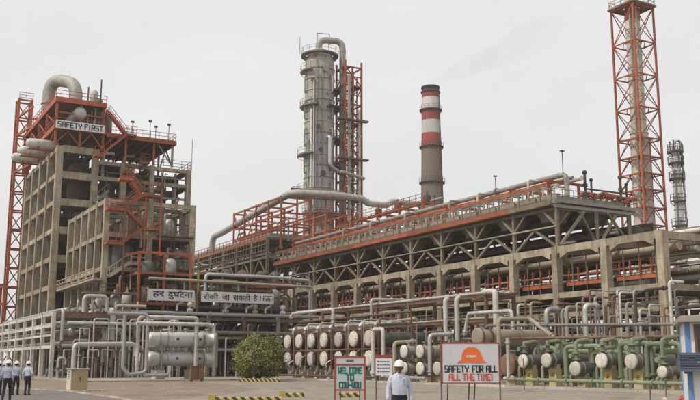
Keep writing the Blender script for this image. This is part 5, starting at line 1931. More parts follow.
silver_exchanger((26.0, 86.16), 3.9, 'upper of the two silver clad cylinders stacked left of the bush')
silver_exchanger((26.0, 86.16), 2.05, 'lower of the two silver clad cylinders stacked left of the bush')
xs_ = thing('support_frame', 'concrete plinths and steel legs under the two stacked silver exchangers', 'support', (26, 86, 0))
for p in (27.3, 30.6):
    part('plinth', MB().box(p - .45, p + .45, 85.4, 86.9, .1, 1.0), 'kerb_pale', xs_)
    for q in (85.3, 87.0):
        bar('leg', xs_, (p, q, 1.0), (p, q, 2.9), .14, .14, 'grey_steel')
    bar('beam', xs_, (p, 85.3, 2.82), (p, 87.0, 2.82), .16, .1, 'grey_steel')
for (pts, r, lab) in (
        ([(24.9, 85.2, .5), (24.9, 85.2, 6.0), (30.2, 85.2, 6.0), (30.7, 85.2, 6.0), (30.7, 85.2, .75), (31.6, 85.2, .75)], .19, 'tall white pipe arch in front of the two silver exchangers'),
        ([(21.9, 85.0, 6.25), (25.6, 84.6, 6.25), (25.6, 84.6, .8), (24.0, 84.6, .6), (23.4, 84.6, 1.2), (23.4, 84.6, 6.1)], .17, 'narrow closed pipe loop left of the two silver exchangers'),
        ([(24.4, 84.2, 5.35), (31.4, 84.2, 5.35), (32.1, 84.2, 5.2), (32.1, 84.2, 4.5)], .19, 'white pipe level across the top of the upper silver exchanger with a bent right end'),
        ([(20.4, 91.5, .6), (20.4, 91.5, 3.5), (26.5, 91.5, 3.6), (26.5, 91.5, 2.4)], .21, 'thick silver elbow pipe behind the cream cabinet'),
        ([(25.5, 84.9, .55), (28.0, 84.9, .55), (28.0, 84.9, 1.4)], .16, 'short silver pipe bend near the ground below the silver exchangers')):
    solo('pipe', MB().tube(pts, r, 12, .5), 'white_paint' if 'white' in lab else 'cladding', lab, 'pipe', (25, 85, 0))
for i, p in enumerate((34.2, 35.2)):
    z = 4.6
    solo('pipe', MB().tube([(p, 92, .3), (p, 92, z), (p + .75, 93.5, z), (p + .75, 93.5, 1.2)], .25, 10, .5), 'cladding_dull',
         ['left', 'right'][i] + ' one of two grey pipe hoops just above the bush', 'pipe', (p, 92, 0), 'grey pipe hoops by the bush')
hb = thing('hose_cabinet', 'small rust red twin cabinet on the ground left of the bush', 'cabinet', (28.6, 80.4, 0))
for k in (0, 1):
    m = MB().box(28.55 + k * .62, 29.12 + k * .62, 80.2, 80.75, .15, 1.3)
    m.box(28.5 + k * .62, 29.17 + k * .62, 80.12, 80.8, 1.3, 1.38)
    o = part('body', m, 'rusty_brown', hb)
    part('door', MB().box(28.6 + k * .62, 29.07 + k * .62, 80.16, 80.198, .25, 1.22), 'wood_brown', o)
for x in (28.65, 29.65):
    part('foot', MB().box(x - .05, x + .05, 80.3, 80.65, 0, .15), 'dark_steel', hb)

# ================================================================== stacked exchangers in the middle, their covers to the left


def stacked(p, q, z, mat, lower, label, group):
    t = thing('heat_exchanger', label, 'heat exchanger', (p, q, 0), group)
    R_ = .64
    part('shell', MB().lathe((p + .55, q, z), (1, 0, 0), [(0, R_), (5.6, R_), (5.9, R_ * .8), (6.0, .2)], 22), mat, t)
    part('end_cover', MB().lathe((p, q, z), (1, 0, 0), [(0, .25), (.03, .56), (.10, .735), (.22, .735)], 26), 'white_cap', t)
    m = MB().lathe((p + .225, q, z), (1, 0, 0), [(0, .76), (.12, .76), (.13, .66), (.55, .66)], 26)
    for k in range(16):
        a = k * PI / 8
        m.cyl((p - .02 + .05, q + .69 * math.cos(a), z + .69 * math.sin(a)), (p + .4, q + .69 * math.cos(a), z + .69 * math.sin(a)), .035, seg=6)
    fl_ = part('flange', m, 'rusty_brown', t)
    m = MB()
    for dx in (1.4, 3.0, 4.8):
        m.lathe((p + dx, q, z), (1, 0, 0), [(0, R_), (.01, R_ + .035), (.1, R_ + .035), (.11, R_)], 22)
    part('band', m, 'rusty_brown', t)
    for dx in (1.2, 4.6):
        m = MB().box(p + dx - .14, p + dx + .14, q - .55, q + .55, z - .98, z - .4)
        part('saddle', m, 'dark_steel', t)
    if lower:
        # silver return bend under the cover
        part('return_bend', MB().tube([(p + .5, q - .1, z - .6), (p + .35, q - .1, z - 1.45), (p + .35, q - .95, z - 1.45), (p + .5, q - .95, z - .7)], .17, 10, .45), 'cladding', t)
        for dx in (1.2, 4.6):
            part('plinth', MB().box(p + dx - .3, p + dx + .3, q - .7, q + .7, .1, z - .96), 'kerb_pale', t)
        m = MB().cyl((p + .9, q + .2, z + .6), (p + .9, q + .2, z + 1.2), .17, seg=10)
        m.cyl((p + .9, q + .2, z + .85), (p + .9, q + .2, z + .97), .28, seg=12)
        part('nozzle', m, 'rusty_brown', t)
    else:
        part('outlet_pipe', MB().tube([(p + .9, q, z + .6), (p + .9, q, z + 1.45), (p + 4.5, q, z + 1.45)], .2, 10, .45), 'cladding', t)
        m = MB().cyl((p + .9, q, z + .72), (p + .9, q, z + .84), .31, seg=12)
        part('nozzle', m, 'rusty_brown', t)
    return t


UQ = [87.7, 84.95, 82.15, 79.4, 76.4, 73.5, 70.7]
names = {True: 'lower', False: 'upper'}
proto = {}
for i, q in enumerate(UQ):
    for low in (True, False):
        mat = 'dark_vessel' if i < 4 else 'green_vessel'
        z = (2.04 if low else 3.86)
        lab = '%s row exchanger with white end cover, %s from the bush' % (names[low], ORD[i])
        key = (mat, low)
        if key not in proto:
            proto[key] = stacked(41.6, q, z, mat, low, lab, 'white capped exchangers in two rows')
        else:
            copy_tree(proto[key], (41.6, q, 0), lab)


def small_exchanger(p, q, z, r, L, shell, cap, label, group, plinth=True):
    t = thing('heat_exchanger', label, 'heat exchanger', (p, q, 0), group)
    part('shell', MB().lathe((p + .3, q, z), (1, 0, 0), [(0, r * .93), (L, r * .93), (L + .2, r * .5)], 20), shell, t)
    part('end_cover', MB().lathe((p, q, z), (1, 0, 0), [(0, r * .3), (.03, r * .85), (.08, r * 1.06), (.18, r * 1.06)], 24), cap, t)
    m = MB().lathe((p + .185, q, z), (1, 0, 0), [(0, r * 1.06), (.1, r * 1.06), (.11, r * .95)], 24)
    m.lathe((p + 1.0, q, z), (1, 0, 0), [(0, r * .93), (.01, r * 1.1), (.14, r * 1.1), (.15, r * .93)], 24)
    part('flange', m, 'rusty_brown', t)
    for dx in (.75, L - .7):
        part('saddle', MB().box(p + dx - .12, p + dx + .12, q - r * .75, q + r * .75, z - r - .18, z - r * .5), 'grey_steel', t)
        if plinth:
            part('plinth', MB().box(p + dx - .26, p + dx + .26, q - r * .85, q + r * .85, .1, z - r - .17), 'ochre_concrete', t)
    m = MB().cyl((p + .65, q, z + r * .8), (p + .65, q, z + r + .3), r * .28, seg=10)
    m.cyl((p + .65, q, z + r + .22), (p + .65, q, z + r + .3), r * .45, seg=12)
    part('nozzle', m, 'grey_steel', t)
    return t


SG = 'small white capped exchangers'
small_exchanger(41.6, 64.8, 2.62, .52, 4, 'cladding_dull', 'white_cap', 'upper left one of the small white capped exchangers behind the man', SG, False)
small_exchanger(41.6, 62.4, 2.6, .52, 4, 'tan_pipe', 'white_cap', 'upper right one of the small white capped exchangers behind the man', SG, False)
small_exchanger(41.6, 64.8, 1.22, .5, 4, 'tan_pipe', 'white_cap', 'lower left one of the small white capped exchangers behind the man', SG)
small_exchanger(41.6, 62.4, 1.22, .5, 4, 'cladding_dull', 'white_cap', 'lower middle one of the small white capped exchangers, beside the safety board', SG)
small_exchanger(41.6, 59.95, 1.24, .5, 4, 'cladding_dull', 'white_cap', 'lower right one of the small white capped exchangers, touching the safety board edge', SG)
sfr = thing('support_frame', 'small steel frame that carries the upper small exchangers behind the man', 'support', (42, 63.5, 0))
for p in (42.3, 44.9):
    for q in (61.6, 63.6, 65.6):
        bar('leg', sfr, (p, q, .1), (p, q, 1.95), .12, .12, 'rusty_brown')
    bar('beam', sfr, (p, 61.5, 1.9), (p, 65.7, 1.9), .16, .07, 'rusty_brown')
small_exchanger(42.2, 55.4, 3.62, .66, 6.5, 'tan_pipe', 'tan_pipe', 'long tan exchanger high behind the safety board', 'long exchangers by the safety board', False)
small_exchanger(42.0, 51.7, 1.5, .78, 5, 'rusty_brown', 'rusty_brown', 'fat brown exchanger low at the right of the safety board', 'long exchangers by the safety board')
tfr = thing('support_frame', 'rusty steel frame that carries the long tan exchanger', 'support', (43, 55, 0))
for p in (42.95, 47.9):
    for q in (54.4, 56.4):
        bar('leg', tfr, (p, q, .1), (p, q, 2.82), .16, .16, 'rusty_brown')
    bar('beam', tfr, (p, 54.3, 2.74), (p, 56.5, 2.74), .2, .12, 'rusty_brown')
# a third, tan vessel behind the board so the row reads on
small_exchanger(44.5, 58.3, 2.9, .6, 5, 'grey_vessel', 'rusty_brown', 'grey vessel half hidden behind the safety board', 'long exchangers by the safety board')

# rusty frame, drains and gauges woven between the stacked exchangers
xf = thing('exchanger_frame', 'rusty frame of posts, drains and gauges woven between the white capped exchangers', 'frame', (41.4, 79, 0))
for i, q in enumerate(UQ):
    qq = q - 1.38
    bar('post', xf, (41.9, qq, .1), (41.9, qq, 5.0), .13, .13, 'rusty_brown')
    bar('post', xf, (45.6, qq, .1), (45.6, qq, 5.0), .15, .15, 'rusty_brown')
    bar('cross_beam', xf, (41.9, qq, 2.92), (45.6, qq, 2.92), .12, .16, 'rusty_brown')
    run_pipe(xf, [(41.5, qq + .35, .3), (41.5, qq + .35, 1.6 + .5 * (i % 3)), (42.4, qq + .2, 2.2 + .5 * (i % 3))], .075, ['cladding', 'tan_pipe', 'rusty_brown'][i % 3], 7, 'drain')
    run_pipe(xf, [(42.2, qq + .15, 2.0), (42.2, qq + .15, 5.6), (44, qq + .15, 5.6)], .09, ['rusty_brown', 'cladding_dull', 'tan_pipe'][i % 3], 7, 'riser')
    m = MB().cyl((41.35, qq + .35, 1.0), (41.35, qq + .35, 1.24), .13, seg=10)
    m.cyl((41.2, qq + .35, 1.12), (41.5, qq + .35, 1.12), .05, seg=6)
    m.lathe((41.2, qq + .35, 1.12), (-1, 0, 0), [(0, .13), (.03, .15), (.05, .12)], 10)
    part('valve', m, 'rusty_brown' if i % 2 else 'grey_steel', xf)
for i in range(6):
    for z in (2.92, 4.95):
        bar('rail', xf, (41.9, UQ[i] - 1.38, z), (41.9, UQ[i + 1] - 1.38, z), .1, .12, 'rusty_brown')
run_pipe(xf, [(41.25, 89.5, .42), (41.25, 68.5, .42)], .1, 'rusty_brown', 8)
run_pipe(xf, [(42.9, 89.5, 5.2), (42.9, 68.5, 5.2)], .12, 'cladding_dull', 8)

# ================================================================== green exchangers at the right
GQ = [(49.4, 1.8), (47.0, 1.85), (44.3, 1.31), (41.95, 1.82), (39.5, 1.77), (37.2, 1.16)]


def green_exchanger(q, z, label):
    p = 41.5
    t = thing('heat_exchanger', label, 'heat exchanger', (p, q, 0), 'exchangers with green piping')
    r = .46 if z > 1.2 else .34
    part('shell', MB().lathe((p + .2, q, z), (1, 0, 0), [(0, r), (3.6, r), (3.75, r * .6)], 20), 'grey_vessel', t)
    part('end_cover', MB().lathe((p, q, z), (1, 0, 0), [(0, r * .4), (.03, r * .9), (.07, r * 1.04), (.17, r * 1.04)], 24), 'white_cap', t)
    part('band', MB().lathe((p + .55, q, z), (1, 0, 0), [(0, r), (.01, r * 1.06), (.1, r * 1.06), (.11, r)], 20), 'green_paint', t)
    for dx in (.85, 3.0):
        m = MB().box(p + dx - .25, p + dx + .25, q - .36, q + .36, .1, z - r - .1)
        m.box(p + dx - .13, p + dx + .13, q - r * .8, q + r * .8, z - r - .11, z - r * .45)
        o = part('pedestal', m, 'ochre_concrete', t)
        if dx < 1:
            part('tag_plate', MB().box(p + dx - .275, p + dx - .255, q - .24, q + .24, max(.35, z - r - .75), z - r - .25), 'yellow_paint', o)
            mm = MB()
            zc = (max(.35, z - r - .75) + z - r - .25) / 2
            for k in range(3):
                mm.box(p + dx - .285, p + dx - .276, q - .15, q + .12 - .05 * k, zc - .12 + k * .1, zc - .08 + k * .1)
            part('tag_print', mm, 'black_paint', o)
    m = MB().tube([(p + .35, q + .08, z + .3), (p + .35, q + .08, z + r + .75), (p + .35, q + .1, 3.05), (p + 1.6, q + .1, 3.2), (p + 1.6, q + .1, 1.2)], .13, 10, .35)
    part('inlet_pipe', m, 'green_paint', t)
    m = MB().tube([(p + .12, q + .42, .55), (p + .12, q + .42, z - .45), (p + .5, q + .3, z - .1)], .1, 9, .3)
    part('drain_pipe', m, 'green_paint', t)
    m = MB().cyl((p + .35, q + .08, z + r + .1), (p + .35, q + .08, z + r + .2), .28, seg=12)
    m.cyl((p + .35, q + .08, z + r + .5), (p + .35, q + .08, z + r + .58), .28, seg=12)
    m.tube([(p + .1, q + .08, z + r + .35), (p - .15, q + .08, z + r + .35)], .05, 6)
    m.lathe((p - .15, q + .08, z + r + .35), (-1, 0, 0), [(0, .15), (.03, .17), (.05, .15)], 12)
    part('valve', m, 'green_paint', t)
    return t


for i, (q, z) in enumerate(GQ):
    green_exchanger(q, z, 'dark exchanger on a yellow pedestal amid green pipes, %s from the left' % ORD[i])
pa = [(
    [(42.6, 46.2, .8), (42.6, 46.2, 2.75), (42.6, 42.9, 2.75), (42.6, 42.9, .7)], .15), (
    [(43.3, 47.6, 1), (43.3, 47.6, 2.5), (43.3, 44.4, 2.4), (43.3, 44.4, .6)], .16), (
    [(42.9, 44.0, 1.7), (42.9, 44.0, 2.35), (42.9, 40.8, 2.35), (42.9, 40.8, .6)], .15), (
    [(42.7, 41.4, .8), (42.7, 41.4, 2.85), (42.7, 38.9, 2.85), (42.7, 38.9, 1.0)], .17), (
    [(42.4, 39.0, .9), (42.4, 39.0, 2.8), (42.4, 36.4, 2.8), (42.4, 36.4, .6)], .15), (
    [(42.9, 38.4, .6), (42.9, 38.4, 2.35), (42.9, 36.8, 2.35), (42.9, 36.8, .6)], .17), (
    [(43.6, 50.4, .8), (43.6, 50.4, 2.7), (43.6, 48.2, 2.7), (43.6, 48.2, .8)], .16)]
whr = ['over the second and third', 'behind the first pair', 'low between the third and fourth', 'over the fourth and fifth', 'over the fifth and sixth', 'low thick one at the sixth', 'left of the first']
for (pts, r), w in zip(pa, whr):
    m = MB().tube(pts, r, 12, .45)
    for pt in (pts[0], pts[-1]):
        m.cyl((pt[0], pt[1], pt[2] - .05), (pt[0], pt[1], pt[2] + .06), r * 1.6, seg=12)
        m.cyl((pt[0], pt[1], .1), (pt[0], pt[1], pt[2]), r * .9, seg=10)
    solo('pipe', m, 'green_paint', 'pale green pipe arch ' + w + ' green exchanger', 'pipe', (pts[0][0], pts[0][1], 0), 'pale green pipe arches')
m = MB().tube([(41.25, 50.5, .55), (41.25, 32, .55)], .11, 10)
for q in (49.8, 47.4, 44.7, 42.4, 39.9, 37.6, 35):
    m.cyl((41.25, q - .06, .55), (41.25, q + .06, .55), .19, seg=10)
    m.bar((41.25, q - .5, .12), (41.25, q - .5, .5), .08)
solo('pipe', m, 'green_paint', 'long thin green pipe running low in front of all the green exchangers', 'pipe', (41.25, 45, 0))
for i, (p, q, z1) in enumerate(((44.4, 49, 2.9), (44.6, 45, 2.6), (44.2, 43, 3.0), (44.6, 40.5, 2.7), (44.3, 37.9, 3.0), (44.8, 47.5, 3.1), (44.9, 42, 3.2), (44.5, 35.6, 2.8))):
    m = MB().tube([(p, q, .1), (p, q, z1), (p + 1.5, q, z1 + .1)], .17, 10, .4)
    m.cyl((p, q, z1 * .5), (p, q, z1 * .5 + .1), .28, seg=12)
    m.cyl((p, q, z1 * .5 + .3), (p, q, z1 * .5 + .4), .28, seg=12)
    solo('pipe', m, 'green_paint' if i != 4 else 'white_paint', '%s riser pipe behind the green exchangers, %s along the row' % ('green' if i != 4 else 'white', ORD[i]), 'pipe', (p, q, 0), 'green risers behind the exchangers')

# ================================================================== pale pipe rack and loose pipes before the concrete rack
pr = thing('pipe_rack', 'slim rusty pipe rack with pale pipes between the exchangers and the concrete rack', 'pipe rack', (48, 62, 0))
for q in [61.5 + 6 * n for n in range(6)]:
    for p in (48, 51):
        bar('post', pr, (p, q, .1), (p, q, 7.45), .26, .26, 'rusty_brown')
    for z in (7.3, 5.2):
        bar('cross_beam', pr, (48.1, q, z), (50.9, q, z), .2, .26, 'rusty_brown')
for q in [61.5 + 6 * n for n in range(5)]:
    for p in (48, 51):
        for z in (7.3, 5.2):
            bar('beam', pr, (p, q + .13, z), (p, q + 5.87, z), .18, .26 if z > 6 else .2, 'rusty_brown')
for i, (p, z, r) in enumerate(((47.9, 7.45, .13), (48.5, 7.45, .1), (49.1, 7.45, .16), (49.8, 7.45, .14), (50.5, 7.45, .12), (48.2, 5.35, .1), (48.9, 5.35, .14), (49.8, 5.35, .12))):
    run_pipe(pr, [(p, 60.4, z + r), (p, 94, z + r)], r, ['white_paint', 'tan_pipe', 'white_paint', 'cladding_dull', 'rusty_brown', 'tan_pipe', 'cladding_dull', 'rusty_brown'][i], 9)
for q in (66.9, 65.2):
    part('drop_pipe', MB().tube([(47.6, q, 3.6), (47.6, q, 7.3), (48.6, q, 7.5)], .23, 12, .3), 'white_paint', pr)
part('end_pipe', MB().tube([(47.8, 61.6, 7.62), (47.8, 60.2, 7.62), (47.8, 60.0, 7.5), (47.8, 60.0, 4.0)], .24, 10, .4), 'white_paint', pr)

LOOSE = [
    ([(46, 62, 4.0), (46, 61.4, 5.75), (46, 55.8, 5.7), (46, 55.6, 4.2)], .17, 'white_paint', 'white pipe bridge above the safety board'),
    ([(51.2, 57.6, 3.4), (51.2, 57.6, 6.05), (52.6, 57.6, 6.05)], .28, 'cladding', 'first of three silver hooked risers above the green pipes'),
    ([(51.2, 55.2, 3.4), (51.2, 55.2, 6.1), (52.6, 55.2, 6.1)], .2, 'cladding_dull', 'second of three silver hooked risers above the green pipes'),
    ([(51.2, 53.1, 3.4), (51.2, 53.1, 6.15), (52.6, 53.1, 6.15)], .24, 'cladding', 'third of three silver hooked risers above the green pipes'),
    ([(50.8, 50.6, 3.2), (50.8, 50.3, 4.35), (50.8, 47.5, 4.45), (50.8, 47.5, 6.6), (50.8, 46.2, 6.9), (50.8, 44.5, 6.9)], .13, 'dark_steel', 'dark grey stepped pipe above the green pipes'),
    ([(48.0, 41.2, 2.8), (48.0, 41.2, 5.25), (48.0, 36.5, 5.3), (48.0, 36.5, 2)], .17, 'dark_steel', 'dark grey pipe bend beside the guard booth'),
    ([(46, 60, 4.0), (46, 58.8, 4.65), (46, 37, 4.0)], .13, 'grey_steel', 'long grey pipe level above the green pipes'),
    ([(45.2, 61, 3.6), (45.2, 36, 3.25)], .11, 'rusty_brown', 'long rusty pipe just over the green pipes'),
    ([(43.0, 53.7, .5), (43.0, 53.7, 4.9), (46.0, 53.7, 5.0), (46.0, 51.0, 3.5)], .2, 'tan_pipe', 'tan pipe arch right of the safety board'),
    ([(42.4, 51.2, .6), (41.3, 51.2, .6), (41.3, 50.6, .6), (41.3, 50.6, 3.4)], .15, 'white_paint', 'white pipe bend low by the fat brown exchanger'),
    ([(41.4, 69.3, .5), (41.4, 69.3, 4.6), (41.4, 67.6, 4.6), (41.4, 67.6, .5)], .2, 'white_paint', 'tall white pipe arch right of the welcome sign'),
    ([(41.8, 66.4, .6), (41.8, 66.4, 3.4), (43.8, 66.2, 3.5)], .2, 'tan_pipe', 'tan pipe arch above the notice board'),
    ([(41.9, 61.2, .7), (41.9, 61.2, 3.9), (44, 61.0, 4.0)], .2, 'cladding', 'silver pipe arch at the left edge of the safety board'),
    ([(41.3, 67.0, .5), (41.3, 61, .45)], .16, 'cladding', 'low silver pipe on the ground behind the man'),
    ([(43.2, 63.6, .4), (43.2, 63.6, 4.2), (45, 63.6, 4.3)], .12, 'rusty_brown', 'thin rusty riser behind the man'),
    ([(47, 79, .5), (47, 79, 8.0), (51, 79, 8.1)], .16, 'white_paint', 'white riser that rises into the slim pipe rack'),
    ([(44.2, 92, 6.6), (44.2, 91.4, 7.1), (44.2, 82, 7.1), (44.2, 82, 4.8)], .2, 'white_paint', 'white pipe that drops to the exchangers left of the welcome sign'),
    ([(45.4, 90.5, 5.2), (45.4, 68.4, 5.6)], .17, 'tan_pipe', 'tan pipe over the tops of the white capped exchangers'),
    ([(44.6, 90.5, 6.1), (44.6, 68, 6.2)], .12, 'rusty_brown', 'thin rusty pipe over the tops of the white capped exchangers'),
]
for pts, r, mt, lab in LOOSE:
    r *= .84
    m = MB().tube(pts, r, 12, max(.3, r * 2))
    seams(m, pts, r, 12, 1.6)
    if len(pts) > 2:
        for a, b in ((pts[0], pts[1]), (pts[-1], pts[-2])):
            a, b = Vector(a), Vector(b)
            d = (b - a).normalized()
            m.cyl(a + d * .25, a + d * .35, r * 1.55, seg=12)
    for pt in (pts[0], pts[-1]):
        if pt[2] > .7 and len(pts) <= 3:
            m.bar((pt[0] + .02, pt[1], .1), (pt[0] + .02, pt[1], pt[2] - r * .5), .09)
    solo('pipe', m, mt, lab, 'pipe', (pts[0][0], pts[0][1], 0))
# small-bore forest between exchangers and rack
pf = thing('pipe_bundle', 'bundle of thin upright pipes and conduits rising before the near end of the concrete rack', 'pipes', (53, 50, 0))
for i in range(64):
    q = 44 + rnd.random() * 22
    p = 51.5 + rnd.random() * 3
    zt = 4.6 + rnd.random() * 3
    run_pipe(pf, [(p, q, .1), (p, q, zt), (p + 1.4, q, zt)], .05 + .08 * rnd.random(), ['cladding', 'tan_pipe', 'grey_steel', 'white_paint', 'rusty_brown'][i % 5], 7)
pf = thing('pipe_bundle', 'bundle of dull upright pipes rising behind the white capped exchangers', 'pipes', (50, 78, 0))
for i in range(64):
    q = 67 + rnd.random() * 28
    p = 51.8 + rnd.random() * 2.8
    zt = 3.6 + rnd.random() * 4
    run_pipe(pf, [(p, q, .1), (p, q, zt), (p + 1.4, q, zt)], .05 + .09 * rnd.random(), ['cladding_dull', 'tan_pipe', 'grey_steel', 'dark_steel', 'rusty_brown'][i % 5], 7)
# row of pumps and drums on the pad behind, in the shade
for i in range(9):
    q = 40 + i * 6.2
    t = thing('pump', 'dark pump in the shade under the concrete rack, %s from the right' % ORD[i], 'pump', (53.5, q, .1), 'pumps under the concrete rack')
    part('plinth', MB().box(52.8, 54.4, q - .5, q + .5, .1, .55), 'concrete_shaded', t)
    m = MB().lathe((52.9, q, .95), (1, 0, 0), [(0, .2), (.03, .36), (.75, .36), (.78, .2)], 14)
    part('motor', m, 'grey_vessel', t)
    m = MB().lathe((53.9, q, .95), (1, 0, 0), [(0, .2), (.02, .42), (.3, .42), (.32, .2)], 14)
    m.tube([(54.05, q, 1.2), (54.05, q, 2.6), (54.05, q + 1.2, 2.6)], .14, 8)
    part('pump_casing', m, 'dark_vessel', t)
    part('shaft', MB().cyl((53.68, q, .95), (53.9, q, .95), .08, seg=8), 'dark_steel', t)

# ================================================================== bush
bx, by = W(34.6, 78.9).x, W(34.6, 78.9).y
bush = lthing('bush', 'large round olive green bush in front of the pipe racks', 'bush', (bx, by, 0))
rb_ = random.Random(5)
m = MB()
for k in range(9):
    a = k * 2 * PI / 9 + rb_.random()
    r = .9 + rb_.random() * .7
    m.tube([(0.12 * math.cos(a), .12 * math.sin(a), 0), (.35 * math.cos(a), .35 * math.sin(a), .9), (r * math.cos(a), r * math.sin(a), 1.9 + rb_.random()), (r * 1.2 * math.cos(a + .3), r * 1.2 * math.sin(a + .3), 3.0 + .5 * rb_.random())], [.09] + [.07] * 30 if False else .06, 6, .6)
m.lathe((0, 0, 0), (0, 0, 1), [(0, .2), (.3, .14), (.8, .09)], 8)
part('trunk', m, 'bark', bush)
rs = np.random.RandomState(3)
cl = []
while len(cl) < 230:
    v = rs.normal(size=3)
    v /= np.linalg.norm(v)
    r = .55 + .45 * rs.rand() ** .5
    if rs.rand() < .2:
        r = 1.0 + .1 * rs.rand()
    c = np.array([v[0] * 2.25 * r, v[1] * 2.2 * r, 2.05 + v[2] * 1.85 * r])
    az_ = math.atan2(v[1], v[0])
    lob = 1 + .10 * math.sin(3 * az_ + 1.0 + 1.7 * v[2]) + .09 * math.sin(5 * az_ + 4.0 * v[2]) - .05
    c[:2] *= lob
    c[2] = .9 + (c[2] - .9) * (1 + .07 * math.sin(4 * az_ + 2))
    c[0] *= 1 + .12 * math.sin(c[2] * 2.3) - .09 * max(0, c[2] - 2.9)
    if c[2] < .5:
        continue
    if c[2] < 1.3:
        c[:2] *= .72 + .28 * (c[2] - .5) / .8
    cl.append(c)
N = 110
vs = np.zeros((len(cl) * N, 4, 3))
for i, c in enumerate(cl):
    sg = .15 + .15 * rs.rand()
    P_ = c + rs.normal(size=(N, 3)) * sg * np.array([1.15, 1.15, .85])
    P_[:, 2] = np.maximum(P_[:, 2], .06)
    n_ = rs.normal(size=(N, 3)) + (P_ - np.array([0, 0, 1.6])) * .55
    n_ /= np.linalg.norm(n_, axis=1)[:, None]
    t_ = np.cross(n_, rs.normal(size=(N, 3)))
    t_ /= np.linalg.norm(t_, axis=1)[:, None]
    b_ = np.cross(n_, t_)
    L = (.075 + .06 * rs.rand(N))[:, None]
    w_ = L * .5
    vs[i * N:(i + 1) * N, 0] = P_ - t_ * L
    vs[i * N:(i + 1) * N, 1] = P_ + b_ * w_
    vs[i * N:(i + 1) * N, 2] = P_ + t_ * L
    vs[i * N:(i + 1) * N, 3] = P_ - b_ * w_
nq = vs.shape[0]
me = bpy.data.meshes.new('crown')
me.from_pydata(vs.reshape(-1, 3).tolist(), [], np.arange(nq * 4).reshape(-1, 4).tolist())
me.materials.append(MATS['leaves'])
o = bpy.data.objects.new('crown', me)
C.objects.link(o)
o.parent = bush

# ================================================================== hazard kerbs


def hazard(x0, y0, x1, y1, h, w, label, cap=False):
    d = Vector((x1 - x0, y1 - y0))
    t = lthing('hazard_barrier', label, 'barrier', (x0, y0, 0), math.atan2(d.y, d.x), 'yellow and black barriers')
    L = d.length
    m = MB()
    # a low concrete block with bevelled top edges
    prof_ = [(-w / 2, 0), (-w / 2, h - .04), (-w / 2 + .04, h), (w / 2 - .04, h), (w / 2, h - .04), (w / 2, 0)]
    a = [(0, y, z) for y, z in prof_]
    b = [(L, y, z) for y, z in prof_]
    n = len(prof_)
    m.add(a + b, [(i, i + 1, n + i + 1, n + i) for i in range(n - 1)] + [tuple(reversed(range(n))), tuple(range(n, 2 * n))])
    part('block', m, 'hazard_stripes', t)
    if cap:
        part('end_block', MB().box(-.34, -.02, -w / 2 - .02, w / 2 + .02, 0, h + .1), 'yellow_paint', t)
    return t


hz1 = W(31.4, 75.7), W(34.5, 73.9)
hazard(hz1[0].x, hz1[0].y, hz1[1].x, hz1[1].y, .3, .35, 'striped yellow black barrier at the foot of the bush')
hazard(-6.0, 41.2, -3.05, 41.4, .19, .35, 'striped barrier in the left foreground, cut by the bottom edge of the picture', True)
hazard(-3.2, 46, -2.3, 46.1, .2, .32, 'short striped barrier just left of the welcome sign', True)
hazard(-.55, 46, .45, 46.1, .2, .32, 'short striped barrier seen between the legs of the welcome sign')

# ================================================================== cream cabinet
cb_ = thing('cabinet', 'cream metal cabinet with tan shaded side standing alone on the dirt behind the men', 'cabinet', (12.4, 56, 0))
part('body', MB().box(12.42, 13.4, 55.95, 57.1, .08, 1.3), 'cabinet_shaded', cb_)
o = part('door', MB().box(12.385, 12.418, 55.97, 57.08, .1, 1.28), 'cabinet_cream', cb_)
m = MB()
for k, (a, b) in enumerate(((.2, .9), (.15, .8), (.25, .7), (.3, .65))):
    m.box(12.375, 12.384, 57.05 - b, 57.05 - a, 1.12 - k * .13, 1.17 - k * .13)
part('print', m, 'lettering_blue', o)
part('lid', MB().box(12.34, 13.46, 55.9, 57.15, 1.3, 1.36), 'cabinet_cream', cb_)
part('base_plate', MB().box(12.36, 13.44, 55.92, 57.12, 0, .08), 'kerb_pale', cb_)
part('latch', MB().box(12.9, 12.96, 55.92, 55.949, .65, .85), 'dark_steel', cb_)

# ================================================================== signs in the foreground
s = lthing('safety_board', 'large white board with orange helmet picture and SAFETY FOR ALL lettering', 'sign', (3.95, 30, 0), 0)
part('panel', MB().box(-.92, .92, -.015, .015, 1.06, 2.32), 'sign_white', s)
m = MB().bar((-.95, 0, 2.335), (.95, 0, 2.335), .05, .04)
m.bar((-.95, 0, 1.045), (.95, 0, 1.045), .05, .035)
m.bar((-.935, 0, 1.03), (-.935, 0, 2.35), .03, .05)
m.bar((.935, 0, 1.03), (.935, 0, 2.35), .03, .05)
part('frame', m, 'sign_red', s)
for x in (-.96, .96):
    part('leg', MB().box(x - .025, x + .025, .03, .08, 0, 2.3), 'pole_grey', s)
for x in (-.02, .17, -.72):
    part('stay', MB().bar((x, .05, 1.5), (x + .02, .95, 0), .04), 'pole_grey', s)
# helmet emblem: dome, brim
hp = [(-.30, 1.78), (-.27, 1.98), (-.20, 2.12), (-.09, 2.19), (-.03, 2.21), (.04, 2.19), (.1, 2.21), (.22, 2.16), (.32, 2.06), (.37, 1.93), (.40, 1.82), (.45, 1.76), (.52, 1.70), (.35, 1.685), (0, 1.70), (-.25, 1.70), (-.44, 1.68), (-.40, 1.74)]
m = MB()
n = len(hp)
m.add([(x, -.03, z) for x, z in hp] + [(x, -.016, z) for x, z in hp], [tuple(reversed(range(n)))] + [(i, (i + 1) % n, n + (i + 1) % n, n + i) for i in range(n)])
e = part('emblem', m, 'helmet_orange', s)
m = MB()
type_line(m, 'essar', -.14, .15, 1.865, .075, -.034, .012, .2)
m.add([(.05, -.034, 1.87), (.17, -.034, 1.885), (.2, -.034, 1.98), (.16, -.034, 1.92)], [(0, 1, 2, 3)])
part('emblem_lettering', m, 'helmet_white', e)
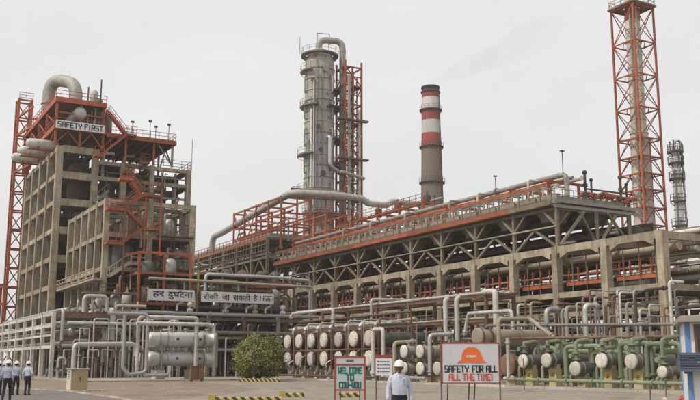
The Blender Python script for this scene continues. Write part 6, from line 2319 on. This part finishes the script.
for tx, xc, z, wd, th, mt in (('SAFETY', -.46, 1.40, .76, .22, 'lettering_black'), ('FOR', .23, 1.40, .34, .22, 'lettering_black'), ('ALL', .69, 1.40, .34, .22, 'lettering_black'),
                             ('ALL', -.53, 1.135, .34, .21, 'lettering_red'), ('THE', -.07, 1.135, .36, .21, 'lettering_red'), ('TIME!', .46, 1.135, .50, .21, 'lettering_red')):
    part('lettering', letters(MB(), tx, xc, z, .19, wd, -.016, th), mt, s)

s = lthing('welcome_sign', 'upright red framed sign with teal WEL COME TO CDU-VDU panel left of the man', 'sign', (0, 28, 0), 0)
part('header_panel', MB().box(-.44, .44, -.012, .012, 1.66, 1.86), 'sign_white', s)
part('panel', MB().box(-.42, .42, -.012, .012, .90, 1.61), 'sign_teal', s)
m = MB()
for z in (1.88, 1.635, .875):
    m.box(-.47, .47, -.03, .03, z - .022, z + .022)
for x in (-.455, .455):
    m.box(x - .025, x + .025, -.028, .028, 0, 1.9)
m.box(-.43, .43, -.02, .02, .3, .335)
part('frame', m, 'sign_red', s)
m = MB()
type_line(m, 'essar', -.12, .13, 1.725, .07, -.018, .012, .2)
part('header_lettering', m, 'lettering_black', s)
for tx, z, wd in (('WEL COME', 1.38, .70), ('TO', 1.165, .21), ('CDU-VDU', .94, .64)):
    part('lettering', letters(MB(), tx, 0, z, .165, wd, -.013, .24), 'lettering_teal', s)
for x in (-.3, .3):
    part('stay', MB().bar((x, .03, 1.5), (x, .75, 0), .035), 'pole_grey', s)

s = lthing('notice_board', 'small white notice board with red heading on a thin post beside the man', 'sign', (1.03, 36, 0), 0)
part('post', MB().cyl((0, .03, 0), (0, .03, 2.02), .03, seg=8), 'pole_grey', s)
part('post', MB().cyl((.6, .03, 0), (.6, .03, 2.02), .03, seg=8), 'pole_grey', s)
part('panel', MB().box(-.02, .63, -.015, .0, 1.2, 1.87), 'sign_white', s)
part('heading', MB().box(-.02, .63, -.02, .0, 1.875, 2.0), 'sign_red', s)
m = MB()
for k in range(4):
    z = 1.74 - k * .13
    m.box(.05, .12, -.022, -.015, z - .02, z + .03)
part('bullet', m, 'sign_red', s)
m = MB()
for k in range(4):
    z = 1.74 - k * .13
    x = .15
    for j in range(5):
        w_ = .045 + .03 * ((j * 7 + k * 3) % 4) / 3
        m.box(x, min(x + w_, .6), -.021, -.015, z - .018, z + .018)
        x += w_ + .018
part('lettering', m, 'lettering_blue', s)

# ================================================================== guard booth at the right edge
g = lthing('guard_booth', 'white guard booth with blue corner strip and brown window at the right edge', 'booth', (8.12, 22, 0), -R(17))
part('plinth', MB().box(-.06, 2.7, -.06, 2.5, 0, .12), 'kerb_pale', g)
m = MB().box(0, 2.6, 0, 2.4, .12, 1.9)
m.box(0, .21, 0, 2.4, 1.9, 2.66)
m.box(1.3, 2.6, 0, 2.4, 1.9, 2.66)
m.box(.21, 1.3, .5, 2.4, 1.9, 2.66)
m.box(.21, 1.3, 0, .5, 2.58, 2.66)
part('wall', m, 'booth_white', g)
part('corner_strip', MB().box(-.02, .1, -.02, .1, .12, 2.66), 'booth_blue', g)
part('corner_strip', MB().box(2.5, 2.62, -.02, .1, .12, 2.66), 'booth_blue', g)
part('corner_strip', MB().box(-.02, .05, 2.3, 2.42, .12, 2.66), 'booth_blue', g)
m = MB().box(-.16, 2.76, -.3, 2.6, 2.66, 2.76)
m.box(-.1, 2.7, -.24, 2.54, 2.76, 2.82)
part('roof', m, 'booth_roof', g)
m = MB()
for a in ((.19, 1.32, 1.86, 1.93), (.19, 1.32, 2.55, 2.61), (.19, .25, 1.93, 2.55), (1.26, 1.32, 1.93, 2.55), (.72, .77, 1.93, 2.55)):
    m.box(a[0], a[1], -.03, .06, a[2], a[3])
w = part('window', m, 'wood_brown', g)
part('pane', MB().box(.24, 1.27, .03, .045, 1.92, 2.56), 'glass_dark', w)
au = lthing('air_conditioner', 'dark grey blue air conditioner hung on the front of the guard booth', 'air conditioner', (7.78, 21.63, 1.5), -R(17))
part('case', MB().box(0, .95, .03, .45, 0, .42), 'unit_grey', au)
m = MB().box(-.02, .97, -.01, .03, -.01, .05)
m.box(-.02, .97, -.01, .03, .37, .43)
m.box(-.02, .03, -.01, .03, .05, .37)
m.box(.92, .97, -.01, .03, .05, .37)
part('front_frame', m, 'unit_grey', au)
for k in range(8):
    part('slat', MB().box(.03, .92, -.004, .028, .07 + k * .037, .09 + k * .037), 'unit_grey', au)
part('badge', MB().box(.4, .55, -.012, -.005, .18, .23), 'badge_blue', au)
for x in (.15, .8):
    part('bracket', MB().box(x - .03, x + .03, .02, .5, -.06, -.012), 'pole_grey', au)

hy = lthing('fire_hydrant', 'orange red fire hydrant at the right edge near the guard booth', 'hydrant', (11.75, 32, 0), .3)
part('barrel', MB().lathe((0, 0, 0), (0, 0, 1), [(0, .17), (.05, .17), (.06, .1), (.6, .1), (.62, .14), (.68, .14), (.7, .11), (.78, .08), (.82, .03)], 16), 'hydrant_red', hy)
for sx in (-1, 1):
    m = MB().cyl((.08 * sx, 0, .5), (.26 * sx, -.03, .52), .06, seg=10)
    m.cyl((.22 * sx, -.02, .515), (.29 * sx, -.035, .525), .085, seg=10)
    part('outlet', m, 'hydrant_red', hy)
part('wheel', MB().lathe((0, 0, .82), (0, 0, 1), [(0, .1), (.02, .13), (.04, .1)], 14), 'hydrant_red', hy)
part('hose_pipe', MB().tube([(-.26, -.03, .5), (-.4, -.05, .42), (-.55, 0, .12), (-.8, .3, .05)], .05, 8, .15), 'hydrant_red', hy)

for x, y, h, lab in ((10.35, 54.6, 1.9, 'thin dark post standing left of the green exchangers'), (12.4, 38, .72, 'short thin post on the ground, left of two near the guard booth'), (13.06, 38, 1.0, 'taller thin post, right of two near the guard booth')):
    t = lthing('guard_post', lab, 'post', (x, y, 0), 0)
    part('pole', MB().cyl((0, 0, .04), (0, 0, h), .03, seg=8), 'pole_grey', t)
    part('base', MB().lathe((0, 0, 0), (0, 0, 1), [(0, .12), (.04, .12), (.05, .04)], 10), 'kerb_pale', t)
    part('cap', MB().sphere((0, 0, h), .04, 8, 6), 'pole_grey', t)
t = lthing('marker_block', 'small pale concrete block beside the two thin posts', 'block', (12.85, 37.6, 0), .4)
part('block', MB().lathe((0, 0, 0), (0, 0, 1), [(0, .16), (.26, .13), (.3, .08)], 4, 0, False), 'kerb_pale', t)

# small stones and crumbs of rubble on the dirt verge and along the pad edge
m = MB()
for i in range(420):
    if i % 2:
        x, y = -27 + 20 * rb_.random(), 50 + 30 * rb_.random()
    else:
        w_ = W(39.2 + 1.1 * rb_.random() ** .5, 20 + 70 * rb_.random())
        x, y = w_.x, w_.y
    r = .02 + .05 * rb_.random() ** 2
    m.lathe((x, y, -.005), (0.2 * rb_.random(), .2 * rb_.random(), 1), [(0, r), (r * .7, r * .9), (r * 1.2, r * .3)], 5, 0, False)
o = structure('rubble', m, 'kerb_pale')
o['kind'] = 'stuff'

# ================================================================== people


def capsule(a, ra, b, rb, seg=14):
    m = MB()
    a, b = Vector(a), Vector(b)
    m.sphere(a, ra, seg, 8)
    m.sphere(b, rb, seg, 8)
    if (b - a).length > 1e-4:
        d = (b - a).normalized()
        up = Vector((0, 0, 1)) if abs(d.z) < .9 else Vector((0, 1, 0))
        m.cyl(a, b, ra, rb, seg)
    return m


def person(label, loc, rz, arms, legs, lean=0.0, shirt='shirt_lavender', head_yaw=0.0, voxel=.012, group=None, detail=False, scale=1.0):
    """arms/legs: (right, left); each arm = (elbow, wrist), each leg = (knee, ankle) as offsets; facing -y"""
    root = lthing('person', label, 'person', loc, rz, group)
    root.scale = (scale,) * 3
    caps = []            # (a, ra, b, rb, material index) 0 shirt 1 trousers 2 skin

    def cap(a, ra, b, rb, mi):
        caps.append((Vector(a), ra, Vector(b), rb, mi))

    ly = lean
    # trunk
    cap((-.075, .01, .93), .105, (.075, .01, .93), .105, 1)
    cap((-.07, .0, 1.05), .108, (.07, .0, 1.05), .108, 0)
    cap((-.08, .0 + ly * .3, 1.17), .108, (.08, .0 + ly * .3, 1.17), .108, 0)
    cap((-.095, .01 + ly * .6, 1.29), .11, (.095, .01 + ly * .6, 1.29), .11, 0)
    cap((-.15, .02 + ly, 1.375), .062, (.15, .02 + ly, 1.375), .062, 0)
    cap((-.07, .02 + ly, 1.40), .08, (.07, .02 + ly, 1.40), .08, 0)
    cap((0, .015 + ly, 1.42), .062, (0, .0 + ly, 1.52), .056, 2)
    cap((-.035, -.01 + ly, 1.455), .05, (.035, -.01 + ly, 1.455), .05, 0)   # collar
    hy_ = ly * 1.1
    trunk_ = MB()
    secs = [(.86, .10, .085, .01), (.90, .150, .108, .012), (.95, .170, .118, .01), (1.0, .168, .116, .0), (1.06, .166, .118, -.006), (1.14, .170, .12, -.008 + ly * .3), (1.22, .182, .122, -.004 + ly * .5),
            (1.30, .196, .122, .004 + ly * .7), (1.36, .195, .112, .012 + ly * .9), (1.41, .155, .092, .018 + ly), (1.45, .105, .074, .018 + ly), (1.47, .07, .06, .015 + ly)]
    sg_ = 28
    vv, ff = [], []
    for (zz, ax, ay, oy) in secs:
        for k in range(sg_):
            a_ = 2 * PI * k / sg_
            ca, sa = math.cos(a_), math.sin(a_)
            vv.append((ax * math.copysign(abs(ca) ** .8, ca), oy + ay * math.copysign(abs(sa) ** .9, sa), zz))
    for j in range(len(secs) - 1):
        for k in range(sg_):
            ff.append((j * sg_ + k, j * sg_ + (k + 1) % sg_, (j + 1) * sg_ + (k + 1) % sg_, (j + 1) * sg_ + k))
    ff += [tuple(reversed(range(sg_))), tuple((len(secs) - 1) * sg_ + k for k in range(sg_))]
    trunk_.add(vv, ff, True)

    def hd(x, y, z):
        c, s_ = math.cos(head_yaw), math.sin(head_yaw)
        return (x * c - y * s_, x * s_ + y * c + hy_, z)

    cap(hd(0, .015, 1.625), .088, hd(0, -.01, 1.60), .084, 2)
    cap(hd(0, -.02, 1.56), .066, hd(0, -.052, 1.522), .042, 2)   # jaw, chin
    cap(hd(0, -.085, 1.605), .012, hd(0, -.104, 1.572), .018, 2)    # nose
    cap(hd(-.03, -.07, 1.59), .03, hd(.03, -.07, 1.59), .03, 2)     # cheeks
    cap(hd(-.035, -.079, 1.628), .014, hd(.035, -.079, 1.628), .014, 2)   # brow
    cap(hd(-.02, -.083, 1.541), .011, hd(.02, -.083, 1.541), .011, 2)   # lips base
    for sx in (-1, 1):
        cap(hd(.088 * sx, .01, 1.62), .016, hd(.088 * sx, .012, 1.585), .012, 2)
    # arms: shirt sleeve to the wrist (full) or elbow
    hands = []
    for sx, arm in zip((-1, 1), arms):
        sh = Vector((.182 * sx, .02 + ly, 1.365))
        el, wr = Vector(arm[0]), Vector(arm[1])
        long_sleeve = arm[2] if len(arm) > 2 else True
        cap(sh, .068, el, .052, 0)
        if long_sleeve:
            cap(el, .051, el.lerp(wr, .9), .04, 0)
        else:
            cap(sh.lerp(el, .8), .058, el, .055, 0)
            cap(el, .043, el.lerp(wr, .5), .04, 2)
        cap(el.lerp(wr, .5), .034, wr, .028, 2)
        d = (wr - el).normalized()
        # palm and five fingers, slightly curled forward
        fw = Vector((0, -1, 0))
        fw = (fw - d * fw.dot(d)).normalized()      # the side towards the front
        pn = d.cross(fw).normalized() * (1 if sx > 0 else -1)
        inn = Vector((-sx, 0, 0))
        inn = (inn - d * inn.dot(d) - fw * inn.dot(fw)).normalized()
        k0 = wr + d * .085
        cap(wr + d * .015, .026, k0 - d * .01, .026, 2)
        for f, (off, L) in enumerate(((.031, .07), (.0105, .08), (-.0105, .074), (-.031, .058))):
            b0 = k0 + fw * off
            cap(wr + d * .03 + fw * off * .7, .013, b0, .0115, 2)
            m1 = b0 + d * (L * .5) + inn * (.012 + .004 * f)
            m2 = m1 + d * (L * .35) + inn * (.022 + .004 * f)
            cap(b0, .0105, m1, .0095, 2)
            cap(m1, .0095, m2, .008, 2)
        t0 = wr + d * .03 + fw * .022
        t1 = t0 + d * .035 + fw * .028 + inn * .012
        t2 = t1 + d * .032 + fw * .006 + inn * .014
        cap(t0, .015, t1, .0125, 2)
        cap(t1, .0125, t2, .0095, 2)
        hands.append(wr)
    feet = []
    for sx, lg in zip((-1, 1), legs):
        hp_ = Vector((.09 * sx, .01, .92))
        kn, an = Vector(lg[0]), Vector(lg[1])
        cap(hp_, .098, kn, .07, 1)
        cap(kn, .07, an, .056, 1)
        feet.append((kn, an))
    src = MB()
    src.v += trunk_.v
    src.f += trunk_.f
    src.s += [True] * len(trunk_.f)
    src.m += [0] * len(trunk_.f)
    for a, ra, b, rb, mi in caps:
        c = capsule(a, ra, b, rb)
        o = len(src.v)
        src.v += c.v
        for f, sm in zip(c.f, c.s):
            src.f.append(tuple(i + o for i in f))
            src.s.append(True)
            src.m.append(0)
    me0 = src.mesh('body', (0, 0, 0), ['skin'])
    tmp = bpy.data.objects.new('body', me0)
    C.objects.link(tmp)
    rm = tmp.modifiers.new('remesh', 'REMESH')
    rm.mode = 'VOXEL'
    rm.voxel_size = voxel
    rm.use_smooth_shade = True
    sm_ = tmp.modifiers.new('smooth', 'SMOOTH')
    sm_.factor = .5
    sm_.iterations = 4 if not detail else 3
    dg = bpy.context.evaluated_depsgraph_get()
    me = bpy.data.meshes.new_from_object(tmp.evaluated_get(dg))
    bpy.data.objects.remove(tmp)
    me.name = 'body'
    me.materials.clear()
    for mn in (shirt, 'trousers_dark', 'skin'):
        me.materials.append(MATS[mn])
    nf = len(me.polygons)
    cen = np.zeros(nf * 3)
    me.polygons.foreach_get('center', cen)
    cen = cen.reshape(-1, 3)
    best = np.full(nf, 1e9)
    mid = np.zeros(nf, dtype=np.int32)
    for a, ra, b, rb, mi in caps:
        A, B = np.array(a), np.array(b)
        d = B - A
        L2 = max(d @ d, 1e-12)
        t = np.clip(((cen - A) @ d) / L2, 0, 1)
        dist = np.linalg.norm(cen - (A + t[:, None] * d), axis=1) - (ra + (rb - ra) * t)
        u_ = dist < best
        best[u_] = dist[u_]
        mid[u_] = mi
    # the shirt is tucked in at the belt
    zc = cen[:, 2]
    trunk = (np.abs(cen[:, 0]) < .19) & (mid < 2) & (zc < 1.2) & (zc > .9)
    mid[trunk & (zc > .985)] = 0
    mid[trunk & (zc <= .985)] = 1
    me.polygons.foreach_set('material_index', mid)
    me.polygons.foreach_set('use_smooth', [True] * nf)
    me.update()
    bo = bpy.data.objects.new('body', me)
    C.objects.link(bo)
    bo.parent = root
    BASE[bo] = (0, 0, 0)
    # belt
    m = MB()
    n = 24
    ring = []
    for z in (.965, 1.003):
        for k in range(n):
            a = 2 * PI * k / n
            ca, sa = math.cos(a), math.sin(a)
            ring.append((.172 * math.copysign(abs(ca) ** .8, ca), .006 + .121 * math.copysign(abs(sa) ** .9, sa), z))
    m.add(ring, [(k, (k + 1) % n, n + (k + 1) % n, n + k) for k in range(n)], True)
    m.box(-.022, .022, -.122, -.114, .968, 1.0)
    part('belt', m, 'shoe_black', root)
    for kn, an in feet:
        m = MB()
        h = an.z
        m.sphere((an.x, an.y + .01, h - .03), .052, 12, 8, (1, 1.15, .9))
        m.sphere((an.x, an.y - .09, h - .045), .05, 12, 8, (.95, 1.9, .75))
        m.box(an.x - .04, an.x + .04, an.y - .17, an.y + .06, h - .088, h - .06)
        part('shoe', m, 'shoe_black', root)
    # helmet with brim, hair below it
    c = Vector(hd(0, .005, 1.655))
    m = MB()
    seg, rg = 24, 9
    vs, fs = [], []
    for i in range(rg + 1):
        th = (PI / 2) * i / rg
        for k in range(seg):
            a = 2 * PI * k / seg
            vs.append((c.x + .118 * math.sin(th) * math.cos(a), c.y + .14 * math.sin(th) * math.sin(a), c.z + .135 * math.cos(th)))
    for i in range(rg):
        for k in range(seg):
            fs.append((i * seg + k, (i + 1) * seg + k, (i + 1) * seg + (k + 1) % seg, i * seg + (k + 1) % seg))
    m.add(vs, fs, True)
    # brim, longer in front
    vs, fs = [], []
    for (k_, e0, z) in ((0, -.004, .0), (1, .022, -.008), (1, .022, -.016), (0, -.01, -.012)):
        for k in range(seg):
            a = 2 * PI * k / seg
            fr_ = max(0, -math.sin(a - head_yaw)) ** 2 * .03 * k_
            vs.append((c.x + (.118 + e0 + fr_) * math.cos(a), c.y + (.14 + e0 + fr_) * math.sin(a), c.z + z - fr_ * .3))
    for i in range(3):
        for k in range(seg):
            fs.append((i * seg + k, (i + 1) * seg + k, (i + 1) * seg + (k + 1) % seg, i * seg + (k + 1) % seg))
    m.add(vs, fs, True)
    m.tube([(c.x, c.y + .1 * s_, c.z + .135 * math.sqrt(max(0, 1 - (s_ * .1 / .14) ** 2)) + .002) for s_ in (-1.2, -.8, -.4, 0, .4, .8, 1.2)], .012, 6, 0)
    he = part('helmet', m, 'helmet_white', root)
    m = MB()
    vs, fs = [], []
    for j, (z, rr) in enumerate(((.01, .096), (-.035, .1), (-.075, .086), (-.1, .066))):
        for k in range(13):
            a = head_yaw + PI * (-.06 + 1.12 * k / 12)
            vs.append((c.x + rr * math.cos(a), c.y + .012 + rr * 1.08 * math.sin(a), c.z + z))
    for j in range(3):
        for k in range(12):
            fs.append((j * 13 + k, (j + 1) * 13 + k, (j + 1) * 13 + k + 1, j * 13 + k + 1))
    m.add(vs, fs, True)
    part('hair', m, 'hair_black', root)
    if detail:
        for sx in (-1, 1):
            e_ = Vector(hd(.033 * sx, -.083, 1.607))
            part('eye', MB().sphere(e_, .0125, 10, 8), 'eye_white', root)
            f_ = Vector(hd(.033 * sx, -.0935, 1.606))
            part('iris', MB().sphere(f_, .0055, 8, 6), 'hair_black', root)
            m = MB().tube([hd(.014 * sx, -.097, 1.632), hd(.035 * sx, -.094, 1.637), hd(.055 * sx, -.08, 1.63)], .0045, 6, 0)
            part('eyebrow', m, 'hair_black', root)
        m = MB().tube([hd(-.026, -.088, 1.545), hd(-.008, -.099, 1.549), hd(.008, -.099, 1.549), hd(.026, -.088, 1.545)], .005, 6, 0)
        part('moustache', m, 'hair_black', root)
        m = MB().tube([hd(-.02, -.087, 1.533), hd(0, -.096, 1.531), hd(.02, -.087, 1.533)], .0055, 6, 0)
        part('mouth', m, 'lip', root)
        # shirt placket, collar points, pocket and a card
        m = MB().add([(-.012, -.128, 1.0), (.012, -.128, 1.0), (.012, -.108, 1.42), (-.012, -.108, 1.42)], [(0, 1, 2, 3)])
        m.add([(-.012, -.12, 1.0), (.012, -.12, 1.0), (.012, -.1, 1.42), (-.012, -.1, 1.42)], [(3, 2, 1, 0)])
        part('placket', m, shirt, root)
        m = MB()
        for sx in (-1, 1):
            m.add([(0.008 * sx, -.088, 1.425), (.06 * sx, -.05, 1.485), (.078 * sx, -.062, 1.44), (.045 * sx, -.1, 1.385)], [(0, 1, 2, 3)])
            m.add([(0.008 * sx, -.080, 1.425), (.06 * sx, -.042, 1.485), (.078 * sx, -.054, 1.44), (.045 * sx, -.092, 1.385)], [(3, 2, 1, 0)])
        part('collar', m, shirt, root)
        part('pocket', MB().box(.05, .14, -.122, -.108, 1.22, 1.33), shirt, root)
        part('pen', MB().cyl((.08, -.125, 1.27), (.08, -.12, 1.36), .005, seg=6), 'badge_blue', root)
    return root


person('man in white helmet, lavender shirt and dark trousers standing in the centre facing the camera', (1.13, 21, 0), .12,
       (((-.265, .03, 1.12), (-.285, -.05, .875)), ((.27, .05, 1.12), (.275, -.02, .86))),
       (((-.1, -.01, .5), (-.11, .02, .09)), ((.1, -.05, .5), (.12, -.02, .09))), 0.0, 'shirt_lavender', -.3, .0065, None, True, .985)
MG = 'men walking towards the plant at the left'
person('man in white helmet nearest of the group walking away at the left, legs apart', (-15.3, 41, 0), PI + .2,
       (((-.25, .1, 1.12), (-.23, -.02, .88)), ((.25, .02, 1.12), (.3, -.14, .93))),
       (((-.11, -.14, .52), (-.12, -.14, .09)), ((.12, .02, .5), (.14, .2, .1))), -.02, 'shirt_grey', .1, .012, MG, False, 1.02)
person('rightmost man in white helmet of the group walking away at the left', (-17.2, 49, 0), PI - .15,
       (((-.27, .06, 1.13), (-.25, -.06, .92)), ((.27, .06, 1.12), (.26, -.04, .88))),
       (((-.08, -.06, .5), (-.07, -.05, .09)), ((.09, -.02, .49), (.08, .09, .09))), -.015, 'shirt_lavender', 0, .012, MG)
person('man in white helmet half hidden behind the nearest man of the walking group', (-17.95, 49.3, 0), PI,
       (((-.26, .0, 1.12), (-.25, -.12, .9)), ((.26, .08, 1.12), (.25, .02, .88))),
       (((-.1, -.1, .51), (-.1, -.08, .09)), ((.1, .0, .5), (.1, .12, .09))), -.015, 'shirt_grey', 0, .012, MG)
person('leftmost man in white helmet of the walking group, cut by the picture edge', (-18.75, 49, 0), PI + .1,
       (((-.26, .05, 1.12), (-.25, -.05, .9)), ((.26, .02, 1.12), (.28, -.1, .92))),
       (((-.1, -.04, .5), (-.1, -.02, .09)), ((.1, -.06, .5), (.1, .03, .09))), -.015, 'shirt_lavender', 0, .012, MG)

# ================================================================== smoke from the chimney
sm = thing('smoke', 'faint brownish smoke drifting right from the tall banded chimney', 'smoke', (131.6, 190, 74.6))
sm['kind'] = 'stuff'
path = [(131.6, 190, 72.4), (131.7, 189.95, 74.4), (134.5, 188.4, 76.8), (140, 185.5, 79.2), (147, 181.5, 82.5), (154, 178, 87), (161, 174, 90), (170, 169, 92)]
rad = [1.2, 1.4, 1.9, 2.6, 3.4, 4.4, 5.0, 0.3]
m = MB()
m.tube(path, rad, 14, 0)
bpy.data.objects.remove(sm)
o = solo('smoke', m, 'soot', 'faint brownish smoke drifting right from the tall banded chimney', 'smoke', (131.6, 190, 74.6))
o['kind'] = 'stuff'
vm_ = bpy.data.materials.new('smoke')
vm_.use_nodes = True
n, l = vm_.node_tree.nodes, vm_.node_tree.links
n.clear()
out = n.new('ShaderNodeOutputMaterial')
pv = n.new('ShaderNodeVolumePrincipled')
pv.inputs['Color'].default_value = (.62, .57, .5, 1)
geo = n.new('ShaderNodeNewGeometry')
nz = n.new('ShaderNodeTexNoise')
nz.inputs['Scale'].default_value = .28
nz.inputs['Detail'].default_value = 4
l.new(geo.outputs['Position'], nz.inputs['Vector'])
mr = n.new('ShaderNodeMapRange')
mr.inputs['From Min'].default_value = .36
mr.inputs['From Max'].default_value = .75
mr.inputs['To Min'].default_value = 0
mr.inputs['To Max'].default_value = .06
l.new(nz.outputs['Fac'], mr.inputs['Value'])
sxp = n.new('ShaderNodeSeparateXYZ')
l.new(geo.outputs['Position'], sxp.inputs[0])
x0_, x1_ = W(131.6, 190).x, W(170, 169).x
fd = n.new('ShaderNodeMapRange')
fd.inputs['From Min'].default_value = x0_
fd.inputs['From Max'].default_value = x1_
fd.inputs['To Min'].default_value = 1.0
fd.inputs['To Max'].default_value = 0.05
l.new(sxp.outputs['X'], fd.inputs['Value'])
mu = n.new('ShaderNodeMath')
mu.operation = 'MULTIPLY'
l.new(mr.outputs['Result'], mu.inputs[0])
l.new(fd.outputs['Result'], mu.inputs[1])
l.new(mu.outputs[0], pv.inputs['Density'])
l.new(pv.outputs[0], out.inputs['Volume'])
o.data.materials.clear()
o.data.materials.append(vm_)

# ================================================================== haze
HAZE = 0.00035
hm = bpy.data.materials.new('haze')
hm.use_nodes = True
n, l = hm.node_tree.nodes, hm.node_tree.links
n.clear()
out = n.new('ShaderNodeOutputMaterial')
pv = n.new('ShaderNodeVolumePrincipled')
pv.inputs['Color'].default_value = (.93, .92, .90, 1)
pv.inputs['Density'].default_value = HAZE
pv.inputs['Anisotropy'].default_value = .2
l.new(pv.outputs[0], out.inputs['Volume'])
m = MB().box(-520, 620, -70, 820, -1.2, 100)
o = structure('haze', m, 'soot')
o['kind'] = 'stuff'
o.data.materials.clear()
o.data.materials.append(hm)
